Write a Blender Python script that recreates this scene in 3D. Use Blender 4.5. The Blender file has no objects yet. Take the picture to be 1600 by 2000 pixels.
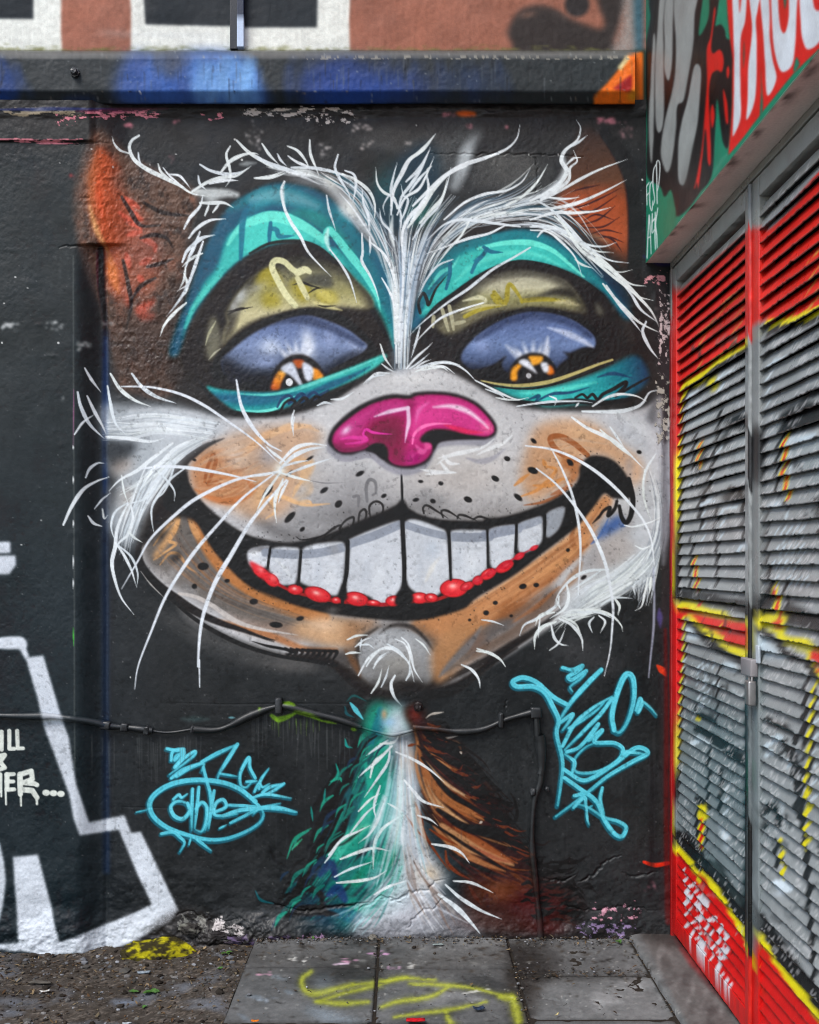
import bpy, bmesh, math, random
import numpy as np

# ---------------------------------------------------------------- camera, sky, sun, exposure
scene = bpy.context.scene
FPX, DIST, EYE = 2200.0, 4.68, 1.553      # focal length (in 1600 px wide frame), distance to the end wall, eye height
VX, VY = 785.0, 1100.0                    # where the level line straight ahead meets the frame
cam_d = bpy.data.cameras.new('camera'); cam = bpy.data.objects.new('camera', cam_d)
scene.collection.objects.link(cam)
cam.location = (0, -DIST, EYE); cam.rotation_euler = (math.radians(90), 0, 0)
cam_d.sensor_fit = 'HORIZONTAL'; cam_d.sensor_width = 36.0
cam_d.lens = 36.0 * FPX / 1600.0
cam_d.shift_x = (800 - VX) / 1600.0; cam_d.shift_y = (VY - 1000) / 1600.0
cam_d.clip_start = 0.05; cam_d.clip_end = 2000
scene.camera = cam

world = bpy.data.worlds.new('World'); scene.world = world; world.use_nodes = True
wn = world.node_tree.nodes; wl = world.node_tree.links; wn.clear()
sky = wn.new('ShaderNodeTexSky'); sky.sky_type = 'NISHITA'; sky.sun_disc = False
SUN_EL, SUN_AZ = 50.0, 218.0              # azimuth: clockwise from north (+Y); 180 = behind the camera
sky.sun_elevation = math.radians(SUN_EL); sky.sun_rotation = math.radians(SUN_AZ)
sky.air_density = 1.0; sky.dust_density = 1.6; sky.ozone_density = 1.0
bg = wn.new('ShaderNodeBackground'); bg.inputs['Strength'].default_value = 0.11
wo = wn.new('ShaderNodeOutputWorld')
wl.new(sky.outputs[0], bg.inputs[0]); wl.new(bg.outputs[0], wo.inputs[0])
sun_d = bpy.data.lights.new('sun', 'SUN'); sun = bpy.data.objects.new('sun', sun_d); scene.collection.objects.link(sun)
sun_d.energy = 1.5; sun_d.angle = math.radians(28); sun_d.color = (1.0, 0.965, 0.92)
from mathutils import Vector, Matrix
a, e = math.radians(SUN_AZ), math.radians(SUN_EL)
sdir = Vector((math.sin(a) * math.cos(e), math.cos(a) * math.cos(e), math.sin(e)))
sun.rotation_euler = (-sdir).to_track_quat('-Z', 'Y').to_euler(); sun.location = sdir * 20
vs = scene.view_settings
vs.view_transform = 'Standard'; vs.look = 'None'; vs.gamma = 1.0; vs.use_curve_mapping = False
vs.exposure = 1.16
scene.cycles.use_denoising = True
scene.cycles.filter_width = 1.1

# ---------------------------------------------------------------- paint engine
# A small vector painter: shapes are rasterised to arrays which later become
# per-vertex paint colours on the real wall / door / paving meshes.
class Canvas:
    def __init__(s, x0, y0, x1, y1, res, col):
        s.x0, s.y0, s.res = x0, y0, res
        s.W = int(math.ceil((x1 - x0) / res)) + 1
        s.H = int(math.ceil((y1 - y0) / res)) + 1
        s.a = np.empty((s.H, s.W, 3), np.float32)
        s.a[:] = np.array(col, np.float32) / 255.0
        s.rng = np.random.default_rng(7)

    def sample(s, px, py):
        fx = np.clip((np.asarray(px) - s.x0) / s.res, 0, s.W - 1.001)
        fy = np.clip((np.asarray(py) - s.y0) / s.res, 0, s.H - 1.001)
        ix = fx.astype(int); iy = fy.astype(int)
        u = (fx - ix)[..., None]; v = (fy - iy)[..., None]
        a = s.a
        return (a[iy, ix] * (1 - u) * (1 - v) + a[iy, ix + 1] * u * (1 - v)
                + a[iy + 1, ix] * (1 - u) * v + a[iy + 1, ix + 1] * u * v)

    # coverage of a polygon inside a padded box
    def cover(s, pts, soft=0.0, smooth=True):
        p = np.array(pts, float)
        if smooth:
            p = spline(p, closed=True, step=3.0)
        gx = (p[:, 0] - s.x0) / s.res; gy = (p[:, 1] - s.y0) / s.res
        pad = int(3 * soft / s.res) + 2
        i0 = max(0, int(gx.min()) - pad); i1 = min(s.W, int(gx.max()) + pad + 2)
        j0 = max(0, int(gy.min()) - pad); j1 = min(s.H, int(gy.max()) + pad + 2)
        if i1 <= i0 or j1 <= j0:
            return None
        w, h = i1 - i0, j1 - j0
        SUB = 3
        acc = np.zeros((h, w + 2), np.float32)
        X1 = gx; Y1 = gy; X2 = np.roll(gx, -1); Y2 = np.roll(gy, -1)
        for r in range(h):
            for q in range(SUB):
                yy = j0 + r + (q + .5) / SUB - .5
                m = (Y1 <= yy) != (Y2 <= yy)
                if not m.any():
                    continue
                xs = np.sort(X1[m] + (yy - Y1[m]) / (Y2[m] - Y1[m]) * (X2[m] - X1[m])) - i0 + .5
                xs = np.clip(xs, 0, w)
                for k in range(0, len(xs) - 1, 2):
                    a, b = xs[k], xs[k + 1]
                    if b <= a: continue
                    ia, ib = int(a), int(b)
                    row = acc[r]
                    row[ia] += 1 - (a - ia); row[ia + 1] += (a - ia)
                    row[ib] -= 1 - (b - ib); row[ib + 1] -= (b - ib)
        c = np.clip(np.cumsum(acc, 1)[:, :w] / SUB, 0, 1)
        if soft > 0:
            c = blur(c, soft / s.res)
        return (j0, j1, i0, i1), c

    def put(s, box, c, col, alpha=1.0, clip=None, grain=0.0):
        j0, j1, i0, i1 = box
        c = c * alpha
        if clip is not None:
            c = c * clip[j0:j1, i0:i1]
        if grain > 0:
            n = s.rng.random(c.shape).astype(np.float32)
            c = c * np.clip(1 - grain * (n * 2 - .6) * (1.2 - c), 0, 1)
        c = c[..., None]
        if callable(col):
            yy, xx = np.mgrid[j0:j1, i0:i1]
            colr = col(xx * s.res + s.x0, yy * s.res + s.y0)
        else:
            colr = np.array(col, np.float32) / 255.0
        s.a[j0:j1, i0:i1] = s.a[j0:j1, i0:i1] * (1 - c) + colr * c

    def fill(s, pts, col, soft=0.8, alpha=1.0, smooth=True, clip=None, grain=0.0):
        r = s.cover(pts, soft, smooth)
        if r: s.put(r[0], r[1], col, alpha, clip, grain)

    def mask(s, *polys, soft=0.8, smooth=True):
        m = np.zeros((s.H, s.W), np.float32)
        for p in polys:
            r = s.cover(p, soft, smooth)
            if r:
                (j0, j1, i0, i1), c = r
                m[j0:j1, i0:i1] = np.maximum(m[j0:j1, i0:i1], c)
        return m

    # tapered brush stroke; w is the full width in drawing units
    def stroke(s, pts, w, col, alpha=1.0, soft=1.3, taper=(.25, .15), clip=None, smooth=True, fade=(1, 1), grain=0.0):
        p = np.array(pts, float)
        if len(p) == 1: p = np.vstack([p, p + .1])
        rmin = max(.6 * s.res, w * .12)
        p = spline(p, False, max(s.res * .7, min(rmin * 1.2, 3))) if smooth else resample(p, max(s.res * .7, min(rmin * 1.2, 3)))
        t = np.linspace(0, 1, len(p))
        # taper = (start width factor, end width factor)
        k = np.ones_like(t)
        k = np.minimum(k, taper[0] + (1 - taper[0]) * np.clip(t / .45, 0, 1) ** .8)
        k = np.minimum(k, taper[1] + (1 - taper[1]) * np.clip((1 - t) / .55, 0, 1) ** .8)
        al = np.ones_like(t) * alpha
        al = al * (fade[0] + (1 - fade[0]) * np.clip(t / .4, 0, 1)) * (fade[1] + (1 - fade[1]) * np.clip((1 - t) / .4, 0, 1))
        rad = np.maximum(w * .5 * k, .35 * s.res)
        gx = (p[:, 0] - s.x0) / s.res; gy = (p[:, 1] - s.y0) / s.res
        R = rad / s.res; F = max(soft / s.res, .5)
        K = int(math.ceil(R.max() + F)) + 1
        i0 = max(0, int(gx.min()) - K); i1 = min(s.W, int(gx.max()) + K + 2)
        j0 = max(0, int(gy.min()) - K); j1 = min(s.H, int(gy.max()) + K + 2)
        if i1 <= i0 or j1 <= j0: return
        c = np.zeros((j1 - j0, i1 - i0), np.float32)
        d = np.arange(-K, K + 1)
        bx = np.round(gx).astype(int); by = np.round(gy).astype(int)
        XX = bx[:, None, None] + d[None, None, :] + 0 * d[None, :, None]
        YY = by[:, None, None] + d[None, :, None] + 0 * d[None, None, :]
        D = np.sqrt((XX - gx[:, None, None]) ** 2 + (YY - gy[:, None, None]) ** 2)
        cov = np.clip((R[:, None, None] - D) / F + .5, 0, 1) * al[:, None, None]
        ok = (XX >= i0) & (XX < i1) & (YY >= j0) & (YY < j1) & (cov > 0)
        np.maximum.at(c, (YY[ok] - j0, XX[ok] - i0), cov[ok].astype(np.float32))
        s.put((j0, j1, i0, i1), c, col, 1.0, clip, grain)

    def dab(s, x, y, rx, ry, col, alpha=1.0, rot=0.0, hard=0.0, clip=None, grain=0.0):
        R = max(rx, ry) * (2.6 if hard == 0 else 1.3) + 2
        i0 = max(0, int((x - R - s.x0) / s.res)); i1 = min(s.W, int((x + R - s.x0) / s.res) + 2)
        j0 = max(0, int((y - R - s.y0) / s.res)); j1 = min(s.H, int((y + R - s.y0) / s.res) + 2)
        if i1 <= i0 or j1 <= j0: return
        yy, xx = np.mgrid[j0:j1, i0:i1]
        X = xx * s.res + s.x0 - x; Y = yy * s.res + s.y0 - y
        cr, sr = math.cos(rot), math.sin(rot)
        u = (X * cr + Y * sr) / rx; v = (-X * sr + Y * cr) / ry
        q = np.sqrt(u * u + v * v)
        if hard == 0:
            c = np.exp(-q * q)
        else:
            c = np.clip((1 - q) * min(rx, ry) / hard + .5, 0, 1)
        s.put((j0, j1, i0, i1), c.astype(np.float32), col, alpha, clip, grain)


def spline(p, closed=False, step=2.0):
    p = np.asarray(p, float)
    n = len(p)
    if n < 3 and not closed:
        return resample(p, step)
    if closed:
        q = np.vstack([p[-1], p, p[0], p[1]])
        segs = n
    else:
        q = np.vstack([2 * p[0] - p[1], p, 2 * p[-1] - p[-2]])
        segs = n - 1
    out = []
    for i in range(segs):
        a, b, c, d = q[i], q[i + 1], q[i + 2], q[i + 3]
        L = np.hypot(*(c - b))
        m = max(2, int(L / step) + 1)
        t = np.linspace(0, 1, m, endpoint=False)[:, None]
        out.append(.5 * ((2 * b) + (c - a) * t + (2 * a - 5 * b + 4 * c - d) * t * t + (3 * b - a - 3 * c + d) * t ** 3))
    if not closed: out.append(p[-1:])
    return np.vstack(out)


def resample(p, step):
    p = np.asarray(p, float)
    out = []
    for a, b in zip(p[:-1], p[1:]):
        m = max(2, int(np.hypot(*(b - a)) / step) + 1)
        t = np.linspace(0, 1, m, endpoint=False)[:, None]
        out.append(a + (b - a) * t)
    out.append(p[-1:])
    return np.vstack(out)


def blur(c, sig):
    r = max(1, int(round(sig * .95)))
    for ax in (0, 1):
        for _ in range(3):
            n = c.shape[ax]
            pad = [(0, 0), (0, 0)]; pad[ax] = (r + 1, r)
            cs = np.cumsum(np.pad(c, pad, mode='edge'), axis=ax, dtype=np.float64)
            if ax == 0: c = (cs[2 * r + 1:2 * r + 1 + n] - cs[:n]) / (2 * r + 1)
            else: c = (cs[:, 2 * r + 1:2 * r + 1 + n] - cs[:, :n]) / (2 * r + 1)
    return c.astype(np.float32)


def vnoise(X, Y, seed=0):
    """smooth value noise, about -1..1, unit wavelength"""
    r = np.random.default_rng(seed)
    T = r.random((256, 256)).astype(np.float32) * 2 - 1
    ix = np.floor(X).astype(int); iy = np.floor(Y).astype(int)
    u = (X - ix).astype(np.float32); v = (Y - iy).astype(np.float32)
    u = u * u * (3 - 2 * u); v = v * v * (3 - 2 * v)
    a = T[iy & 255, ix & 255]; b = T[iy & 255, (ix + 1) & 255]
    c = T[(iy + 1) & 255, ix & 255]; d = T[(iy + 1) & 255, (ix + 1) & 255]
    return (a * (1 - u) + b * u) * (1 - v) + (c * (1 - u) + d * u) * v


def fbm(X, Y, seed=0, oct=4, gain=.5):
    o = 0; a = 1; t = 0
    for k in range(oct):
        o = o + a * vnoise(X * 2 ** k + 17.3 * k, Y * 2 ** k + 9.1 * k, seed + k); t += a; a *= gain
    return o / t


def vgrad(*stops):
    """vertical gradient: (y, colour) stops"""
    ys = [q[0] for q in stops]; cs = np.array([q[1] for q in stops], float) / 255
    return lambda X, Y: np.stack([np.interp(Y, ys, cs[:, k]) for k in range(3)], -1).astype(np.float32)


def lgrad(p, q, *stops):
    """gradient along the line p->q, stops (t, colour)"""
    dx, dy = q[0] - p[0], q[1] - p[1]; L = dx * dx + dy * dy
    ts = [k[0] for k in stops]; cs = np.array([k[1] for k in stops], float) / 255
    return lambda X, Y: np.stack([np.interp(((X - p[0]) * dx + (Y - p[1]) * dy) / L, ts, cs[:, k]) for k in range(3)], -1).astype(np.float32)


def sheet(ox, oy, s):
    def f(*v):
        v = list(v)
        if len(v) == 1 and isinstance(v[0], (list, tuple)) : v = list(v[0])
        return [(ox + s * v[i], oy + s * v[i + 1]) for i in range(0, len(v), 2)]
    return f


# ---------------------------------------------------------------- the painting on the end wall
C1 = sheet(0, 0, .4375); C2 = sheet(600, 0, .4375); C3 = sheet(1200, 0, .28)
C4 = sheet(100, 240, .3125); C5 = sheet(500, 240, .3); C6 = sheet(800, 240, .3375)
L1 = sheet(100, 700, .3125); L2 = sheet(500, 720, .3125); L3 = sheet(900, 700, .31)
L4 = sheet(240, 1240, .35); L5 = sheet(700, 1240, .3875); L6 = sheet(0, 1000, .45)
PX = sheet(0, 0, 1)

BLK = (33, 31, 30); WHT = (226, 234, 236); CRM = (222, 231, 229); ICE = (200, 216, 230)
TEALD = (14, 84, 108); TEAL = (22, 140, 144); TURQ = (104, 226, 206); TURM = (62, 190, 178); NAVY = (18, 62, 96)
prng = np.random.default_rng(11)

wall = Canvas(-24, -60, 1346, 1872, 1.5, (46, 48, 49))
F, S, Dab = wall.fill, wall.stroke, wall.dab


def tuft(g0, g1, n, w, col, alpha=.8, jit=4, soft=1.4, trim=.25, taper=(.5, .1), clip=None, cols=None):
    """n strands interpolated between two guide curves"""
    a = np.array(g0, float); b = np.array(g1, float)
    m = max(len(a), len(b))
    def rs(p):
        q = spline(p, False, 2.0); t = np.linspace(0, len(q) - 1, m + 3)
        return np.stack([np.interp(t, np.arange(len(q)), q[:, k]) for k in (0, 1)], 1)
    a = rs(a); b = rs(b)
    for _ in range(n):
        u = prng.random()
        p = a * (1 - u) + b * u
        amp = prng.normal(0, jit, 2); ph = prng.random() * 6.28; fr = prng.uniform(.6, 1.6)
        t = np.linspace(0, 1, len(p))[:, None]
        p = p + amp[None] * np.sin(t * fr * 3.14 + ph) * (.3 + .7 * t)
        k0 = int(prng.random() * trim * len(p)); k1 = len(p) - int(prng.random() * trim * len(p))
        if k1 - k0 < 3: continue
        c = col if cols is None else cols[int(prng.random() * len(cols))]
        S(p[k0:k1], w * prng.uniform(.45, 1.15), c, alpha * prng.uniform(.5, 1), soft, taper, clip)


# --- ground coat of the wall
yy, xx = np.mgrid[0:wall.H, 0:wall.W]
GX = (xx * wall.res + wall.x0).astype(np.float32); GY = (yy * wall.res + wall.y0).astype(np.float32)
n1 = fbm(GX / 260, GY / 260, 3, 5); n2 = fbm(GX / 40, GY / 90, 9, 4); n3 = fbm(GX / 9, GY / 9, 15, 3)
base = np.stack([42 + 0 * GX, 44 + 0 * GX, 45 + 0 * GX], -1)
leftw = np.clip((215 - GX) / 60, 0, 1)[..., None]
base = base * (1 - leftw) + np.array([37, 42, 43]) * leftw
lowl = (np.clip((330 - GX) / 200, 0, 1) * np.clip((GY - 650) / 500, 0, 1))[..., None]
base = base + lowl * np.array([0, 3, 6])
topw = np.clip((330 - GY) / 90, 0, 1)[..., None]
base = base * (1 - topw) + np.array([45, 44, 43]) * topw
base = base + (n1 * 9 + n2 * 5 + n3 * 4)[..., None]
wall.a[:] = base / 255
# grey scuffed patches near the top
for q, al in ((C2(200, 620, 330, 560, 480, 590, 560, 560, 640, 640, 520, 640, 400, 680, 250, 660), .30),
              (C2(780, 690, 900, 670, 1010, 690, 1030, 780, 960, 850, 800, 840, 720, 810), .42),
              (C2(830, 690, 930, 690, 1000, 720, 1010, 790, 900, 820, 830, 770), .3),
              (C2(1040, 730, 1090, 730, 1110, 790, 1070, 850, 1040, 820), .25)):
    F(q, (104, 104, 100), 5, al, grain=.6)
F(C2(200, 670, 300, 665, 400, 700, 390, 790, 320, 800, 210, 790, 180, 720), (34, 34, 33), 5, .8)
F(C2(560, 640, 640, 600, 680, 560, 760, 560, 740, 650, 700, 760, 660, 830, 600, 800), (120, 128, 128), 9, .35, grain=.5)
S(C2(770, 590, 720, 660, 690, 760, 660, 830), 26, (205, 215, 218), .75, 14, (.6, .8), fade=(.2, .6))

# mist under the jaw and other overspray
S(L1(520, 1480, 760, 1640, 1000, 1760, 1300, 1850, 1600, 1900), 34, (112, 110, 107), .34, 30, (.4, .8), fade=(.2, 1))
S(L1(1100, 1720, 1350, 1800, 1600, 1880), 24, (140, 134, 128), .32, 22, (.5, .7))
Dab(560, 1300, 80, 14, (92, 90, 88), .6, .1)
Dab(1130, 1270, 60, 26, (78, 78, 80), .5); Dab(1180, 1300, 40, 20, (70, 70, 72), .5)
S(L1(800, 1560, 900, 1640, 960, 1700), 24, (150, 148, 145), .4, 14)

# --- ears
earl = C4(290, 30, 230, 150, 165, 360, 150, 560, 190, 800, 280, 1040, 320, 1150, 350, 1350, 395, 1520, 430, 1660, 560, 1690, 740, 1700, 850, 1450, 880, 1150, 860, 700, 900, 540, 900, 430, 720, 330, 520, 230, 390, 110)
F(earl, (96, 74, 62), 6)
mE = wall.mask(earl, soft=4)
wall.put((0, wall.H, 0, wall.W), mE * np.clip(fbm(GX / 26, GY / 34, 31, 4) * 2.2, 0, 1), (126, 84, 66), .8)
wall.put((0, wall.H, 0, wall.W), mE * np.clip(fbm(GX / 12, GY / 14, 37, 3) * 2.2, 0, 1), (34, 29, 27), .5)
F(C4(300, 150, 245, 280, 228, 460, 260, 620, 310, 760, 345, 900, 380, 1060, 450, 1100, 640, 1060, 670, 860, 620, 700, 580, 560, 460, 420, 420, 290, 350, 170), (158, 86, 62), 9, .8, grain=.4)
F(C4(300, 150, 255, 230, 230, 320, 226, 460, 250, 600, 300, 720, 335, 820, 350, 960, 390, 1060, 445, 1090, 458, 1000, 440, 880, 440, 770, 520, 720, 570, 620, 540, 590, 470, 540, 400, 430, 375, 330, 440, 300, 380, 220),
  lgrad(C4(240, 0)[0], C4(560, 0)[0], (0, (176, 94, 48)), (.25, (200, 90, 50)), (1, (124, 72, 58))), 4.5, .9, grain=.5)
S(C4(330, 760, 370, 900, 400, 1040, 430, 1180), 26, (150, 84, 56), .6, 12, grain=.4)
S(C4(300, 330, 300, 480, 330, 600), 14, (232, 98, 58), .7, 9)
S(C4(240, 520, 280, 660, 320, 740, 350, 800), 12, (214, 160, 100), .75, 8)
S(C4(360, 820, 390, 960, 420, 1060), 22, (206, 118, 62), .8, 9)
S(C4(400, 420, 480, 520, 540, 590), 20, (196, 100, 70), .6, 8)
for q in (C4(460, 470, 520, 510, 545, 530), C4(500, 540, 540, 590, 565, 600), C4(480, 700, 560, 680), C4(430, 560, 500, 620, 560, 660),
          C4(560, 720, 640, 760, 650, 800), C4(470, 820, 490, 900), C4(560, 880, 620, 850), C4(550, 960, 570, 990)):
    S(q, 13, (214, 92, 70), .72, 5, (.5, .5))
F(C4(520, 1170, 560, 1130, 640, 1100, 655, 1080, 640, 1140, 600, 1180, 650, 1190, 640, 1230, 570, 1240), (222, 90, 66), 3, .85, grain=.4)
F(C4(470, 1060, 500, 1100, 490, 1160, 455, 1120), (206, 88, 62), 3, .6)
Dab(*C4(600, 800)[0], 34, 40, (130, 78, 68), .45)
Dab(*C4(580, 1300)[0], 36, 30, (86, 68, 62), .6)
for q in (C4(440, 460, 500, 560, 560, 640, 680, 640), C4(580, 500, 700, 560, 860, 580), C4(450, 860, 480, 1000, 500, 1130, 470, 1290),
          C4(650, 970, 560, 1020, 500, 1110), C4(600, 900, 680, 880, 760, 850), C4(560, 720, 640, 700, 720, 720, 760, 780)):
    S(q, 9, (34, 29, 27), .8, 3, (.6, .3))
# dark purple shadow paint line beside the ear and the blue edge under it
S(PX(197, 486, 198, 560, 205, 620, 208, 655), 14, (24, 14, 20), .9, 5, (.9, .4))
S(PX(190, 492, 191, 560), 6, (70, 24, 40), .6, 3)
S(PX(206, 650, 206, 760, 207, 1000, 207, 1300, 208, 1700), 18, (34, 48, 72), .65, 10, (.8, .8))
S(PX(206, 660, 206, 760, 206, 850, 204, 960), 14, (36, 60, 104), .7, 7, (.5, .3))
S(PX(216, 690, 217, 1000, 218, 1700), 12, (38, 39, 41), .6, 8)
S(PX(143, 500, 144, 900, 146, 1500), 3, (86, 92, 90), .55, 2, (1, 1))
F(C4(190, 800, 240, 850, 280, 1000, 275, 1090, 240, 1000, 200, 880), (96, 86, 84), 4, .5, grain=.5)
S(PX(144, 760, 144, 800, 143, 870), 2.5, (170, 90, 140), .6, 1.5)
for y0, y1 in ((1015, 1030), (1085, 1110), (1130, 1150), (930, 945), (870, 878)):
    S(PX(143, y0, 143, y1), 3, (228, 234, 234), .9, 1.2)
S(PX(143, 1225, 144, 1262), 3, (70, 190, 60), .8, 1.5)

earr = C6(1010, 20, 960, 130, 900, 290, 860, 420, 850, 520, 960, 640, 1100, 720, 1180, 800, 1260, 830, 1285, 640, 1275, 400, 1235, 250, 1160, 110, 1080, 40)
F(earr, lgrad(C6(1050, 60)[0], C6(1180, 800)[0], (0, (64, 48, 42)), (.38, (96, 62, 44)), (.55, (150, 74, 44)), (.8, (168, 80, 46)), (1, (120, 62, 40))), 6, .97, grain=.3)
F(C6(880, 420, 1000, 380, 1180, 380, 1230, 440, 1235, 600, 1220, 760, 1120, 690, 960, 600, 880, 500), (178, 82, 46), 10, .65, grain=.5)
S(C6(1130, 60, 1220, 200, 1275, 330, 1300, 500, 1305, 700, 1300, 880, 1320, 1100, 1340, 1400), 26, (22, 20, 20), .95, 7, (.7, 1))
S(C6(1190, 90, 1280, 240, 1325, 400), 16, (24, 22, 22), .85, 6)
for q in (C6(1225, 375, 1120, 430, 1000, 480, 890, 490), C6(1100, 360, 1000, 380, 930, 400), C6(1200, 420, 1080, 500, 980, 540, 900, 545),
          C6(1190, 480, 1090, 560, 980, 590), C6(1215, 545, 1120, 600, 1000, 605), C6(1230, 640, 1130, 620, 1030, 650), C6(1180, 560, 1080, 530, 1000, 570),
          C6(1230, 745, 1180, 680, 1090, 640), C6(1240, 690, 1150, 660, 1060, 670), C6(960, 480, 1010, 510, 1070, 505)):
    S(q, 4, (58, 26, 20), .9, 1.6, (.15, .3))
S(C6(1000, 640, 1080, 660, 1150, 690), 9, (226, 176, 130), .55, 5)

# --- dark face ground around the eyes
F(PX(352, 560, 372, 470, 420, 390, 620, 330, 700, 360, 790, 480, 900, 420, 1030, 390, 1180, 470, 1262, 560, 1284, 700, 1282, 770, 1180, 800, 1000, 790, 900, 740, 790, 712, 720, 740, 620, 790, 500, 810, 400, 800, 340, 770, 330, 660),
  (44, 40, 38), 9, .85)
F(C4(330, 1150, 420, 1100, 560, 1250, 640, 1100, 860, 1000, 860, 1400, 760, 1680, 430, 1640, 370, 1350), (58, 48, 43), 14, .6, grain=.4)

# --- left eye
# blue green behind the brow, thin at the top
F(C5(700, 560, 800, 420, 860, 300, 1000, 180, 1100, 130, 1180, 200, 1200, 420, 1100, 620, 960, 700, 820, 720), (24, 62, 84), 10, .55, grain=.3)
Dab(*C5(850, 420)[0], 26, 40, (20, 92, 92), .5); Dab(*C5(1080, 590)[0], 26, 22, (30, 120, 96), .55)
browl = PX(331, 690, 345, 640, 362, 595, 380, 540, 398, 490, 425, 435, 450, 402, 480, 382, 520, 362, 560, 358, 620, 372, 670, 410, 706, 460, 742, 500, 764, 548, 772, 610, 770, 690,
           762, 676, 748, 640, 724, 596, 696, 560, 668, 524, 636, 496, 606, 478, 572, 472, 530, 478, 500, 489, 468, 508, 436, 538, 408, 572, 388, 600, 366, 640, 350, 690)
F(browl, TEALD, 3.5)
mBL = wall.mask(browl, soft=2)
S(C5(-160, 520, 0, 480, 180, 470, 320, 520, 460, 600, 580, 700, 700, 900, 800, 1120, 880, 1350), 40, (20, 112, 124), .85, 16, (.8, .7), clip=mBL)
S(C5(160, 600, 330, 600, 470, 680, 560, 760, 640, 860), 30, (26, 136, 128), .7, 12, clip=mBL)
S(C5(520, 840, 640, 980, 740, 1130, 830, 1290, 890, 1450), 24, (34, 150, 146), .9, 9, (.7, .6), clip=mBL)
F(C4(1085, 760, 1120, 690, 1220, 620, 1330, 590, 1450, 590, 1600, 640, 1600, 780, 1480, 750, 1330, 790, 1200, 860, 1090, 950, 1000, 1050, 900, 1160, 850, 1280, 820, 1360, 860, 1200, 920, 1080, 960, 1000, 1040, 900), TURM, 3.5, .95, clip=mBL)
F(C5(-100, 640, 60, 610, 200, 640, 330, 700, 430, 760, 520, 850, 600, 960, 500, 880, 400, 800, 270, 765, 100, 785, -60, 850), (72, 200, 186), 3, .95, clip=mBL)
S(C4(1105, 760, 1180, 655, 1290, 605, 1420, 600, 1560, 640), 15, TURQ, .95, 3.5, (.4, .9), clip=mBL)
S(C5(-20, 640, 60, 610, 160, 612, 280, 655, 380, 715, 445, 765), 22, TURQ, .97, 3.5, (.8, .6))
S(C5(440, 765, 470, 700, 500, 715, 590, 830, 680, 945, 745, 1050, 790, 1140, 812, 1230), 17, (96, 220, 202), .95, 3, (.7, .1))
S(C4(1060, 960, 960, 1060, 890, 1160, 840, 1280), 12, (84, 210, 192), .7, 6, (.5, .4), clip=mBL)
S(C4(1310, 470, 1240, 520, 1200, 600, 1190, 760, 1185, 850), 13, (20, 104, 130), .85, 3, (.5, .5))
S(C4(1372, 625, 1365, 700, 1362, 760), 9, (18, 100, 128), .9, 2.2, (.8, .5))
S(C4(1375, 660, 1410, 670, 1430, 710, 1520, 705), 10, (22, 106, 132), .85, 2.4, (.9, .15))
F(C4(1230, 560, 1290, 450, 1340, 420, 1380, 440, 1370, 500, 1300, 560), (40, 150, 160), 4, .5)
S(C5(-30, 500, 100, 470, 260, 490, 390, 540), 30, (170, 200, 206), .42, 16, (.5, .5))
S(C5(470, 690, 460, 760, 480, 830), 10, (190, 238, 230), .85, 4, (.4, .4))
# black arch over the lid, socket
F(PX(352, 700, 372, 650, 396, 604, 430, 560, 470, 520, 515, 492, 560, 478, 592, 474, 632, 490, 668, 520, 700, 556, 735, 600, 756, 640, 770, 695, 764, 712, 740, 712, 700, 724, 640, 750, 560, 762, 440, 762, 380, 750), (40, 36, 33), 2.5, .97)
S(C5(-40, 850, 90, 785, 260, 770, 390, 805, 500, 890, 600, 985, 700, 1140, 780, 1260, 850, 1390, 885, 1480), 9, (28, 26, 25), .9, 2.5, (.5, .5))
# lid
lidl = C4(1100, 1190, 1160, 1080, 1270, 960, 1390, 880, 1540, 845, 1700, 870, 1830, 920, 1900, 980, 1960, 1040, 2000, 1090, 2010, 1140, 1960, 1160, 1800, 1150, 1600, 1165, 1420, 1190, 1250, 1245, 1110, 1345, 1075, 1400, 1080, 1310, 1110, 1250)
mLL = wall.mask(lidl, soft=2)
F(lidl, vgrad((500, (70, 70, 58)), (530, (112, 110, 84)), (570, (150, 146, 96)), (612, (196, 190, 146))), 3)
S(C4(1080, 1230, 1160, 1050, 1280, 930, 1420, 840, 1580, 815, 1740, 840, 1880, 910, 1990, 1030, 2040, 1120), 44, (48, 45, 39), .92, 26, (.8, 1), clip=mLL)
S(C4(1070, 1400, 1110, 1300, 1160, 1180), 20, (52, 48, 42), .7, 14, clip=mLL)
for q in (C5(20, 960, 70, 930, 130, 960, 160, 1040, 60, 1080, 0, 1060), C5(40, 1120, 120, 1100, 160, 1180, 60, 1200), C5(230, 1030, 330, 1040, 360, 1120, 300, 1170, 250, 1110), C5(380, 1110, 480, 1090, 530, 1150, 440, 1180)):
    F(q, (160, 148, 48), 4, .88, clip=mLL)
S(C5(360, 1160, 440, 1190, 560, 1220), 10, (206, 200, 140), .85, 4)
F(C5(380, 1060, 450, 1080, 535, 1155, 500, 1170, 420, 1140), (196, 186, 100), 2.5, .9)
F(C5(260, 1040, 360, 990, 480, 985, 500, 1060, 440, 1075, 330, 1050), (74, 74, 66), 3, .9)
S(C5(240, 1055, 300, 1040, 360, 1060, 420, 1075), 5, (30, 28, 24), .9, 1.5)
S(C5(340, 1110, 390, 1080, 440, 1075), 4, (30, 28, 24), .9, 1.5); S(C5(400, 1185, 450, 1195, 520, 1190), 4, (34, 30, 24), .9, 1.5)
S(C5(255, 1190, 190, 1110, 125, 990, 105, 930, 130, 895, 185, 905, 235, 950, 275, 975), 13, (214, 214, 164), .97, 2.4, (.9, .8))
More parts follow.
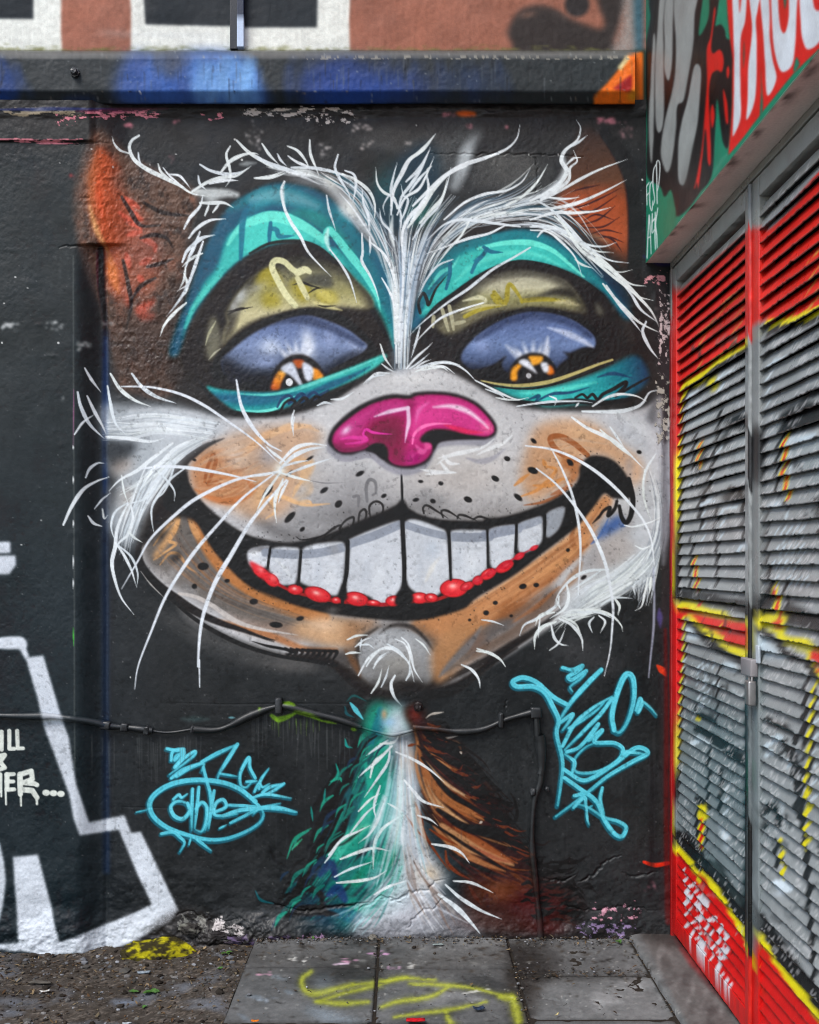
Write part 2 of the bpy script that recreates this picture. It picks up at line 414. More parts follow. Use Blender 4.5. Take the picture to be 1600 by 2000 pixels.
S(C5(270, 975, 320, 955, 350, 970), 15, (218, 218, 170), .95, 2.4, (.9, .6)); S(C5(270, 1010, 310, 1090, 335, 1140), 12, (212, 210, 160), .95, 2.4, (.8, .8))
Dab(*C4(1180, 1080)[0], 14, 18, (204, 210, 206), .85, .5, clip=mLL); Dab(*C4(1140, 1150)[0], 10, 12, (176, 178, 172), .8, clip=mLL)
Dab(*C4(1290, 1030)[0], 22, 9, (176, 176, 160), .6, -.5, clip=mLL)
for q in (C4(1130, 1010, 1160, 1030, 1200, 990), C4(1100, 1180, 1160, 1170, 1260, 1150), C4(1100, 1200, 1180, 1160, 1230, 1160)):
    S(q, 5, (38, 34, 30), .85, 2)
F(C4(985, 1250, 1020, 1210, 1050, 1290, 1060, 1390, 1010, 1470, 985, 1480, 965, 1400), (112, 110, 92), 3, .9)
S(C4(1030, 1240, 985, 1320, 965, 1390), 5, (176, 176, 144), .9, 1.8); S(C4(1060, 1410, 1020, 1440, 985, 1480), 4, (186, 186, 160), .9, 1.6)
# eyeball
eyel = PX(432, 706, 452, 684, 490, 654, 530, 634, 572, 620, 605, 616, 640, 626, 680, 644, 706, 664, 718, 676, 704, 690, 680, 702, 650, 718, 628, 738, 590, 754, 540, 760, 480, 757, 445, 742)
F(PX(416, 712, 440, 676, 486, 640, 530, 618, 575, 604, 612, 600, 650, 608, 694, 634, 726, 668, 740, 690, 716, 712, 650, 740, 600, 764, 440, 764), (30, 27, 26), 2.2, .97)
mEL = wall.mask(eyel, soft=1.5)
F(eyel, vgrad((616, (78, 90, 122)), (645, (104, 122, 162)), (676, (124, 142, 178)), (708, (84, 96, 120)), (735, (40, 44, 52))), 2)
Dab(*C4(1090, 1560)[0], 22, 26, (30, 32, 38), .95, clip=mEL); Dab(*C4(1240, 1640)[0], 40, 13, (26, 26, 30), .95, clip=mEL)
S(C4(1080, 1480, 1160, 1560, 1280, 1620, 1400, 1660), 30, (30, 32, 40), .8, 20, clip=mEL)
S(C5(450, 1640, 560, 1560, 680, 1480), 22, (40, 44, 56), .8, 14, clip=mEL)
Dab(*C4(1370, 1400)[0], 20, 16, (206, 218, 234), .8, clip=mEL); Dab(*C4(1340, 1500)[0], 30, 12, (150, 168, 206), .7, clip=mEL)
Dab(*C5(340, 1440)[0], 13, 26, (226, 234, 244), .95, -.15, clip=mEL); Dab(*C5(480, 1400)[0], 12, 18, (160, 176, 212), .6, clip=mEL)
Dab(*C5(560, 1600)[0], 42, 14, (32, 36, 46), .95, -.4, clip=mEL); Dab(*C5(640, 1450)[0], 20, 8, (176, 190, 220), .5, .6, clip=mEL)
S(C5(-60, 1330, 100, 1290, 260, 1275, 420, 1310, 560, 1370, 690, 1440), 16, (58, 68, 96), .8, 9, (.8, .8), clip=mEL)
for a_ in (-.75, -.42, -.1, .25, .55):
    x_, y_ = C5(275, 1600)[0]; S(PX(x_, y_, x_ + 36 * math.sin(a_), y_ - 36 * math.cos(a_), x_ + 62 * math.sin(a_), y_ - 62 * math.cos(a_)), 12, (222, 230, 240), .8, 7, (.9, .3), clip=mEL, fade=(1, 0))
Dab(*C5(40, 1690)[0], 22, 20, (28, 30, 36), .85, clip=mEL)
F(C5(88, 1750, 92, 1690, 120, 1610, 170, 1550, 240, 1510, 320, 1512, 395, 1560, 450, 1640, 455, 1680, 340, 1725, 230, 1755), (28, 22, 20), 1.6)
F(C5(97, 1735, 112, 1675, 150, 1615, 195, 1625, 165, 1690, 150, 1735), lgrad(C5(100, 1740)[0], C5(180, 1600)[0], (0, (186, 78, 28)), (.5, (232, 140, 40)), (1, (244, 184, 80))), 1.2)
F(C5(240, 1545, 310, 1545, 296, 1595, 265, 1592), (190, 88, 36), 1.2); F(C5(360, 1600, 405, 1605, 442, 1660, 375, 1675), (236, 146, 40), 1.2)
F(C5(160, 1605, 200, 1565, 240, 1560, 270, 1620, 305, 1712, 280, 1705, 230, 1650), (208, 216, 228), 1.5); F(C5(305, 1560, 345, 1570, 375, 1605, 365, 1668, 330, 1680, 305, 1620), (216, 224, 236), 1.5)
S(C5(285, 1600, 290, 1640, 310, 1690), 6, (24, 20, 20), .9, 1.6)
Dab(*C5(217, 1688)[0], 7, 7.5, (232, 236, 238), 1, hard=1.5)
# lower lid
lowl_ = C4(970, 1645, 1080, 1668, 1300, 1682, 1480, 1672, 1600, 1650) + C5(150, 1745, 300, 1705, 500, 1635, 680, 1565, 835, 1505, 842, 1540, 760, 1605, 640, 1672, 450, 1752, 300, 1815, 150, 1865, 0, 1875) + C4(1400, 1790, 1280, 1806, 1150, 1795, 1040, 1720)
F(lowl_, vgrad((738, (64, 186, 176)), (760, (44, 160, 160)), (775, (18, 96, 124)), (800, (40, 150, 150))), 2)
mLo = wall.mask(lowl_, soft=1.2)
S(C5(-100, 1765, 60, 1770, 200, 1750, 330, 1710, 520, 1640, 700, 1570, 830, 1515), 8, (104, 214, 200), .9, 3, clip=mLo)
S(C5(300, 1780, 450, 1720, 600, 1660, 740, 1590), 15, (16, 84, 116), .85, 6, clip=mLo)
S(C4(1160, 1793, 1300, 1803, 1410, 1782, 1470, 1730, 1560, 1700), 6, (110, 226, 210), .95, 2, (.2, .4))
S(C4(1080, 1720, 1200, 1740, 1350, 1740, 1420, 1715), 16, (20, 100, 128), .8, 7, clip=mLo)
zz = C5(140, 1850, 165, 1800, 205, 1775, 235, 1790, 215, 1825, 250, 1800, 290, 1765, 315, 1780, 290, 1815, 330, 1790, 370, 1755, 400, 1770, 375, 1800, 420, 1770, 470, 1740)
S(zz, 7, NAVY, .95, 1.8, (.6, .5)); S([(x + 6, y + 8) for x, y in zz], 7, (26, 24, 24), .9, 2, (.6, .5))
S(C4(930, 1620, 1000, 1720, 1120, 1810, 1290, 1830, 1450, 1822, 1560, 1810), 10, (28, 26, 25), .92, 3, (.4, .8))
S(C5(60, 1905, 220, 1880, 390, 1830, 520, 1775, 700, 1680, 850, 1600), 12, (28, 26, 25), .92, 3, (.8, .2))

# --- right eye
browr = C6(10, 1200, 35, 1060, 95, 900, 200, 765, 320, 685, 500, 640, 650, 615, 800, 650, 950, 740, 1085, 860, 1200, 985, 1290, 1120, 1240, 1130, 1180, 1060, 1120, 985, 1000, 900, 880, 845, 750, 812, 620, 805, 500, 840, 380, 900, 250, 990, 130, 1085, 60, 1180)
F(browr, TEALD, 3.5)
mBR = wall.mask(browr, soft=2)
S(C6(60, 1040, 160, 860, 330, 730, 560, 660, 760, 680, 940, 790, 1100, 920, 1230, 1080), 30, (24, 128, 136), .9, 14, clip=mBR)
F(C6(60, 1120, 120, 1000, 210, 880, 290, 770, 430, 720, 600, 690, 740, 700, 860, 760, 1000, 880, 1120, 985, 1000, 905, 880, 850, 750, 815, 620, 808, 500, 842, 380, 902, 250, 992, 130, 1090), TURM, 3.5, .97, clip=mBR)
S(C6(255, 930, 360, 830, 500, 770, 620, 750, 760, 770, 880, 830), 12, (90, 214, 196), .8, 5, clip=mBR)
S(C6(400, 728, 520, 700, 640, 690, 740, 702, 840, 745, 930, 820, 1010, 890), 12, TURQ, .97, 2.6, (.5, .3))
S(C6(110, 960, 180, 870, 250, 830, 290, 770), 9, (100, 216, 200), .8, 3)
S(C6(150, 850, 250, 740, 380, 690, 480, 680), 14, (26, 110, 118), .7, 8)
S(C6(870, 740, 1000, 830, 1120, 940, 1210, 1050), 18, (26, 140, 142), .7, 8, clip=mBR)
F(C6(1020, 800, 1150, 860, 1240, 960, 1280, 1080, 1200, 1000, 1100, 900), (20, 58, 84), 6, .8)
S(C6(235, 810, 232, 880, 212, 960), 8, (16, 100, 128), .92, 1.8, (.9, .7)); S(C6(360, 865, 385, 810, 420, 770, 450, 730), 8, (18, 104, 130), .92, 1.8, (.8, .9))
S(C6(430, 720, 470, 745, 540, 750), 8, (18, 100, 128), .9, 1.8, (.9, .1)); S(C6(370, 800, 410, 780, 450, 745), 9, (20, 108, 132), .8, 2)
# dark lid field
F(C6(40, 1240, 60, 1180, 130, 1090, 250, 995, 380, 905, 500, 845, 620, 812, 750, 818, 880, 850, 1000, 905, 1120, 990, 1190, 1080, 1250, 1200, 1290, 1300, 1200, 1370, 1000, 1440, 800, 1500, 600, 1520, 420, 1490, 330, 1420, 150, 1380), (38, 35, 33), 2.4, .97)
S(C6(30, 1260, 130, 1085, 260, 985, 400, 890, 520, 832, 640, 803, 770, 818, 900, 860, 1020, 918, 1130, 1000), 9, (26, 24, 24), .92, 2.4)
S(C6(62, 1100, 52, 1040, 78, 985, 100, 1020, 112, 1050, 150, 965, 185, 920, 220, 878), 7, (24, 24, 24), .97, 1.5, (.8, .1))
lidr = C6(150, 1130, 270, 1060, 350, 985, 440, 910, 540, 870, 660, 850, 800, 880, 900, 920, 970, 1000, 1015, 1080, 1000, 1095, 800, 1070, 620, 1078, 480, 1105, 380, 1150, 270, 1212, 190, 1215)
mLR = wall.mask(lidr, soft=2)
F(lidr, vgrad((525, (70, 70, 62)), (545, (170, 168, 144)), (562, (190, 188, 158)), (585, (140, 138, 92)), (610, (112, 108, 84))), 3)
S(C6(150, 1120, 280, 1010, 400, 900, 540, 835, 680, 815, 820, 850, 940, 920, 1020, 1040), 34, (46, 43, 38), .92, 22, (.9, 1), clip=mLR)
Dab(*C6(920, 900)[0], 30, 16, (74, 72, 62), .85, .6, clip=mLR); Dab(*C6(350, 1000)[0], 26, 12, (90, 90, 76), .7, -.6, clip=mLR)
Dab(*C6(640, 870)[0], 50, 6, (92, 90, 78), .8, clip=mLR)
for q in (C6(490, 980, 530, 1030, 560, 1030, 570, 950, 590, 940, 640, 1010, 650, 1040), C6(320, 1120, 420, 1075, 560, 1050), C6(650, 1030, 760, 1020, 900, 1030), C6(480, 1000, 520, 1060)):
    S(q, 10, (162, 150, 52), .92, 2.2, (.8, .4))
S(C6(310, 1030, 400, 1010, 440, 1030, 380, 1060), 9, (206, 206, 170), .9, 3); S(C6(300, 1100, 420, 1060, 560, 1055), 6, (196, 190, 140), .8, 2.5)
for q in (C6(190, 1080, 210, 1150, 225, 1200), C6(230, 1060, 245, 1130, 255, 1195), C6(140, 1120, 135, 1180), C6(265, 1160, 320, 1150)):
    S(q, 8, (176, 174, 142), .9, 2, (.9, .6))
F(C6(1000, 1060, 900, 1050, 830, 1040, 900, 1020, 980, 1050), (188, 182, 140), 2, .85)
F(C6(660, 1025, 760, 990, 830, 960, 900, 955, 960, 985, 940, 1010, 840, 1000, 760, 1010), (44, 42, 38), 2.5, .95)
F(C6(1080, 1040, 1105, 1070, 1120, 1110, 1090, 1100), (110, 110, 96), 3, .9)
# eyeball
eyer = C6(300, 1340, 350, 1270, 440, 1195, 560, 1130, 680, 1096, 800, 1100, 920, 1130, 1020, 1190, 1076, 1250, 1062, 1310, 980, 1320, 920, 1370, 860, 1420, 830, 1470, 600, 1485, 460, 1450, 370, 1430, 310, 1390)
F(C6(270, 1370, 340, 1250, 440, 1165, 560, 1105, 680, 1070, 810, 1075, 940, 1110, 1040, 1170, 1110, 1250, 1090, 1330, 960, 1420, 800, 1490, 560, 1500, 400, 1460), (26, 24, 24), 2.2, .97)
mER = wall.mask(eyer, soft=1.5)
F(eyer, vgrad((610, (72, 84, 118)), (640, (96, 116, 160)), (672, (108, 130, 172)), (702, (76, 92, 126)), (728, (40, 46, 62))), 2)
S(C6(390, 1250, 560, 1150, 700, 1112, 830, 1125, 960, 1170, 1050, 1230), 16, (54, 66, 98), .8, 9, (.8, .8), clip=mER)
S(C6(310, 1400, 420, 1450, 560, 1480), 22, (36, 40, 54), .7, 16, clip=mER); S(C6(860, 1430, 960, 1350, 1060, 1310), 20, (40, 46, 62), .7, 14, clip=mER)
S(C6(800, 1185, 900, 1215, 1000, 1260, 1060, 1300), 13, (196, 208, 230), .8, 6, (.1, .5), clip=mER)
S(C6(560, 1290, 640, 1360, 720, 1430), 14, (206, 216, 232), .75, 8, (.2, .5), clip=mER); S(C6(800, 1240, 790, 1330, 780, 1430), 13, (216, 224, 238), .8, 7, (.2, .5), clip=mER)
Dab(*C6(420, 1290)[0], 16, 14, (150, 168, 210), .6, clip=mER)
for a_ in (-.7, -.35, .05, .4, .7):
    x_, y_ = C6(710, 1420)[0]; S(PX(x_, y_, x_ + 30 * math.sin(a_), y_ - 30 * math.cos(a_), x_ + 60 * math.sin(a_), y_ - 60 * math.cos(a_)), 11, (222, 230, 240), .75, 7, (.9, .3), clip=mER, fade=(1, 0))
F(C6(350, 1440, 420, 1420, 490, 1395, 560, 1345, 535, 1390, 545, 1430, 580, 1460, 600, 1500, 450, 1490), (28, 26, 26), 1.5, .97)
F(C6(890, 1325, 930, 1330, 1010, 1298, 1070, 1305, 1060, 1340, 1040, 1390, 860, 1450, 870, 1400, 920, 1360), (28, 26, 26), 1.5, .97)
F(C6(575, 1490, 580, 1425, 630, 1360, 710, 1330, 795, 1350, 850, 1425, 840, 1470, 700, 1500), (24, 22, 22), 1.6)
F(C6(585, 1485, 592, 1425, 628, 1395, 650, 1405, 625, 1440, 622, 1490), (240, 160, 44), 1.2); F(C6(690, 1350, 770, 1352, 760, 1388, 710, 1405, 700, 1380), (240, 166, 50), 1.2)
F(C6(795, 1410, 820, 1405, 838, 1448, 800, 1456), (226, 120, 36), 1.2)
F(C6(630, 1385, 680, 1370, 740, 1450, 700, 1430), (226, 232, 240), 2); F(C6(760, 1390, 800, 1390, 805, 1440, 775, 1440), (226, 232, 240), 2)
Dab(*C6(690, 1463)[0], 5, 5, (236, 238, 240), 1, hard=1.6); Dab(*C6(690, 1463)[0], 9, 9, (120, 120, 120), .5)
F(C6(480, 1525, 620, 1535, 800, 1530, 1000, 1475, 1150, 1415, 1300, 1345, 1370, 1410, 1378, 1490, 1300, 1565, 1200, 1605, 1000, 1625, 800, 1640, 680, 1610, 560, 1570),
  lgrad(C6(500, 1500)[0], C6(1370, 1450)[0], (0, (40, 150, 150)), (.3, (64, 190, 180)), (.7, (40, 150, 156)), (1, (14, 62, 92))), 2.5)
S(C6(640, 1560, 780, 1565, 900, 1540, 1080, 1500), 12, (92, 216, 200), .8, 5); S(C6(1000, 1560, 1160, 1540, 1280, 1460), 14, (44, 160, 164), .7, 6)
S(C6(415, 1492, 520, 1512, 640, 1520, 800, 1500, 950, 1452, 1080, 1402, 1175, 1370), 8, (184, 174, 112), .97, 1.8, (.3, .5))
S(C6(410, 1508, 560, 1532, 700, 1538, 840, 1512, 1000, 1462, 1180, 1388), 4, (22, 20, 20), .95, 1.4, (.6, .5))
S(C6(1090, 1470, 1180, 1450, 1290, 1475), 8, NAVY, .85, 3); S(C6(720, 1620, 820, 1570, 930, 1560, 1040, 1530), 7, NAVY, .9, 2)
S(C6(690, 1600, 750, 1580, 720, 1620), 8, NAVY, .85, 2)
S(C6(960, 1590, 1000, 1570, 1030, 1590, 1060, 1570, 1090, 1600, 1120, 1570, 1180, 1540, 1250, 1500, 1245, 1530, 1190, 1580, 1280, 1530, 1380, 1475, 1400, 1480), 8, (24, 24, 26), .95, 1.8, (.5, .4))
S(C6(640, 1610, 800, 1625, 960, 1610, 1120, 1620, 1280, 1600), 12, (28, 28, 30), .92, 3, (.3, .6))
S(C6(470, 1530, 560, 1585, 660, 1625, 760, 1640), 7, (28, 26, 26), .9, 2.5)

# --- lower face
face = PX(248, 806, 272, 798, 320, 797, 380, 803, 430, 815, 500, 817, 560, 812, 620, 796, 660, 779, 694, 757, 725, 739, 760, 726, 800, 716, 845, 716, 885, 730, 920, 748, 950, 766, 990, 786, 1040, 799, 1110, 803, 1190, 804, 1245, 800, 1270, 790, 1296, 772,
          1296, 820, 1300, 880, 1298, 960, 1292, 1050, 1276, 1110, 1246, 1140, 1215, 1140, 1160, 1165, 1110, 1200, 1060, 1235, 1000, 1275, 950, 1305, 900, 1335, 840, 1352, 770, 1350, 705, 1335, 655, 1296, 600, 1284, 540, 1272, 470, 1250, 400, 1216, 335, 1168, 288, 1112, 274, 1080, 282, 1030, 290, 980, 296, 930, 302, 890, 292, 860, 268, 838)
F(face, (186, 187, 188), 2.5)
mF = wall.mask(face, soft=1.5)
# upper muzzle and bridge shading
F(PX(620, 800, 690, 768, 740, 745, 800, 730, 860, 738, 920, 768, 970, 800, 990, 850, 960, 900, 800, 930, 650, 900, 600, 860), (202, 204, 204), 12, .8, clip=mF)
Dab(800, 738, 60, 12, (222, 224, 222), .8, clip=mF)
Dab(690, 990, 110, 60, (138, 138, 139), .85, clip=mF); Dab(600, 1020, 80, 36, (132, 132, 132), .7, clip=mF); S(PX(450, 950, 500, 1010, 570, 1050, 640, 1050, 720, 1010, 780, 985), 30, (104, 103, 103), .7, 18, clip=mF); S(PX(800, 990, 900, 1010, 1000, 1008, 1080, 970), 24, (112, 110, 108), .7, 16, clip=mF)
Dab(900, 930, 120, 50, (184, 178, 172), .8, clip=mF); Dab(980, 1000, 90, 26, (150, 147, 145), .7, clip=mF)
Dab(700, 1010, 60, 22, (104, 103, 103), .7, clip=mF); Dab(840, 985, 46, 20, (104, 103, 103), .65, clip=mF)
Dab(560, 930, 60, 40, (196, 180, 160), .5, clip=mF)
# left pouch: tan
F(L1(900, 620, 960, 560, 1100, 490, 1250, 450, 1400, 420, 1600, 420, 1700, 480, 1600, 620, 1560, 800, 1500, 930, 1380, 1000, 1200, 980, 1050, 900, 930, 860, 870, 760), (194, 156, 122), 10, .85, clip=mF)
F(L1(880, 680, 920, 600, 1010, 560, 1100, 600, 1180, 700, 1240, 780, 1200, 880, 1050, 900, 940, 860, 885, 780), (180, 122, 80), 8, .9, clip=mF)
S(L1(900, 820, 1000, 870, 1120, 890, 1240, 850, 1310, 770), 16, (186, 112, 62), .8, 6, clip=mF)
S(L1(960, 770, 975, 690, 1010, 605, 1030, 640, 1000, 740, 980, 790, 1040, 770, 1080, 800, 1170, 805), 8, (152, 86, 46), .9, 2, (.7, .1))
S(L1(1020, 740, 1150, 750, 1280, 760), 10, (196, 120, 66), .7, 4); S(L1(1230, 770, 1260, 800, 1300, 790), 12, (176, 106, 62), .8, 4)
S(L1(1150, 680, 1250, 560, 1350, 480, 1480, 440, 1620, 420), 16, (212, 168, 124), .8, 6)
Dab(*L1(1150, 620)[0], 26, 26, (206, 188, 172), .7); Dab(*L1(1360, 610)[0], 22, 22, (158, 158, 162), .8)
S(L2(80, 430, 180, 370, 300, 360, 390, 390), 14, (214, 176, 136), .8, 5)
S(L2(220, 560, 300, 580, 340, 600, 300, 680, 330, 760, 230, 830), 22, (212, 172, 126), .75, 8)
for q in (L2(230, 800, 260, 740, 300, 690), L2(40, 760, 120, 880, 60, 940), L2(20, 870, 140, 800, 300, 850, 460, 845), L2(240, 840, 330, 830, 350, 860)):
    S(q, 9, (216, 172, 122), .85, 3)
F(L2(240, 790, 330, 690, 350, 740, 300, 830), (168, 166, 162), 5, .7)
Dab(*L2(20, 800)[0], 14, 30, (206, 160, 110), .6)
# right pouch
F(L3(480, 430, 620, 390, 760, 400, 900, 450, 1020, 540, 1140, 640, 1160, 760, 1080, 780, 1050, 720, 960, 650, 860, 610, 740, 640, 700, 760, 560, 860, 440, 900, 380, 760, 420, 560), (194, 148, 108), 9, .9, clip=mF)
Dab(*L3(760, 470)[0], 40, 18, (206, 168, 130), .8, .3, clip=mF); Dab(*L3(1080, 700)[0], 16, 30, (212, 172, 140), .8, clip=mF)
S(L3(800, 610, 720, 540, 640, 495, 575, 495, 570, 530, 620, 590, 700, 630, 760, 650), 12, (150, 86, 46), .92, 2, (.8, .8))
F(L3(640, 620, 720, 620, 760, 680, 740, 760, 700, 790, 660, 800, 690, 720, 640, 680), (158, 98, 56), 3, .85)
for q in (L3(540, 680, 600, 700, 560, 760, 480, 830, 380, 870), L3(520, 640, 540, 690), L3(340, 800, 400, 750, 430, 730), L3(460, 800, 560, 800, 640, 760, 690, 770)):
    S(q, 9, (204, 138, 76), .85, 2.6, (.4, .3))
S(L3(400, 925, 520, 905, 620, 860, 700, 800), 7, (150, 88, 52), .85, 2.4, (.2, .6)); S(L3(570, 860, 640, 830, 690, 790), 10, (156, 92, 56), .8, 3)
F(L3(1040, 640, 1085, 650, 1075, 780, 1055, 800), (150, 146, 146), 4, .7)
# cheek right, grey white
F(L3(900, 330, 1100, 350, 1220, 330, 1290, 500, 1320, 700, 1310, 1000, 1260, 1200, 1200, 1330, 1100, 1300, 1000, 1200, 1060, 1050, 1120, 950, 1150, 800, 1160, 650, 1050, 560, 950, 480), (186, 192, 198), 12, .85, clip=mF)
S(L3(1250, 420, 1290, 620, 1300, 900, 1260, 1150), 26, (150, 158, 168), .55, 14, clip=mF)
F(L3(1170, 380, 1215, 250, 1250, 190, 1245, 330, 1230, 420), (90, 92, 96), 5, .8)
# --- jaw: grey left, tan band, brown right
F(L1(560, 1060, 700, 1000, 880, 980, 960, 1120, 1100, 1320, 1300, 1460, 1600, 1580, 1900, 1640, 1900, 1760, 1700, 1780, 1400, 1700, 1100, 1600, 850, 1470, 680, 1350, 590, 1250), (100, 94, 88), 6, .95, clip=mF)
S(L1(880, 1000, 960, 1160, 1080, 1310, 1250, 1440, 1450, 1540, 1700, 1620), 30, (182, 118, 66), .95, 8, (.5, .9), clip=mF)
S(L1(860, 990, 900, 1080, 960, 1180), 14, (204, 150, 98), .85, 4, clip=mF)
F(L1(780, 1010, 800, 990, 790, 1070, 730, 1160, 660, 1250, 640, 1230, 700, 1130), (208, 158, 104), 3, .9)
S(L1(640, 1170, 720, 1060, 790, 990, 780, 1060, 740, 1140, 780, 1160, 700, 1220, 640, 1260), 9, (214, 162, 106), .9, 2.5)
S(L1(680, 1290, 740, 1220, 800, 1230, 850, 1300, 910, 1340), 7, (206, 152, 96), .8, 2.5)
F(L1(740, 1260, 790, 1210, 820, 1230, 780, 1280), (44, 40, 38), 2.5, .9); Dab(*L1(690, 1110)[0], 7, 16, (60, 52, 46), .8, .6)
Dab(*L1(700, 1360)[0], 18, 10, (176, 172, 168), .8, .7); Dab(*L1(760, 1340)[0], 10, 18, (168, 166, 164), .7, .5); Dab(*L1(870, 1440)[0], 22, 10, (150, 150, 150), .6, .5)
F(L2(-200, 1540, 0, 1580, 240, 1600, 300, 1660, 260, 1720, 60, 1680, -120, 1620), (150, 120, 100), 6, .6, clip=mF)
F(L2(230, 1600, 400, 1560, 560, 1570, 640, 1640, 600, 1740, 480, 1740, 330, 1700, 240, 1650), (206, 164, 122), 8, .9, clip=mF)
Dab(*L2(420, 1600)[0], 30, 14, (224, 192, 160), .7, clip=mF)
S(L2(-300, 1560, -50, 1630, 120, 1680, 300, 1750, 500, 1760), 14, (176, 108, 60), .75, 6, (.3, .6), clip=mF)
F(L2(560, 1600, 640, 1560, 760, 1570, 720, 1700, 640, 1800, 700, 1950, 600, 1850, 560, 1740), (160, 118, 82), 8, .8, clip=mF)
S(L1(800, 1470, 900, 1490, 1000, 1540, 1150, 1640, 1300, 1690, 1540, 1730), 10, (196, 190, 184), .92, 2.4, (.6, .1))
# right jaw
F(L3(910, 850, 960, 900, 900, 1000, 860, 1120, 760, 1240, 640, 1330, 560, 1420, 400, 1520, 300, 1620, 100, 1740, -80, 1800, -260, 1820, -300, 1640, 0, 1560, 250, 1430, 430, 1310, 600, 1190, 720, 1080, 800, 960), (188, 130, 84), 4, .97, clip=mF)
S(L3(860, 900, 760, 1060, 640, 1170, 480, 1290, 300, 1410, 100, 1530), 16, (206, 152, 104), .75, 8, clip=mF)
F(L3(640, 1320, 560, 1420, 470, 1480, 400, 1560, 330, 1620, 220, 1690, 140, 1720, 260, 1600, 350, 1540, 440, 1450), (150, 92, 54), 4, .85, clip=mF)
F(L3(290, 1530, 420, 1530, 520, 1480, 540, 1540, 420, 1640, 300, 1680, 250, 1620), (140, 84, 46), 5, .75, clip=mF)
S(L3(720, 1060, 700, 1130, 730, 1200, 800, 1180), 12, (140, 84, 48), .75, 4)
F(L3(840, 1040, 980, 960, 1080, 1010, 1090, 1060, 1000, 1200, 900, 1300, 780, 1330, 760, 1280, 830, 1180), (158, 156, 156), 6, .9, clip=mF)
F(L3(880, 1090, 920, 1040, 990, 990, 1030, 1030, 1000, 1070, 940, 1110, 870, 1140), (62, 92, 150), 4, .92)
for q in (L3(860, 1140, 900, 1080, 930, 1010), L3(820, 1170, 880, 1120), L3(1010, 1060, 1050, 1040)):
    S(q, 7, (70, 100, 156), .8, 3)
F(L3(900, 1150, 1020, 1120, 1100, 1180, 1060, 1290, 960, 1330, 860, 1320), (170, 164, 160), 8, .8, clip=mF)
S(L3(760, 1290, 700, 1390, 620, 1470), 20, (150, 110, 80), .7, 8, clip=mF)
F(L3(-260, 1800, -60, 1770, 120, 1715, 300, 1620, 460, 1520, 560, 1440, 640, 1500, 520, 1640, 330, 1790, 100, 1910, -100, 1990, -260, 2020), (104, 86, 74), 8, .92, clip=mF)
S(L3(560, 1460, 420, 1600, 260, 1720, 60, 1830, -120, 1900), 13, (132, 128, 126), .6, 6, clip=mF); S(L3(620, 1440, 480, 1560, 300, 1680), 10, (150, 94, 58), .7, 5, clip=mF)
S(L3(660, 1560, 540, 1660, 380, 1770, 200, 1880, 0, 1980, -160, 2060), 16, (34, 31, 30), .9, 6, (.2, .6))
# chin
F(L2(330, 1740, 480, 1760, 600, 1760, 640, 1880, 620, 2000, 420, 1900, 330, 1800), (50, 46, 44), 6, .8, clip=mF)
chin = L2(640, 1760, 690, 1680, 790, 1630, 890, 1620, 1000, 1650, 1090, 1720, 1130, 1800, 1130, 1900, 1060, 1980, 940, 2020, 800, 2000, 690, 1950, 640, 1860)
F(L2(620, 1780, 700, 1640, 860, 1580, 1000, 1610, 1120, 1700, 1170, 1820, 1160, 1930, 1080, 2020, 900, 2040, 720, 2010, 620, 1920), (72, 64, 58), 10, .85, clip=mF)
F(chin, (146, 149, 151), 3.5, .97)
S(L2(640, 1880, 620, 1780, 680, 1670, 780, 1610), 12, (84, 72, 62), .7, 7)
S(L2(1130, 1760, 1150, 1860, 1120, 1940, 1050, 2010), 16, (70, 64, 60), .8, 8)
Dab(*L2(880, 1985)[0], 70, 12, (78, 76, 74), .7)
Dab(*L2(860, 1720)[0], 50, 22, (176, 180, 182), .8); Dab(*L2(880, 1900)[0], 60, 24, (112, 110, 106), .7); Dab(*L2(880, 1830)[0], 36, 20, (160, 158, 150), .6)
S(L2(770, 1660, 830, 1615, 900, 1600, 980, 1620, 1050, 1680, 1110, 1760), 9, (52, 48, 46), .85, 5, (.2, .4))
Dab(775, 1338, 74, 13, (56, 53, 51), .85); Dab(748, 1250, 26, 18, (186, 190, 192), .6); S(L2(650, 1900, 630, 1800, 670, 1690, 760, 1620), 9, (44, 40, 38), .7, 5); S(L2(1140, 1780, 1155, 1870, 1120, 1960, 1040, 2020), 11, (38, 35, 34), .85, 5)
S(PX(560, 1278, 610, 1288, 655, 1300, 690, 1334, 735, 1356, 800, 1362, 860, 1350, 910, 1330, 965, 1294, 1010, 1266), 15, (30, 27, 26), .9, 5, (.3, .2))
S(L2(560, 1760, 620, 1850, 650, 1940), 14, (112, 76, 50), .7, 7)
# right of chin: brown wedge and dark sweep
F(L5(380, 60, 480, -40, 640, -60, 600, 60, 520, 150, 440, 230, 400, 250, 370, 180), (176, 128, 86), 6, .92)
F(L5(540, 60, 590, -10, 640, 0, 620, 60, 560, 100), (150, 88, 52), 4, .8)
S(L5(430, 190, 520, 110, 600, 30, 680, -30, 760, -60), 34, (92, 90, 90), .7, 10, (.3, .5))
S(L5(620, -40, 560, 50, 480, 130, 410, 210), 14, (112, 112, 114), .7, 5, (.3, .3))
S(L5(230, 300, 330, 300, 470, 280, 560, 220, 680, 130, 780, 60, 880, 0), 18, (34, 30, 28), .92, 7, (.6, .2))
F(L5(160, 290, 220, 240, 300, 235, 360, 260, 480, 230, 560, 190, 460, 290, 340, 320, 220, 330), (34, 31, 30), 5, .9)
S(L5(-20, 300, 60, 310, 160, 300, 260, 300), 20, (36, 33, 32), .8, 9)
S(L4(1100, 120, 1200, 180, 1280, 240, 1380, 310, 1480, 340), 22, (40, 36, 34), .9, 9, (.3, .7))
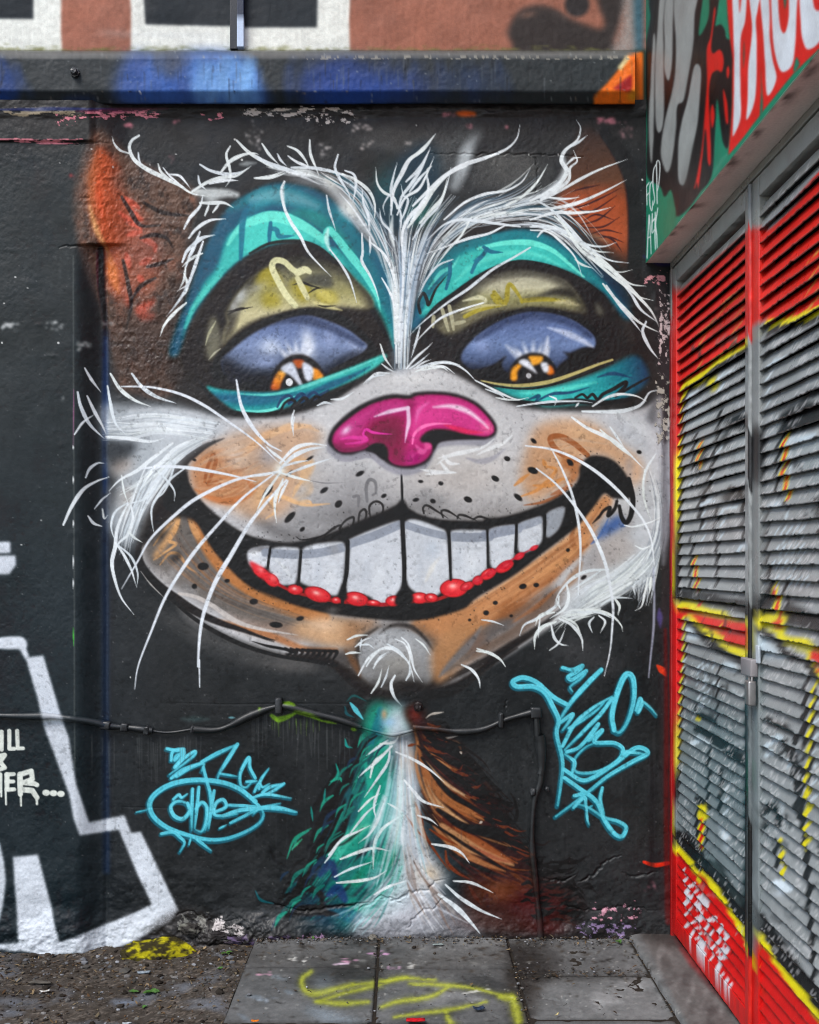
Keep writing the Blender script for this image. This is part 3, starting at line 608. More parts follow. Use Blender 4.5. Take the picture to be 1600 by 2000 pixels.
for k in range(9):
    x = 905 + k * 32
    S(L4(x, 75 + k * 2, x + 34, 95, x + 10, 118 + k * 3), 7, (28, 25, 24), .92, 2.4, (.7, .4))
S(L4(720, 35, 800, 60, 900, 80, 960, 100), 6, (26, 24, 23), .95, 2, (.1, .8)); S(L4(740, 0, 800, 20, 850, 30), 5, (26, 24, 23), .9, 2, (.1, .2))
S(L4(960, 115, 1080, 130, 1200, 160), 16, (38, 34, 32), .8, 6)

tuft(L1(900, 640, 1000, 560, 1120, 520, 1260, 470), L1(920, 860, 1060, 880, 1200, 840, 1320, 740), 40, 6, BLK, .4, 8, 3, .6, (.4, .2), cols=[(206, 160, 116), (176, 118, 78), (220, 184, 148), (158, 100, 62), (190, 176, 162)])
tuft(L3(520, 480, 640, 420, 800, 430, 960, 520), L3(420, 880, 540, 860, 660, 780, 720, 700), 30, 6, BLK, .35, 8, 3, .6, (.4, .2), cols=[(206, 160, 116), (176, 118, 78), (216, 180, 146), (190, 176, 162)])
tuft(L3(900, 880, 760, 1080, 560, 1240, 300, 1420, 60, 1560), L3(840, 1180, 660, 1340, 460, 1500, 240, 1640, 0, 1740), 50, 6, BLK, .4, 7, 2.6, .6, (.4, .2), cols=[(206, 150, 100), (160, 100, 60), (196, 146, 104), (132, 80, 48)], clip=mF)
tuft(L1(640, 1180, 760, 1330, 960, 1480, 1200, 1590, 1500, 1680), L1(800, 1060, 940, 1260, 1100, 1420, 1300, 1520, 1600, 1620), 50, 6, BLK, .4, 7, 2.6, .6, (.4, .2), cols=[(120, 112, 106), (82, 76, 72), (170, 120, 80), (140, 134, 128), (96, 70, 54)], clip=mF)
# --- cheek outlines (black)
S(L1(1080, 500, 980, 540, 900, 590, 820, 650, 740, 760, 680, 860, 640, 950), 20, (34, 30, 29), .96, 4, (.05, .8))
F(L1(700, 800, 800, 700, 850, 640, 850, 760, 880, 860, 960, 960, 1060, 1080, 900, 1020, 780, 1000, 680, 1080, 600, 1160, 560, 1120, 620, 950), (38, 34, 32), 3, .96)
F(L1(640, 880, 740, 800, 860, 840, 960, 960, 870, 990, 760, 960, 640, 1080, 560, 1180, 545, 1100), (38, 34, 32), 3, .9)
S(L1(600, 1080, 550, 1170, 560, 1280, 640, 1390, 760, 1490, 900, 1580, 1050, 1650, 1200, 1700, 1390, 1770), 19, (32, 29, 28), .96, 3.5, (.5, .1))
S(PX(300, 1130, 345, 1180, 400, 1222, 470, 1258, 540, 1280, 610, 1292, 655, 1300), 9, (26, 24, 23), .92, 2, (.4, .5))
S(L1(560, 1330, 620, 1410, 720, 1510), 3, (190, 188, 182), .8, 1.5)
# --- mouth
mouth = (L1(835, 700, 870, 790, 950, 900, 1090, 1020, 1250, 1110, 1440, 1145) + L2(0, 1055, 120, 1080, 250, 1084, 400, 1050, 550, 992, 700, 930, 800, 890, 870, 856, 912, 846, 955, 872, 1030, 912, 1150, 940, 1300, 950, 1430, 948)
         + L3(140, 1008, 250, 1000, 380, 968, 560, 900, 700, 815, 745, 750, 750, 690, 780, 640, 830, 612, 920, 622, 990, 665, 1050, 745, 1078, 840, 1070, 880, 960, 880, 905, 850, 840, 935, 740, 1052, 620, 1150, 500, 1240, 380, 1335, 250, 1420, 100, 1508)
         + L2(1300, 1500, 1150, 1548, 1050, 1570, 900, 1578, 700, 1562, 450, 1530, 250, 1480, 100, 1420, 0, 1378) + L1(1460, 1530, 1250, 1432, 1100, 1300, 1000, 1180, 930, 1060, 870, 985, 760, 960, 700, 900, 760, 760))
F(mouth, (30, 28, 27), 2)
S(L3(1060, 760, 1085, 880, 1075, 980, 1045, 1035, 1015, 1000, 1000, 930), 11, (26, 25, 26), .97, 2, (.8, .6))
S(L3(870, 1000, 900, 960, 940, 940, 930, 990, 970, 950, 985, 900), 8, (28, 26, 26), .95, 2, (.4, .8)); S(L3(830, 1040, 880, 990, 910, 950), 6, (40, 34, 32), .9, 2)
for k in range(420):   # black overspray along the lips
    p_ = mouth[int(prng.random() * len(mouth))]
    Dab(p_[0] + prng.normal(0, 26), p_[1] + prng.normal(0, 9), prng.uniform(.6, 1.7), prng.uniform(.6, 1.7), (36, 34, 33), .7, hard=1.2, clip=mF)
# teeth
TE = [L1(1228, 1210, 1290, 1180, 1372, 1182, 1350, 1296, 1290, 1312, 1240, 1290),
      L2(95, 1128, 250, 1118, 270, 1150, 250, 1332, 200, 1352, 140, 1342, 82, 1250),
      L2(305, 1118, 520, 1082, 552, 1108, 560, 1160, 545, 1320, 520, 1402, 480, 1418, 400, 1384, 276, 1332, 276, 1250),
      L2(604, 1058, 880, 952, 904, 990, 914, 1100, 915, 1330, 884, 1402, 806, 1478, 760, 1470, 700, 1420, 600, 1420, 566, 1385, 575, 1250, 590, 1100),
      L2(945, 950, 1160, 1000, 1188, 1040, 1204, 1150, 1210, 1320, 1160, 1395, 1090, 1430, 1000, 1400, 946, 1340, 934, 1200),
      L2(1240, 1010, 1420, 1010, 1440, 1040, 1446, 1235, 1400, 1290, 1300, 1340, 1232, 1320, 1222, 1200, 1218, 1050),
      L3(182, 1080, 320, 1050, 346, 1072, 342, 1200, 322, 1275, 240, 1325, 192, 1312, 180, 1200),
      L3(372, 1040, 490, 1000, 512, 1012, 516, 1130, 482, 1185, 400, 1225, 362, 1205, 360, 1100),
      L3(552, 972, 645, 935, 650, 985, 610, 1080, 542, 1125, 546, 1020)]
for i, q in enumerate(TE):
    F(q, (200, 206, 212), 1.6)
mT = wall.mask(*TE, soft=1.2)
for i, q in enumerate(TE):
    c = np.mean(np.array(q), 0)
    if i in (2, 3, 4, 5):
        Dab(c[0] + 8, c[1] + 14, 14, 26, (216, 222, 226), .7, .3, clip=mT); Dab(c[0] - 18, c[1] + 6, 8, 30, (184, 192, 200), .5, .1, clip=mT)
    if i == 8: F(q, (116, 122, 130), 2, .6)
S(L1(1240, 1210, 1300, 1190, 1380, 1185), 12, (96, 96, 98), .8, 4, clip=mT)
S(L2(60, 1150, 250, 1162, 400, 1150, 570, 1112), 17, (136, 144, 156), .88, 2.4, (1, 1), clip=mT); S(L2(585, 1095, 750, 1040, 915, 968), 17, (136, 144, 156), .88, 2.4, (1, 1), clip=mT)
S(L2(930, 975, 1080, 1022, 1200, 1048), 15, (140, 148, 160), .88, 2.4, (1, 1), clip=mT); S(L2(1210, 1050, 1340, 1055, 1460, 1050), 18, (138, 146, 158), .88, 2.4, (1, 1), clip=mT)
S(L3(160, 1110, 260, 1090, 360, 1070), 20, (132, 140, 154), .85, 2.4, (1, 1), clip=mT); S(L3(350, 1062, 440, 1040, 530, 1000), 16, (140, 148, 160), .85, 2.4, (1, 1), clip=mT)
Dab(*L1(1270, 1220)[0], 10, 8, (226, 230, 232), .9, clip=mT); S(L1(1400, 1260, 1450, 1300, 1520, 1400), 9, (224, 230, 232), .6, 4, clip=mT)
S(L2(1060, 1330, 1110, 1230, 1150, 1180), 10, (226, 224, 214), .6, 5, clip=mT); Dab(*L2(1100, 1130)[0], 16, 20, (178, 190, 202), .5, clip=mT)
# gums
S(L2(0, 1250, 90, 1320, 230, 1392, 390, 1432, 520, 1456, 640, 1462, 760, 1474, 860, 1470, 1000, 1452, 1110, 1448, 1220, 1410, 1320, 1372, 1450, 1290, 1600, 1220), 8, (170, 24, 34), .9, 2, (.6, .6))
for x, y, rx, ry, ro in ((30, 1272, 44, 26, .5), (98, 1322, 46, 32, .7), (245, 1382, 46, 28, .15), (385, 1412, 82, 42, .3), (502, 1448, 28, 18, 0), (628, 1440, 72, 40, .2), (735, 1464, 38, 15, .1),
                         (860, 1452, 46, 30, -.1), (1022, 1434, 52, 32, 0), (1096, 1432, 38, 24, .1), (1238, 1372, 84, 54, -.1), (1320, 1360, 40, 22, -.4), (1388, 1324, 30, 26, -.4), (1452, 1284, 48, 28, -.5), (1556, 1238, 56, 28, -.5)):
    cx, cy = L2(x, y)[0]; a, b = rx * .3125, ry * .3125
    Dab(cx, cy, a + 1.5, b + 1.5, (120, 16, 24), 1, ro, hard=2); Dab(cx, cy, a, b, (214, 40, 48), 1, ro, hard=2.5)
    Dab(cx, cy - b * .15, a * .55, b * .5, (244, 92, 92), .9, ro); Dab(cx - a * .1, cy - b * .25, a * .22 + .6, b * .22 + .6, (252, 206, 198), .8, ro)
for x, y, rx, ry in ((105, 1397, 34, 20), (190, 1352, 36, 20), (285, 1300, 42, 24), (370, 1246, 36, 20), (462, 1194, 28, 14), (30, 1440, 30, 18)):
    cx, cy = L3(x, y)[0]
    Dab(cx, cy, rx * .31, ry * .31, (196, 34, 48), 1, -.5, hard=2); Dab(cx, cy - 1, rx * .16, ry * .14, (250, 110, 112), .9, -.5)
S(L3(60, 1420, 150, 1370, 240, 1320, 330, 1265, 420, 1215, 490, 1175), 6, (188, 30, 46), .7, 2)
F(L1(1240, 1270, 1310, 1300, 1400, 1370, 1430, 1420, 1360, 1400, 1280, 1350), (216, 44, 52), 2, .95); Dab(*L1(1310, 1320)[0], 7, 5, (246, 130, 130), .8, .6); Dab(*L1(1390, 1375)[0], 7, 6, (246, 110, 110), .8, .6)
# gaps between teeth dripping into the gum line
for q, w in ((L2(912, 850, 915, 960, 922, 1100, 928, 1250, 926, 1400, 925, 1480), 9), (L2(575, 1080, 572, 1180, 566, 1280, 548, 1380, 540, 1470), 8), (L2(282, 1140, 275, 1230, 268, 1320, 262, 1350), 6),
             (L2(1206, 1000, 1210, 1100, 1214, 1220, 1218, 1320), 6), (L2(1446, 1000, 1449, 1100, 1450, 1240), 5), (L2(88, 1130, 78, 1200, 74, 1250), 5), (L3(352, 1050, 350, 1130, 345, 1220), 6), (L3(530, 990, 530, 1080, 526, 1150), 6), (L1(1372, 1180, 1355, 1300), 5)):
    S(q, w, (26, 24, 24), .97, 1.6, (.9, .8))
F(L2(905, 1380, 926, 1330, 960, 1400, 985, 1430, 960, 1480, 880, 1480, 870, 1440), (26, 24, 24), 2)
F(L2(520, 1400, 545, 1340, 565, 1400, 570, 1440, 530, 1440), (26, 24, 24), 2)
Dab(*L2(490, 1130)[0], 10, 14, (150, 150, 150), .5); Dab(*L2(480, 1510)[0], 14, 8, (120, 118, 116), .5)
# upper lip scribbles
for q in (L2(520, 1000, 560, 950, 610, 930, 600, 990, 560, 1010), L2(640, 960, 650, 900, 680, 880, 690, 920, 660, 990), L2(715, 930, 710, 860, 750, 830, 790, 850, 790, 900, 740, 940), L2(430, 1040, 480, 1000, 530, 980, 520, 1020)):
    S(q, 5, (38, 36, 35), .92, 1.6, (.6, .5))
for q in (L2(695, 830, 690, 740, 710, 695, 745, 710, 750, 770, 730, 790), L2(610, 800, 640, 800, 640, 860)):
    S(q, 7, (112, 112, 114), .85, 2, (.8, .6))
F(L2(1020, 800, 1030, 760, 1080, 745, 1110, 770, 1110, 820, 1060, 830), (142, 142, 142), 3, .7); S(L2(1160, 790, 1165, 830), 7, (150, 150, 150), .8, 2.5)
for q in (L2(1050, 905, 1045, 870, 1070, 855, 1130, 890, 1200, 935), L2(1170, 930, 1160, 890, 1200, 890, 1280, 940), L2(1260, 935, 1270, 915, 1310, 920, 1380, 950), L2(1360, 940, 1400, 925, 1470, 945)):
    S(q, 5, (36, 34, 33), .92, 1.6, (.7, .2))
S(L2(250, 1050, 290, 1070, 400, 1050, 500, 1000), 4, (30, 28, 28), .9, 1.6)
S(L2(908, 625, 912, 720, 916, 860), 5, (26, 24, 24), .97, 1.3, (.4, 1)); F(L2(880, 860, 905, 820, 925, 820, 945, 860, 940, 890, 890, 890), (30, 28, 27), 1.6)
# --- nose
nose = L2(452, 450, 490, 362, 600, 262, 720, 196, 850, 160, 960, 165, 1000, 148, 1120, 142, 1250, 156, 1375, 206, 1455, 278, 1505, 350, 1502, 410, 1440, 440, 1340, 438, 1230, 440, 1150, 460, 1120, 510, 1080, 580, 1010, 615, 930, 625, 850, 605, 790, 565, 740, 525, 680, 515, 600, 538, 530, 532, 480, 498)
F([(x - 4, y + 13) for x, y in nose], (146, 147, 156), 2.2, .9)
S(L2(470, 500, 540, 570, 640, 560, 720, 545, 800, 610, 900, 650, 1000, 650), 8, (150, 150, 158), .8, 3)
F([(x - 1, y) for x, y in nose], (30, 26, 28), 1.4)
nin = L2(478, 440, 512, 375, 612, 290, 725, 222, 850, 188, 960, 190, 1010, 168, 1120, 162, 1245, 176, 1360, 222, 1436, 290, 1482, 355, 1484, 398, 1430, 424, 1340, 420, 1230, 410, 1120, 420, 1100, 470, 1098, 520, 1060, 570, 1000, 598, 930, 606, 856, 590, 815, 540, 800, 480, 740, 470, 680, 500, 600, 518, 530, 516, 492, 484)
F(nin, (176, 32, 104), 1.8)
mN = wall.mask(nin, soft=1.2)
F(L2(1000, 200, 1120, 175, 1250, 190, 1380, 250, 1480, 350, 1480, 400, 1400, 410, 1250, 360, 1120, 350, 1040, 380, 990, 470, 960, 420, 970, 300), (216, 64, 142), 6, .9, clip=mN)
F(L2(480, 440, 530, 360, 640, 280, 760, 230, 900, 200, 940, 260, 800, 300, 690, 370, 640, 420, 560, 440), (196, 60, 134), 6, .85, clip=mN)
F(L2(720, 320, 880, 290, 920, 320, 930, 480, 940, 600, 860, 590, 800, 470, 700, 440, 680, 400), (138, 18, 72), 6, .9, clip=mN)
Dab(*L2(520, 490)[0], 16, 10, (130, 20, 78), .8, clip=mN); Dab(*L2(980, 560)[0], 22, 16, (176, 40, 120), .8, clip=mN); Dab(*L2(965, 230)[0], 9, 16, (140, 24, 84), .7, .2, clip=mN)
Dab(*L2(820, 420)[0], 26, 22, (104, 12, 58), .85, clip=mN); Dab(*L2(880, 540)[0], 14, 20, (120, 14, 66), .7, clip=mN); S(L2(480, 470, 540, 510, 640, 500, 720, 460), 10, (112, 16, 68), .75, 5, clip=mN); S(L2(1060, 400, 1200, 385, 1340, 405), 6, (150, 20, 70), .6, 4, clip=mN)
S(L2(1180, 350, 1300, 390, 1420, 400), 12, (226, 44, 92), .85, 5, clip=mN); Dab(*L2(1450, 370)[0], 14, 12, (244, 110, 160), .8, clip=mN)
S(L2(740, 300, 830, 270, 900, 255, 950, 246), 8, (240, 214, 236), .9, 4, (.2, .9)); S(L2(950, 246, 955, 330, 942, 400, 932, 460), 8, (238, 208, 232), .9, 3.5, (.9, .1))
S(L2(1110, 240, 1220, 235, 1320, 265, 1410, 330, 1450, 370), 11, (246, 214, 234), .9, 6, (.2, .2), clip=mN); S(L2(1000, 330, 1020, 260, 1080, 210), 9, (230, 110, 176), .7, 5)
Dab(*L2(565, 385)[0], 11, 6, (238, 200, 230), .9, -.7); S(L2(530, 440, 600, 430, 690, 440, 650, 460, 560, 470), 9, (226, 62, 158), .9, 3)
S(L2(690, 430, 670, 410, 690, 380, 740, 400, 850, 410), 6, (228, 60, 164), .92, 1.8, (.6, .1))
S(L2(978, 470, 990, 410, 1040, 365, 1120, 345, 1220, 345), 7, (246, 120, 182), .9, 2.4, (.4, .2)); S(L2(1000, 480, 1040, 520, 1080, 490), 12, (226, 90, 158), .85, 4, clip=mN)
F(L2(690, 510, 730, 472, 790, 468, 822, 500, 826, 556, 790, 560, 740, 525), (28, 24, 26), 1.6); F(L2(1026, 440, 1060, 400, 1120, 378, 1210, 384, 1320, 412, 1440, 432, 1340, 440, 1210, 448, 1140, 462, 1110, 500, 1096, 470, 1050, 466), (28, 24, 26), 1.6)
F(L2(1050, 465, 1090, 468, 1098, 500, 1060, 500), (226, 84, 150), 1.6)
# white tufts right of the nose
for q in (L2(1130, 600, 1200, 550, 1320, 520, 1420, 490, 1490, 440), L2(1140, 560, 1250, 530, 1380, 500), L2(1030, 630, 1120, 645, 1250, 650), L2(1150, 580, 1200, 640, 1240, 650), L2(1170, 540, 1210, 590, 1270, 595), L2(1060, 660, 1150, 650, 1200, 655), L2(1380, 540, 1460, 500, 1540, 470, 1600, 420)):
    S(q, 8, (222, 226, 226), .88, 2.4, (.2, .3))
S(L2(1320, 560, 1400, 580, 1480, 560, 1560, 500), 12, (150, 150, 158), .75, 4)
# dots
for sh, L in ((L2, ((335, 562, 26, 9, -.6), (210, 656, 26, 10, -.8), (72, 768, 44, 15, -.9), (650, 656, 28, 14, -.5), (426, 760, 28, 14, -.6), (516, 846, 26, 20, -.8), (800, 795, 18, 12, -.5), (216, 926, 40, 16, -.8), (290, 1004, 18, 12, -.7),
               (1030, 705, 16, 10, .1), (1156, 717, 16, 13, .2), (1000, 820, 20, 12, -.2), (1106, 828, 18, 14, .4), (1326, 818, 26, 17, .4), (1498, 687, 24, 15, .5), (1572, 563, 16, 14, .4), (125, 1600, 36, 15, .1))),
              (L3, ((460, 520, 22, 12, .7), (292, 632, 20, 14, .5), (455, 706, 34, 20, .4), (216, 757, 24, 15, .6), (362, 875, 32, 15, .7), (45, 888, 24, 16, .5), (690, 656, 26, 15, .8), (676, 1208, 12, 12, 0), (392, 1437, 24, 17, -.2), (476, 1428, 18, 14, 0), (218, 1540, 16, 13, 0), (160, 1603, 18, 16, 0), (318, 1622, 11, 9, 0), (56, 1648, 10, 9, 0), (775, 1380, 20, 12, -.6), (1125, 590, 16, 12, .3))),
              (L1, ((895, 634, 12, 8, .2), (1355, 830, 44, 16, -.9), (1490, 996, 40, 18, -.8), (950, 1300, 34, 24, 0), (1100, 1390, 16, 12, 0), (895, 1425, 16, 16, .4), (1266, 1520, 26, 18, 0), (1405, 1666, 40, 18, .1), (1556, 1626, 24, 14, -.2)))):
    k = {L1: .3125, L2: .3125, L3: .31}[sh]
    for x, y, a, b, ro in L:
        cx, cy = sh(x, y)[0]
        Dab(cx, cy, a * k, b * k, (28, 25, 25), .97, ro, hard=2.2)
# --- white fur, brows and whiskers
HAIRS = []
def H(q, w=7, col=None, al=.95, soft=1.2, taper=(.45, .08)):
    w = w * 1.02; HAIRS.append((q, w))
    c = col or (WHT, CRM, (214, 224, 228))[int(prng.random() * 3)]
    S(q, w, c, al, soft, taper)

# soft white mass of the left brow (upper left to the middle)
S(C5(120, 300, 250, 310, 380, 340, 450, 390, 540, 480, 640, 590, 720, 690, 800, 800, 880, 960), 24, (186, 198, 202), .36, 18, (.3, .8))
S(C5(420, 370, 520, 440, 600, 540, 680, 640, 760, 740), 28, (210, 218, 218), .5, 16, (.4, .5))
S(C5(560, 560, 680, 660, 780, 760, 860, 900, 920, 1100), 22, (190, 204, 210), .42, 14, (.4, .7))
Dab(*C5(480, 380)[0], 18, 12, (226, 230, 220), .7, .6); Dab(*C5(610, 560)[0], 20, 18, (222, 228, 222), .75)
Dab(*C5(330, 380)[0], 40, 10, (150, 160, 164), .5, .15)
# the central stem
F(C5(890, 1600, 900, 1400, 915, 1200, 920, 1000, 880, 860, 800, 740, 780, 640, 860, 720, 940, 800, 1010, 860, 1080, 760, 1180, 700, 1120, 850, 1060, 980, 1030, 1120, 1000, 1300, 985, 1450, 990, 1600), (150, 170, 188), 9, .5)
tuft(C5(900, 1600, 905, 1350, 930, 1100, 900, 850, 860, 650, 880, 480), C5(985, 1600, 990, 1350, 1020, 1050, 1080, 850, 1180, 650, 1330, 480), 90, 4.8, WHT, .8, 7, 1.3, .5, (.4, .08), cols=[WHT, (206, 220, 230), (160, 180, 198), CRM, (84, 112, 134)])
tuft(C5(905, 1560, 900, 1300, 880, 1100, 840, 900, 760, 740), C5(930, 1560, 925, 1300, 920, 1050, 900, 850, 860, 700), 18, 6, WHT, .75, 4, 1.5, .4, cols=[WHT, (196, 212, 224), CRM])
S(C5(940, 1560, 945, 1300, 960, 1050), 10, (226, 234, 238), .8, 4); S(C5(900, 800, 880, 720, 890, 600), 10, CRM, .8, 4)
tuft(C5(380, 330, 500, 420, 600, 520, 700, 660, 800, 820, 880, 1000), C5(470, 300, 620, 380, 720, 470, 780, 600, 850, 760, 920, 960), 54, 4.2, WHT, .75, 12, 1.2, .6, (.3, .08), cols=[WHT, (206, 216, 220), (160, 176, 186), (34, 84, 98)])
tuft(C5(60, 260, 180, 300, 320, 330, 450, 360), C5(100, 320, 220, 340, 340, 360, 470, 420), 14, 6, WHT, .7, 5, 2, .4)
# strands of the fan going up
for q, w in ((C5(780, 290, 790, 390, 830, 450, 900, 490, 920, 560), 6), (C5(920, 260, 900, 330, 880, 430, 885, 520, 880, 600), 6), (C5(1170, 70, 1080, 180, 1000, 240, 950, 330, 900, 430, 880, 540), 9),
             (C5(1135, 160, 1080, 290, 1010, 400, 950, 480, 930, 560), 7), (C5(1160, 220, 1110, 340, 1060, 430, 970, 490, 920, 600), 6), (C5(1145, 280, 1120, 300, 1115, 330), 4),
             (C5(945, 400, 960, 470, 990, 500, 970, 580, 940, 640), 5), (C5(1110, 330, 1120, 440, 1090, 520, 1010, 600, 960, 690, 950, 800), 8), (C5(840, 600, 830, 540, 870, 470, 890, 490, 940, 580, 945, 680), 5),
             (C5(1270, 290, 1240, 420, 1190, 540, 1100, 640, 1020, 760), 5), (C5(805, 560, 820, 640, 870, 700, 900, 760), 5), (C5(690, 420, 700, 520, 730, 600, 740, 700), 6), (C5(1380, 280, 1260, 330, 1150, 440, 1080, 560, 990, 680), 9)):
    H(q[::-1], w)
# long top strands (from the large sheet of the right brow)
for q, w in ((C6(640, 10, 620, 90, 560, 150, 440, 200, 320, 240, 200, 310, 100, 400, 20, 480), 9), (C6(150, 65, 80, 150, 0, 210), 8), (C6(120, 150, 60, 260, -20, 340), 7), (C6(130, 250, 60, 320, 0, 400), 6),
             (C6(220, 320, 190, 430, 130, 500, 60, 580), 7), (C6(105, 300, 110, 400, 60, 480, 10, 570), 7)):
    H(q[::-1], w)
# soft mass of right brow
S(C6(40, 1000, 80, 800, 180, 640, 320, 520, 480, 470, 640, 460, 760, 430), 32, (150, 164, 176), .4, 20, (.5, .5))
S(C6(250, 560, 400, 520, 560, 500, 700, 510, 840, 540), 26, (190, 202, 206), .45, 16, (.4, .4))
S(C6(620, 470, 760, 430, 860, 350, 900, 270, 890, 200), 18, (206, 216, 220), .75, 8, (.5, .3))
F(C6(130, 620, 220, 580, 300, 580, 350, 620, 240, 650, 140, 680), (30, 28, 29), 4, .85)
tuft(C6(60, 900, 120, 700, 260, 530, 420, 420, 560, 380, 700, 260), C6(60, 1000, 140, 800, 300, 640, 480, 560, 640, 520, 800, 440), 64, 4.4, WHT, .85, 12, 1.2, .6, (.3, .08), cols=[WHT, (206, 218, 224), (150, 168, 182), CRM, (48, 70, 84)])
tuft(C6(300, 540, 480, 480, 660, 420, 800, 360, 900, 260), C6(300, 600, 500, 560, 700, 540, 860, 520, 1000, 470), 56, 4.2, WHT, .85, 13, 1.2, .55, (.3, .08), cols=[WHT, CRM, (180, 194, 202), (54, 62, 68)])
tuft(C6(560, 500, 720, 460, 860, 480, 980, 560, 1100, 700, 1200, 850), C6(560, 600, 700, 600, 800, 620, 900, 680, 1000, 780, 1120, 900), 34, 4, WHT, .85, 12, 1.2, .45, (.3, .08), cols=[WHT, (206, 218, 226), (40, 70, 84)])
for q, w in ((C6(700, 260, 650, 340, 560, 390, 440, 410, 320, 460, 200, 560), 6), (C6(800, 240, 740, 340, 660, 420, 560, 480), 6), (C6(965, -20, 990, 30, 970, 100, 900, 160, 880, 220, 910, 280, 870, 350, 800, 400, 700, 450), 9),
             (C6(1030, 70, 980, 110, 930, 140), 5), (C6(950, 160, 970, 220, 930, 260, 920, 330, 850, 390, 760, 440), 7), (C6(990, 200, 950, 205, 910, 240), 5),
             (C6(1260, 210, 1100, 270, 980, 330, 860, 400, 760, 450), 6), (C6(1255, 330, 1120, 400, 980, 460, 850, 490, 700, 500), 7), (C6(980, 430, 900, 440, 800, 430), 5), (C6(1165, 488, 1080, 510, 960, 520, 840, 520, 700, 560), 7),
             (C6(1200, 690, 1120, 715, 1020, 700, 920, 640, 820, 600, 700, 600), 7), (C6(1180, 750, 1080, 740, 980, 690, 880, 640), 5), (C6(1270, 810, 1150, 790, 1020, 710, 920, 600, 820, 500, 740, 450), 7),
             (C6(1290, 850, 1200, 860, 1080, 800, 980, 720, 900, 600, 840, 540), 7), (C6(1370, 945, 1280, 930, 1200, 870, 1100, 780, 1000, 720), 7), (C6(1410, 1028, 1320, 1000, 1220, 920, 1120, 840, 1020, 760), 6),
             (C6(1450, 1190, 1400, 1090, 1310, 990, 1200, 880, 1080, 780), 8), (C6(1450, 1215, 1340, 1160, 1260, 1090, 1160, 980, 1120, 930), 7), (C6(1430, 1150, 1340, 1080, 1290, 1000, 1250, 950), 6), (C6(1345, 1215, 1280, 1130, 1200, 1030, 1140, 940), 7),
             (C6(1440, 1365, 1390, 1300, 1350, 1210, 1370, 1150), 7), (C6(1000, 890, 960, 780, 880, 690, 800, 630, 700, 620), 5), (C6(1060, 840, 1000, 820, 960, 790), 5)):
    H(q[::-1], w)
for q, w in ((C6(360, 545, 300, 650, 220, 740, 130, 860), 5), (C6(700, 720, 600, 780, 480, 850, 340, 960, 220, 1040, 80, 1150, 0, 1230), 6), (C6(430, 1040, 300, 1080, 180, 1130, 80, 1220, 20, 1290), 5), (C6(560, 590, 460, 640, 340, 670, 200, 720, 90, 760), 6),
             (C6(640, 600, 560, 590, 420, 570, 300, 560, 200, 590, 100, 680), 7), (C6(250, 790, 160, 830, 90, 920, 50, 1010), 5), (C6(60, 1180, 40, 1260, 10, 1360), 5), (C6(740, 660, 780, 620, 860, 610), 5)):
    H(q, w)
# left brow strands
for q, w in ((C4(485, 190, 430, 170, 395, 130, 382, 85), 5), (C4(550, 80, 505, 110, 490, 160, 520, 230, 600, 290, 700, 340, 800, 390, 880, 440, 980, 460), 9), (C4(545, 185, 550, 230, 570, 270), 4), (C4(668, 255, 690, 310, 760, 360), 5),
             (C4(700, 280, 740, 330, 800, 380, 830, 400), 4), (C4(730, 320, 800, 330, 840, 370, 870, 410), 5), (C4(920, 330, 930, 380, 970, 420), 5), (C4(930, 260, 1000, 300, 1100, 320, 1180, 310, 1240, 280), 7), (C4(1120, 145, 1095, 200, 1115, 280, 1120, 350, 1090, 400), 6),
             (C4(1060, 310, 1120, 240, 1200, 200, 1270, 190, 1300, 200), 8), (C4(1160, 110, 1230, 180, 1310, 230, 1400, 280, 1500, 290), 8), (C4(880, 430, 980, 370, 1080, 340, 1160, 330, 1250, 270), 8), (C4(990, 380, 1080, 360, 1170, 360), 7),
             (C4(1270, 345, 1380, 340, 1470, 310), 6), (C4(830, 660, 870, 590, 930, 520, 950, 450), 7), (C4(960, 580, 980, 530, 990, 490), 5), (C4(1010, 560, 1040, 520, 1060, 490), 5), (C4(930, 500, 1000, 500, 1080, 500, 1140, 530), 8),
             (C4(860, 720, 910, 660, 990, 610, 1090, 600), 7), (C4(870, 770, 940, 720, 1025, 700), 7), (C4(820, 870, 850, 800, 910, 750, 960, 720), 7), (C4(930, 680, 900, 760, 860, 850, 830, 940), 7), (C4(950, 740, 920, 830, 890, 920, 850, 1010, 790, 1050), 7),
             (C4(945, 815, 890, 840, 850, 870, 820, 900), 6), (C4(830, 940, 850, 1000, 840, 1060, 790, 1110), 6), (C4(900, 880, 870, 980, 820, 1080, 770, 1150, 720, 1210), 6), (C4(845, 1125, 770, 1190, 710, 1260, 680, 1335), 7), (C4(840, 900, 830, 980, 800, 1040), 5)):
    H(q, w)
S(C4(900, 430, 1000, 440, 1100, 440, 1160, 450), 20, (216, 224, 222), .8, 8, (.6, .5)); Dab(*C4(1000, 480)[0], 16, 8, (210, 218, 216), .7)
S(C4(1180, 260, 1280, 250), 10, (180, 190, 190), .6, 6)
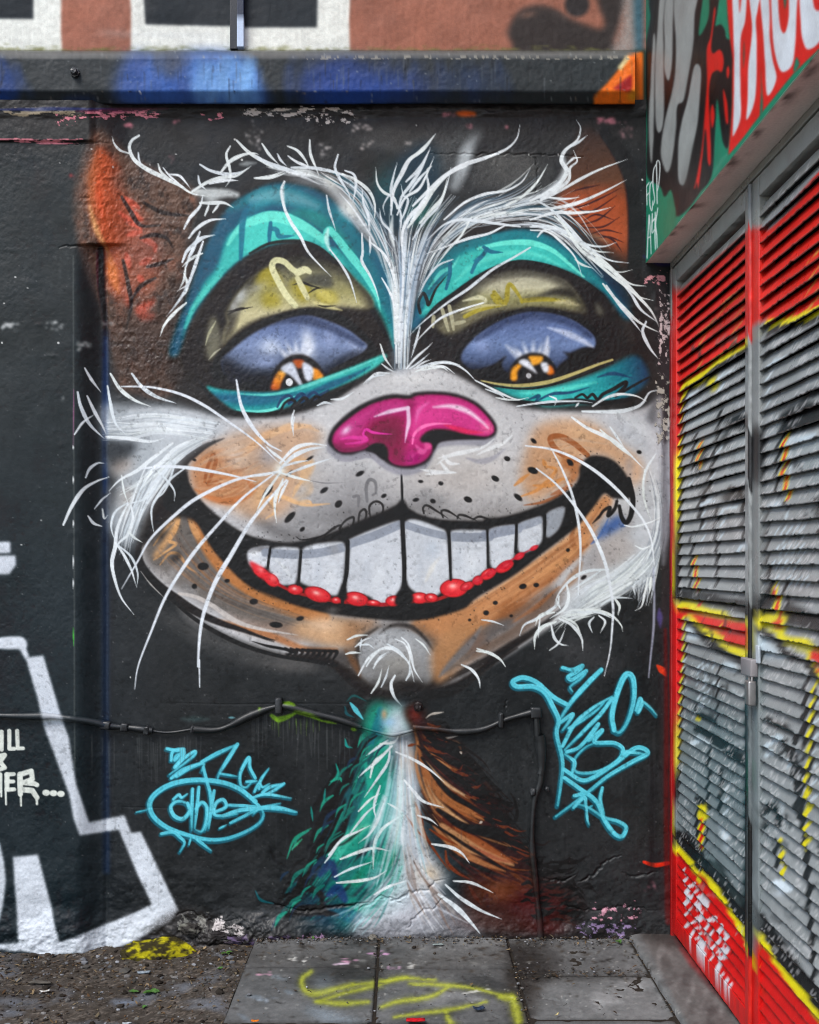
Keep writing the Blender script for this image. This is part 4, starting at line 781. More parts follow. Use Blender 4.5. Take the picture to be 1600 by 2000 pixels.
for q, w in ((C5(0, 220, 100, 270, 200, 300, 320, 330), 9), (C5(40, 135, 90, 210, 150, 270), 6), (C5(140, 200, 160, 240, 200, 280), 5), (C5(205, 150, 270, 180, 320, 240, 350, 300), 6), (C5(210, 215, 260, 250, 330, 280, 400, 300), 6), (C5(350, 110, 355, 200, 390, 290, 410, 340), 6),
             (C5(535, 205, 515, 290, 550, 370, 600, 450, 615, 500), 6), (C5(0, 360, 90, 350, 180, 315), 7), (C5(230, 290, 350, 290, 470, 310, 580, 340, 660, 360), 7), (C5(580, 310, 640, 340, 650, 420, 630, 520), 6), (C5(560, 330, 660, 380, 740, 450, 775, 540, 770, 640), 7),
             (C5(460, 470, 475, 560, 500, 640, 520, 700), 5), (C5(690, 720, 695, 840, 690, 900, 740, 990, 780, 1080, 800, 1150), 6), (C5(740, 740, 745, 800, 740, 860), 5), (C5(480, 820, 560, 930, 610, 1020, 640, 1110, 655, 1170), 5),
             (C5(185, 380, 165, 440, 185, 550, 230, 650, 290, 740, 340, 840, 420, 930, 490, 1000), 7), (C5(820, 1010, 860, 1080, 890, 1150, 910, 1260), 5), (C5(750, 780, 830, 850, 880, 950, 900, 1060), 6), (C5(810, 1440, 840, 1530, 890, 1600), 5), (C5(820, 1570, 860, 1600, 900, 1620), 4)):
    H(q, w)
S(C5(185, 380, 170, 450, 190, 560), 9, (214, 226, 226), .75, 4)
S(C5(250, 300, 330, 320, 420, 360), 14, CRM, .75, 6)
# hairs at the bridge of the nose
for q, w in ((C5(980, 1600, 1040, 1530, 1120, 1460, 1150, 1430), 5), (C5(1000, 1600, 1060, 1560, 1130, 1500), 4), (C5(1030, 1600, 1090, 1560, 1140, 1540), 4), (C5(1040, 1620, 1130, 1580, 1220, 1560, 1330, 1575), 6), (C5(1080, 1610, 1200, 1590, 1260, 1620), 5),
             (C5(840, 1640, 770, 1650, 720, 1690), 5), (C5(870, 1630, 790, 1630, 730, 1670, 700, 1700), 5), (C5(490, 1800, 560, 1795, 640, 1750), 5), (C5(400, 1840, 450, 1820, 500, 1830), 5), (C5(250, 1870, 235, 1920, 230, 1990), 4),
             (C6(40, 1420, 140, 1390, 240, 1390, 320, 1430, 390, 1500), 6), (C6(120, 1410, 200, 1410, 260, 1450), 4), (C6(380, 1490, 460, 1530, 540, 1570, 620, 1600, 690, 1590), 5), (C6(440, 1540, 520, 1570, 560, 1600), 4), (C6(500, 1590, 560, 1600, 640, 1605), 4),
             (C6(810, 1580, 850, 1600, 840, 1635), 4), (C6(980, 1620, 960, 1645), 4), (C6(620, 1640, 800, 1615, 980, 1610, 1060, 1620), 5), (C6(1060, 1640, 1140, 1590, 1220, 1570, 1310, 1580, 1370, 1610), 6), (C6(1000, 1670, 1200, 1670, 1300, 1650, 1350, 1620, 1390, 1560, 1450, 1545), 8)):
    H(q, w)
# --- left cheek fur
F(L1(320, 300, 500, 290, 700, 290, 900, 330, 1050, 390, 1100, 440, 950, 530, 820, 620, 760, 720, 680, 800, 620, 900, 560, 1030, 520, 1150, 470, 1180, 400, 1100, 360, 1000, 400, 860, 420, 760, 350, 640, 420, 560, 340, 500), (188, 197, 202), 9, .84)
F(L1(335, 520, 430, 515, 540, 535, 480, 630, 400, 690, 345, 640), (52, 56, 60), 7, .95); F(L1(350, 800, 390, 830, 370, 930, 330, 950), (110, 112, 116), 6, .6)
F(L1(420, 830, 500, 800, 560, 900, 500, 1010, 440, 960), (170, 164, 156), 8, .6); F(L1(400, 640, 520, 640, 460, 720, 380, 720), (166, 150, 136), 8, .6)
tuft(L1(1050, 390, 850, 360, 650, 340, 480, 350, 340, 390), L1(1000, 520, 800, 480, 640, 470, 480, 500, 330, 490), 70, 4.6, WHT, .8, 6, 1.3, .55, (.3, .1), cols=[WHT, CRM, (212, 220, 224), (172, 182, 188)])
tuft(L1(1000, 470, 850, 520, 700, 620, 560, 740, 420, 820), L1(900, 560, 760, 680, 660, 820, 560, 960, 480, 1100), 80, 4.6, WHT, .8, 6, 1.3, .55, (.3, .1), cols=[WHT, CRM, (206, 216, 222), (164, 172, 178)])
tuft(L1(600, 640, 540, 780, 500, 900, 450, 1040, 400, 1200), L1(660, 800, 600, 920, 540, 1060, 500, 1180, 500, 1300), 34, 4, WHT, .75, 5, 1.3, .45, (.4, .1), cols=[WHT, (206, 218, 224), (120, 126, 130)])
for q, w in ((L1(210, 60, 250, 130, 310, 210), 6), (L1(165, 210, 185, 300, 240, 410, 330, 500), 8), (L1(225, 235, 270, 330, 320, 420, 340, 470), 7), (L1(145, 475, 200, 400, 270, 350), 5), (L1(370, 95, 430, 190, 520, 260, 620, 300), 8), (L1(505, 95, 570, 180, 660, 240, 780, 280), 8),
             (L1(350, 170, 370, 280, 400, 400, 460, 470), 7), (L1(215, 745, 240, 690, 290, 655, 330, 655), 6), (L1(75, 1040, 130, 920, 200, 820, 280, 770, 360, 740), 8), (L1(270, 940, 320, 880, 370, 840), 4), (L1(230, 985, 265, 1030, 320, 1050), 6),
             (L1(660, 700, 730, 770, 770, 830, 770, 890), 5), (L1(780, 640, 740, 760, 700, 840, 640, 890), 5), (L1(830, 690, 740, 760, 680, 840, 630, 930, 630, 1020, 645, 1100), 6), (L1(440, 730, 455, 830, 480, 900), 4), (L1(480, 910, 440, 990, 410, 1080, 400, 1180, 380, 1280, 400, 1390, 440, 1500, 515, 1600), 8),
             (L1(500, 920, 510, 1000, 480, 1100, 420, 1160, 385, 1260), 6), (L1(400, 1150, 450, 1220, 500, 1320, 530, 1420), 6), (L1(410, 1160, 500, 1240, 540, 1340, 535, 1430), 5), (L1(480, 1080, 520, 1120, 570, 1150), 5), (L1(480, 900, 400, 960, 375, 1050, 400, 1140), 5),
             (L1(880, 510, 780, 560, 700, 640, 620, 720, 560, 820), 8), (L1(760, 530, 640, 620, 540, 700, 430, 760, 360, 830), 8), (L1(340, 490, 480, 500, 620, 520, 700, 500), 8), (L1(660, 790, 600, 870, 520, 900, 470, 910), 5), (L1(320, 940, 330, 1000, 350, 980), 4), (L1(1050, 410, 900, 385, 780, 390, 640, 440), 6)):
    H(q, w)
# --- right cheek and jaw fur
tuft(L3(1230, 420, 1270, 600, 1290, 800, 1290, 1000, 1260, 1180), L3(1300, 420, 1322, 640, 1325, 850, 1315, 1050, 1290, 1240), 60, 5, WHT, .6, 8, 2, .5, (.4, .1), cols=[(206, 214, 220), (150, 158, 166), (96, 102, 110), (70, 74, 82), (186, 194, 202)])
tuft(L3(1130, 1250, 1110, 1330, 1100, 1420, 1080, 1500), L3(1260, 1180, 1240, 1300, 1220, 1420, 1190, 1560), 40, 4.4, WHT, .8, 8, 1.4, .4, (.5, .06), cols=[WHT, (190, 200, 208), (140, 148, 156)])
tuft(L3(1180, 700, 1220, 850, 1230, 1000, 1200, 1150, 1120, 1300, 980, 1420), L3(1260, 800, 1290, 950, 1280, 1100, 1250, 1250, 1180, 1400, 1050, 1500), 70, 4, WHT, .65, 8, 1.3, .55, (.3, .1), cols=[WHT, (204, 216, 222), (150, 160, 170), (118, 126, 136)])
F(L3(900, 1340, 1000, 1300, 1100, 1250, 1180, 1280, 1190, 1360, 1080, 1440, 960, 1500, 860, 1560, 760, 1620, 660, 1640, 640, 1600, 700, 1500, 800, 1420), (196, 205, 210), 8, .86)
tuft(L3(1150, 1180, 1060, 1270, 940, 1360, 800, 1440, 700, 1540), L3(1230, 1280, 1150, 1380, 1020, 1470, 860, 1560, 700, 1640), 80, 4.6, WHT, .8, 8, 1.3, .5, (.3, .08), cols=[WHT, CRM, (210, 218, 224), (168, 178, 184)])
tuft(L3(880, 1560, 780, 1590, 680, 1600, 600, 1640), L3(880, 1620, 760, 1640, 660, 1660, 580, 1760), 34, 4.4, WHT, .85, 9, 1.3, .4, (.3, .08), cols=[WHT, CRM])
for q, w in ((L3(930, 1330, 800, 1340, 700, 1390, 620, 1480, 590, 1560), 7), (L3(880, 1340, 760, 1420, 700, 1460), 5), (L3(670, 1430, 680, 1510, 650, 1580, 560, 1640), 7), (L3(620, 1500, 600, 1560, 480, 1640, 400, 1680, 370, 1750), 7), (L3(590, 1600, 500, 1620, 470, 1680), 6),
             (L3(600, 1660, 520, 1690, 470, 1750, 465, 1830), 8), (L3(500, 1640, 490, 1720, 490, 1760), 4), (L3(570, 1680, 590, 1760, 630, 1800, 680, 1810), 6), (L3(560, 1840, 620, 1790, 660, 1700), 4), (L3(620, 1640, 700, 1680, 760, 1760, 770, 1840), 7), (L3(640, 1630, 720, 1670, 760, 1740), 5),
             (L3(740, 1590, 850, 1590, 950, 1620, 1010, 1680, 1020, 1720), 7), (L3(700, 1600, 860, 1600, 960, 1640), 6), (L3(840, 1630, 810, 1670, 830, 1730), 5), (L3(870, 1620, 910, 1660, 880, 1730), 5), (L3(960, 1500, 1000, 1560, 990, 1620), 6), (L3(880, 1560, 960, 1510, 1080, 1510), 5),
             (L3(1100, 1400, 1090, 1450, 1100, 1490), 5), (L3(1180, 1380, 1160, 1480, 1140, 1560, 1100, 1590), 5), (L3(1200, 1380, 1190, 1480), 6), (L3(600, 1520, 630, 1580), 5), (L3(1160, 700, 1150, 800, 1160, 900, 1200, 1020), 5), (L3(1230, 600, 1170, 700, 1150, 820), 5),
             (L3(1030, 1050, 1090, 1060, 1200, 1030, 1260, 1000), 4), (L3(1100, 1180, 1150, 1200, 1210, 1170), 4), (L3(700, 370, 800, 440, 950, 510, 1050, 590, 1150, 690), 8), (L3(880, 450, 1000, 560, 1060, 610), 6), (L3(940, 430, 1030, 560), 5)):
    H(q, w)
S(L3(960, 340, 1100, 400, 1180, 480, 1240, 560), 24, (206, 212, 214), .5, 14)
S(L3(1215, 1320, 1220, 1500, 1215, 1700, 1200, 1850, 1185, 2010), 5, (166, 172, 192), .8, 2.5, (.6, .5))
# --- whiskers
for q, w in ((L1(440, 175, 620, 180, 800, 220, 950, 290, 1100, 390, 1280, 520, 1420, 650), 6), (L1(1158, 135, 1190, 300, 1260, 430, 1350, 530, 1440, 580), 8), (L1(560, 690, 700, 675, 870, 685, 1100, 725, 1280, 770), 7),
             (L1(1430, 710, 1250, 735, 1100, 780, 900, 880, 750, 1000, 620, 1130, 540, 1270, 440, 1440), 7), (L1(1410, 710, 1200, 870, 1050, 1030, 880, 1230, 720, 1480, 620, 1720, 545, 1920) + PX(263, 1346), 7), (L1(1470, 760, 1390, 850, 1250, 1020, 1130, 1220, 1030, 1390, 960, 1570, 930, 1720, 918, 1920) + PX(389, 1290, 390, 1342), 9),
             (L3(410, 550, 560, 570, 700, 620, 850, 710, 980, 820, 1080, 930, 1150, 1020, 1200, 1140, 1220, 1300), 7), (L3(582, 588, 640, 700, 700, 850, 740, 1020, 755, 1200, 745, 1400, 740, 1490), 6), (L3(478, 693, 600, 790, 720, 930, 820, 1080, 900, 1260, 935, 1400, 960, 1560, 955, 1700, 940, 1850, 905, 2000), 7)):
    H(q, w, (224, 232, 238), .97, 1.6, (.4, .2))
Dab(*L2(150, 630)[0], 12, 14, (232, 236, 226), .9)
for q, w in ((L2(150, 630, 230, 550, 330, 505, 430, 490), 9), (L2(150, 590, 240, 500, 340, 470, 440, 480), 8), (L2(170, 610, 260, 585, 340, 572), 5), (L2(190, 660, 320, 610, 470, 560), 6), (L2(150, 650, 250, 680, 350, 705), 6), (L2(170, 690, 125, 800, 118, 880, 128, 960), 7), (L2(200, 700, 160, 780, 140, 840), 6),
             (L2(160, 640, 60, 780, 0, 900), 6), (L2(150, 640, 60, 660, -60, 680), 6), (L2(240, 300, 230, 360, 235, 420), 4), (L2(180, 580, 100, 520, 60, 480), 6)):
    H(q, w)
S(L2(340, 700, 430, 715, 540, 712), 3, (120, 120, 122), .8, 1.4)
# chin hairs
for q, w in ((L2(570, 1695, 630, 1670, 700, 1665), 5), (L2(620, 1740, 670, 1700, 720, 1680), 4), (L2(660, 1690, 650, 1760), 4), (L2(640, 1730, 700, 1725, 740, 1750), 4), (L2(560, 1785, 600, 1775, 660, 1778), 5), (L2(690, 1860, 740, 1790, 790, 1750, 850, 1750, 910, 1790, 960, 1850, 990, 1960), 6),
             (L2(740, 1850, 780, 1800, 830, 1770), 4), (L2(820, 1720, 900, 1770, 950, 1830), 5), (L2(870, 1690, 930, 1720, 960, 1790, 960, 1870), 4), (L2(910, 1680, 950, 1720, 970, 1790, 990, 1880, 1040, 1960), 5), (L2(1000, 1690, 1050, 1730, 1090, 1790), 4), (L2(1410, 1570, 1480, 1580, 1550, 1605), 4), (L2(1380, 1765, 1450, 1775, 1520, 1810, 1560, 1860), 6),
             (L5(0, 205, 50, 120, 110, 75, 170, 75), 5), (L5(65, 295, 100, 240, 120, 170), 5), (L5(115, 265, 140, 210, 155, 155), 4), (L5(185, 205, 165, 250, 180, 310, 220, 360), 7), (L5(520, 150, 570, 175, 605, 220, 615, 270), 6), (L5(600, 70, 670, 95, 720, 130, 740, 160), 6), (L5(240, 230, 260, 190, 255, 130), 5), (L5(75, 170, 100, 130, 140, 100), 4)):
    H(q, w)

# --- neck and chest
F(L5(140, 350, 280, 340, 300, 520, 320, 650, 360, 850, 450, 1050, 520, 1200, 560, 1400, 640, 1500, 300, 1500, -40, 1500, -300, 1500, -220, 1300, -120, 1100, -60, 900, 0, 700, 60, 560, 120, 430), (40, 52, 58), 12, .85)
# teal side
F(L4(1400, 380, 1480, 400, 1560, 420, 1580, 520, 1500, 640, 1500, 800, 1540, 950, 1580, 1150, 1600, 1400, 1500, 1560, 1280, 1640, 1080, 1600, 1000, 1500, 1100, 1380, 1080, 1260, 1180, 1100, 1200, 950, 1260, 800, 1340, 650, 1340, 500), lgrad(L4(1050, 1200)[0], L4(1500, 1100)[0], (0, (16, 62, 78)), (.4, (20, 112, 104)), (1, (30, 150, 124))), 8, .95)
tuft(L5(150, 430, 60, 560, -20, 740, -120, 960, -260, 1240), L5(230, 850, 170, 1060, 80, 1240, -40, 1380, -220, 1490), 90, 9, TEAL, .75, 12, 3, .6, (.3, .1), cols=[(16, 62, 78), (20, 112, 104), (30, 150, 124), (26, 27, 30), (60, 176, 150), (18, 84, 96), (22, 26, 34)])
tuft(L5(120, 420, 20, 540, -60, 720, -150, 920, -300, 1200), L5(100, 500, 0, 700, -100, 900, -200, 1120, -380, 1420), 22, 7, BLK, .8, 14, 2.4, .5, (.3, .1), cols=[(24, 24, 28), (20, 40, 52), (28, 28, 30)])
for q, w, c in ((L4(1460, 640, 1420, 800, 1440, 940, 1380, 1080, 1260, 1220), 40, (24, 146, 122)), (L4(1380, 900, 1340, 1050, 1250, 1150, 1200, 1240), 26, (60, 176, 150)), (L4(1240, 1160, 1320, 1090, 1400, 1060), 12, (90, 196, 160)),
                (L4(1300, 1380, 1400, 1280, 1500, 1260, 1520, 1320, 1440, 1440), 40, (20, 136, 108)), (L4(1150, 1420, 1260, 1330, 1340, 1250), 26, (20, 120, 110)), (L4(1240, 820, 1280, 980, 1220, 1100), 22, (18, 90, 96)), (L4(1440, 420, 1420, 540, 1380, 620), 24, (24, 110, 124)),
                (L4(1300, 1520, 1420, 1500, 1500, 1440, 1590, 1380), 26, (40, 166, 140)), (L4(1290, 1480, 1260, 1520), 24, (26, 132, 116)), (L4(1350, 700, 1380, 850, 1330, 960), 16, (40, 160, 136)), (L4(1100, 1340, 1160, 1280, 1190, 1360), 18, (20, 48, 92)), (L4(1150, 1450, 1200, 1420, 1240, 1480), 22, (18, 56, 104)), (L4(1160, 1530, 1280, 1570, 1380, 1600), 26, (18, 84, 104))):
    S(q, w, c, .85, 6, (.5, .5))
F(L4(1480, 1210, 1530, 1230, 1530, 1290, 1480, 1360, 1440, 1340, 1460, 1280), (16, 122, 96), 4, .8)
F(L4(1350, 1380, 1380, 1310, 1450, 1260, 1440, 1360, 1380, 1420), (110, 180, 180), 4, .7)
for q, w in ((L4(1250, 620, 1200, 720, 1180, 800, 1110, 900, 1060, 990, 1050, 1060), 14), (L4(1320, 560, 1260, 700, 1260, 800, 1180, 920, 1100, 1050, 1030, 1200), 20), (L4(1280, 900, 1240, 1050, 1160, 1180, 1080, 1280, 1000, 1400, 900, 1520), 18), (L4(1250, 1000, 1220, 1120, 1120, 1240), 10),
             (L4(1340, 1080, 1240, 1160, 1180, 1180), 6), (L4(1100, 1550, 1110, 1460, 1050, 1420, 980, 1430, 900, 1500), 14), (L4(800, 1490, 950, 1520, 1100, 1520, 1250, 1510, 1400, 1480), 10), (L4(900, 1560, 1050, 1540, 1200, 1560), 22), (L4(820, 1180, 850, 1260, 920, 1300), 5)):
    S(q, w, (26, 27, 30), .88, 5, (.3, .2))
for q, w, c in ((L4(1050, 1080, 960, 1140, 915, 1250), 6, (40, 150, 120)), (L4(1000, 1140, 940, 1200), 5, (60, 176, 130)), (L4(1190, 720, 1200, 780, 1150, 840), 6, (30, 150, 130)), (L4(1130, 860, 1120, 950), 5, (30, 130, 120)), (L4(1050, 960, 1060, 1040), 5, (30, 130, 120)), (L4(740, 1430, 770, 1480, 840, 1500), 6, (26, 96, 104)),
                (L4(1240, 580, 1250, 620, 1280, 630), 6, (30, 150, 140)), (L4(1270, 380, 1300, 420, 1340, 470), 10, (90, 200, 214)), (L4(1250, 370, 1290, 340, 1360, 370), 5, (24, 84, 84)), (L4(1240, 400, 1250, 440, 1290, 460), 6, (26, 84, 92)), (L4(1160, 820, 1210, 800, 1220, 820), 8, (40, 160, 130)), (L4(900, 1460, 960, 1400, 1020, 1330), 12, (18, 62, 72))):
    S(q, w, c, .9, 2, (.3, .2))
# white middle
F(L5(150, 370, 240, 370, 260, 450, 270, 560, 300, 680, 320, 820, 300, 900, 330, 1040, 400, 1150, 440, 1260, 380, 1330, 420, 1420, 300, 1480, 100, 1480, -40, 1480, 60, 1360, 160, 1280, 200, 1120, 150, 960, 190, 800, 200, 640, 130, 520, 140, 440), (198, 206, 214), 9, .92)
Dab(*L5(215, 520)[0], 12, 14, (90, 96, 104), .6); Dab(*L5(180, 800)[0], 16, 40, (120, 190, 200), .6); Dab(*L5(100, 1000)[0], 20, 50, (110, 180, 190), .5, .3); Dab(*L5(260, 640)[0], 10, 30, (206, 180, 156), .7)
Dab(*L5(350, 1210)[0], 24, 20, (206, 186, 156), .8); Dab(*L5(150, 440)[0], 14, 10, (150, 190, 226), .7); Dab(*L5(130, 400)[0], 6, 10, (200, 160, 120), .8)
F(L5(-40, 1500, 60, 1420, 200, 1400, 380, 1330, 480, 1330, 560, 1420, 620, 1500, 400, 1540, 100, 1540), (150, 150, 156), 8, .75, grain=.4)
# brown side
F(L5(230, 380, 330, 340, 330, 420, 420, 470, 520, 560, 560, 640, 600, 700, 660, 760, 700, 860, 740, 940, 800, 1040, 860, 1120, 880, 1200, 860, 1260, 700, 1240, 560, 1180, 460, 1080, 380, 940, 330, 800, 310, 660, 290, 520), (50, 32, 26), 5, .95)
tuft(L5(290, 430, 360, 530, 470, 620, 560, 700, 650, 770), L5(330, 880, 440, 1030, 560, 1130, 720, 1200, 890, 1230), 80, 8, BLK, .75, 10, 2.4, .55, (.3, .1), cols=[(60, 36, 27), (160, 92, 52), (122, 62, 36), (26, 20, 19), (186, 136, 92), (96, 44, 28), (40, 26, 22)])
tuft(L5(320, 460, 420, 520, 540, 600, 640, 700, 720, 800), L5(480, 760, 600, 860, 700, 960, 820, 1080, 960, 1200), 40, 6, BLK, .85, 14, 1.8, .45, (.4, .08), cols=[(26, 21, 20), (34, 24, 22)])
tuft(L5(420, 960, 560, 1060, 720, 1140, 900, 1230, 1020, 1260), L5(480, 1180, 620, 1280, 780, 1360, 920, 1420, 1080, 1470), 46, 9, BLK, .65, 12, 3, .5, (.3, .1), cols=[(70, 38, 30), (120, 62, 38), (40, 25, 23), (92, 40, 32), (26, 20, 20), (150, 88, 56)])
Dab(*L5(290, 400)[0], 14, 14, (110, 44, 24), .9); Dab(*L5(320, 355)[0], 10, 8, (26, 24, 24), .95)
for q, w, c in ((L5(320, 640, 380, 750, 460, 830, 560, 890, 630, 930), 26, (164, 102, 60)), (L5(400, 720, 480, 790, 560, 850, 630, 900), 18, (110, 62, 40)), (L5(330, 720, 380, 830, 460, 900, 560, 960), 16, (196, 150, 106)), (L5(420, 960, 520, 1040, 640, 1090, 780, 1160), 30, (184, 134, 92)),
                (L5(480, 970, 600, 1040, 720, 1110, 800, 1150), 14, (140, 76, 44)), (L5(380, 960, 470, 1060, 600, 1140, 740, 1190), 16, (168, 110, 70)), (L5(340, 640, 430, 740, 520, 800, 600, 840), 7, (206, 170, 130)), (L5(380, 560, 480, 650, 560, 700), 14, (44, 28, 24)),
                (L5(280, 460, 310, 600, 340, 740, 400, 860), 8, (150, 92, 54)), (L5(560, 1060, 680, 1120, 780, 1150), 9, (150, 84, 60)), (L5(300, 540, 290, 640, 320, 760, 380, 880, 420, 920), 7, (176, 120, 76))):
    S(q, w, c, .9, 4.5, (.3, .15))
for q, w in ((L5(300, 560, 420, 660, 540, 740, 660, 790, 720, 785), 8), (L5(330, 540, 480, 600, 560, 660, 610, 700, 615, 720), 8), (L5(340, 480, 440, 540, 520, 600, 520, 630), 12), (L5(320, 620, 440, 780, 560, 860, 680, 920, 770, 940), 12), (L5(400, 880, 520, 960, 640, 1000, 760, 1040, 830, 1080), 18),
             (L5(300, 910, 420, 980, 540, 1060, 640, 1120, 740, 1180, 870, 1220), 7), (L5(700, 900, 770, 950, 800, 910, 790, 840, 770, 800), 6), (L5(480, 1110, 580, 1160, 680, 1200, 800, 1240), 9), (L5(340, 500, 420, 440, 480, 500), 8), (L5(560, 760, 640, 850, 700, 900), 16), (L5(600, 960, 720, 1000, 820, 1060), 14), (L5(640, 1290, 650, 1340, 665, 1390), 7), (L5(850, 1150, 900, 1170, 970, 1150), 8)):
    S(q, w, (26, 20, 19), .9, 3.5, (.4, .15))
for q, w in ((L5(290, 900, 330, 1000, 400, 1110, 460, 1190), 6), (L5(440, 1090, 450, 1150, 500, 1200, 560, 1230), 8), (L5(360, 980, 420, 1020, 500, 1060), 7), (L5(240, 910, 290, 980, 350, 1040), 5), (L5(560, 1270, 590, 1320, 620, 1360), 8), (L5(280, 840, 310, 900, 330, 960), 6), (L5(250, 560, 290, 550), 6), (L5(290, 880, 320, 960, 350, 1030), 5)):
    S(q, w, (122, 56, 28), .9, 2.2, (.4, .2))
F(L5(560, 1200, 700, 1220, 860, 1260, 960, 1240, 1060, 1300, 1120, 1400, 960, 1480, 700, 1500, 560, 1420, 520, 1300), (60, 34, 30), 12, .85, grain=.4)
Dab(*L5(720, 1290)[0], 40, 22, (128, 72, 44), .7); Dab(*L5(880, 1360)[0], 50, 36, (86, 34, 32), .6); Dab(*L5(950, 1480)[0], 40, 12, (96, 40, 40), .5); Dab(*L5(610, 1440)[0], 50, 20, (84, 62, 58), .6)
for k in range(26):
    x = prng.uniform(960, 1140); y = prng.uniform(1230, 1440)
    S(L5(x, y, x + 40, y - 10 + prng.normal(0, 14), x + 70, y + prng.normal(0, 20)), 6, (24, 20, 20), .7, 3, (.3, .1))
for q in (L5(400, 505, 440, 520, 500, 510), L5(430, 390, 370, 400, 340, 420), L5(520, 600, 515, 585), L5(625, 940, 610, 950)):
    S(q, 5, (196, 188, 176), .85, 1.6, (.2, .2))
for q in (L5(440, 540, 500, 545, 520, 590), L5(380, 500, 460, 530)): S(q, 8, (90, 70, 56), .7, 3)
for k in range(60):   # curled flicks of teal and black along the outer edge
    t_ = prng.random(); x_ = 100 - 420 * t_ + prng.normal(0, 40); y_ = 480 + 900 * t_ + prng.normal(0, 40); L_ = prng.uniform(50, 130)
    S(L5(x_, y_, x_ - L_ * .5, y_ + L_ * .35, x_ - L_ * .75, y_ + L_ * .9), prng.uniform(4, 9), ((24, 24, 28), (20, 84, 84), (24, 118, 104), (18, 52, 74), (40, 150, 124))[int(prng.random() * 5)], .85, 2, (.5, .08))
for k in range(90):
    t_ = prng.random(); x_ = 330 + 520 * t_ + prng.normal(0, 30); y_ = 480 + 640 * t_ + prng.normal(0, 40); L_ = prng.uniform(50, 120)
    S(L5(x_, y_, x_ + L_ * .6, y_ + L_ * .25, x_ + L_, y_ + L_ * .2 + prng.normal(0, 14)), prng.uniform(3, 8), ((22, 18, 17), (40, 26, 22), (104, 54, 34), (22, 18, 18))[int(prng.random() * 4)], .85, 1.8, (.5, .06))
tuft(L5(210, 1050, 140, 1200, 0, 1330, -120, 1440), L5(230, 1100, 200, 1280, 120, 1420, 40, 1500), 40, 8, WHT, .6, 12, 2.4, .5, (.3, .1), cols=[(196, 206, 214), (60, 160, 140), (150, 196, 200), (20, 104, 100), (120, 126, 134)])
tuft(L5(260, 1050, 330, 1200, 440, 1330, 560, 1440), L5(230, 1100, 250, 1280, 300, 1420, 360, 1500), 34, 7, WHT, .6, 12, 2.4, .5, (.3, .1), cols=[(206, 210, 214), (170, 160, 152), (120, 100, 90), (190, 196, 204)])
tuft(L5(200, 500, 200, 700, 190, 900, 160, 1150), L5(260, 560, 280, 800, 320, 1000, 400, 1250), 36, 7, WHT, .6, 8, 2.4, .5, (.3, .1), cols=[WHT, (196, 206, 216), (150, 190, 200), (206, 190, 170)])
for k in range(40):
    x_, y_ = prng.uniform(820, 1060), prng.uniform(1120, 1420); L_ = prng.uniform(50, 120)
    S(L5(x_, y_, x_ + L_ * .6, y_ + prng.normal(0, 14), x_ + L_, y_ - 14 + prng.normal(0, 20)), prng.uniform(4, 8), (24, 19, 19), .8, 2, (.5, .06))
# white hairs on the neck
for q, w in ((L5(150, 530, 80, 580, 40, 610), 6), (L5(170, 560, 90, 640, 30, 690, 0, 720), 7), (L5(160, 560, 150, 640, 100, 720, 30, 820), 6), (L5(60, 720, 80, 640, 120, 600), 5), (L5(190, 590, 280, 630, 360, 680, 430, 740), 6), (L5(110, 760, 80, 860, 90, 930), 6), (L5(230, 730, 280, 790, 330, 840, 430, 870), 7),
             (L5(140, 820, 100, 930, 60, 1000, 0, 1050), 6), (L5(150, 850, 200, 880, 240, 930), 5), (L5(200, 920, 120, 980, 80, 1060, 75, 1180), 7), (L5(-150, 1110, -80, 1030, 0, 990, 60, 960), 6), (L5(-90, 1130, 0, 1095, 80, 1075, 160, 1090), 7), (L5(-110, 1250, 0, 1240, 80, 1225, 140, 1190), 7),
             (L5(-120, 1220, -40, 1180, 80, 1140), 5), (L5(370, 1055, 460, 1070, 520, 1100, 560, 1150), 7), (L5(480, 1240, 570, 1250, 640, 1280, 680, 1300), 6), (L5(440, 1260, 520, 1330, 620, 1390, 720, 1430), 8), (L5(405, 1310, 490, 1370, 560, 1440, 615, 1505), 10), (L5(80, 1310, 150, 1270, 240, 1240), 6), (L5(300, 910, 360, 930, 400, 960), 5), (L5(0, 890, 60, 830, 110, 800), 5), (L5(110, 550, 180, 540, 210, 500), 6), (L5(-170, 1150, -100, 1060), 4), (L5(-40, 1000, 40, 900, 100, 850), 5)):
    H(q, w)
tuft(L5(160, 600, 120, 800, 60, 1000, 20, 1200), L5(240, 700, 230, 900, 180, 1100, 120, 1300), 22, 7, (180, 214, 216), .5, 6, 3, .4, cols=[(190, 216, 218), (150, 206, 204), (206, 220, 226)])

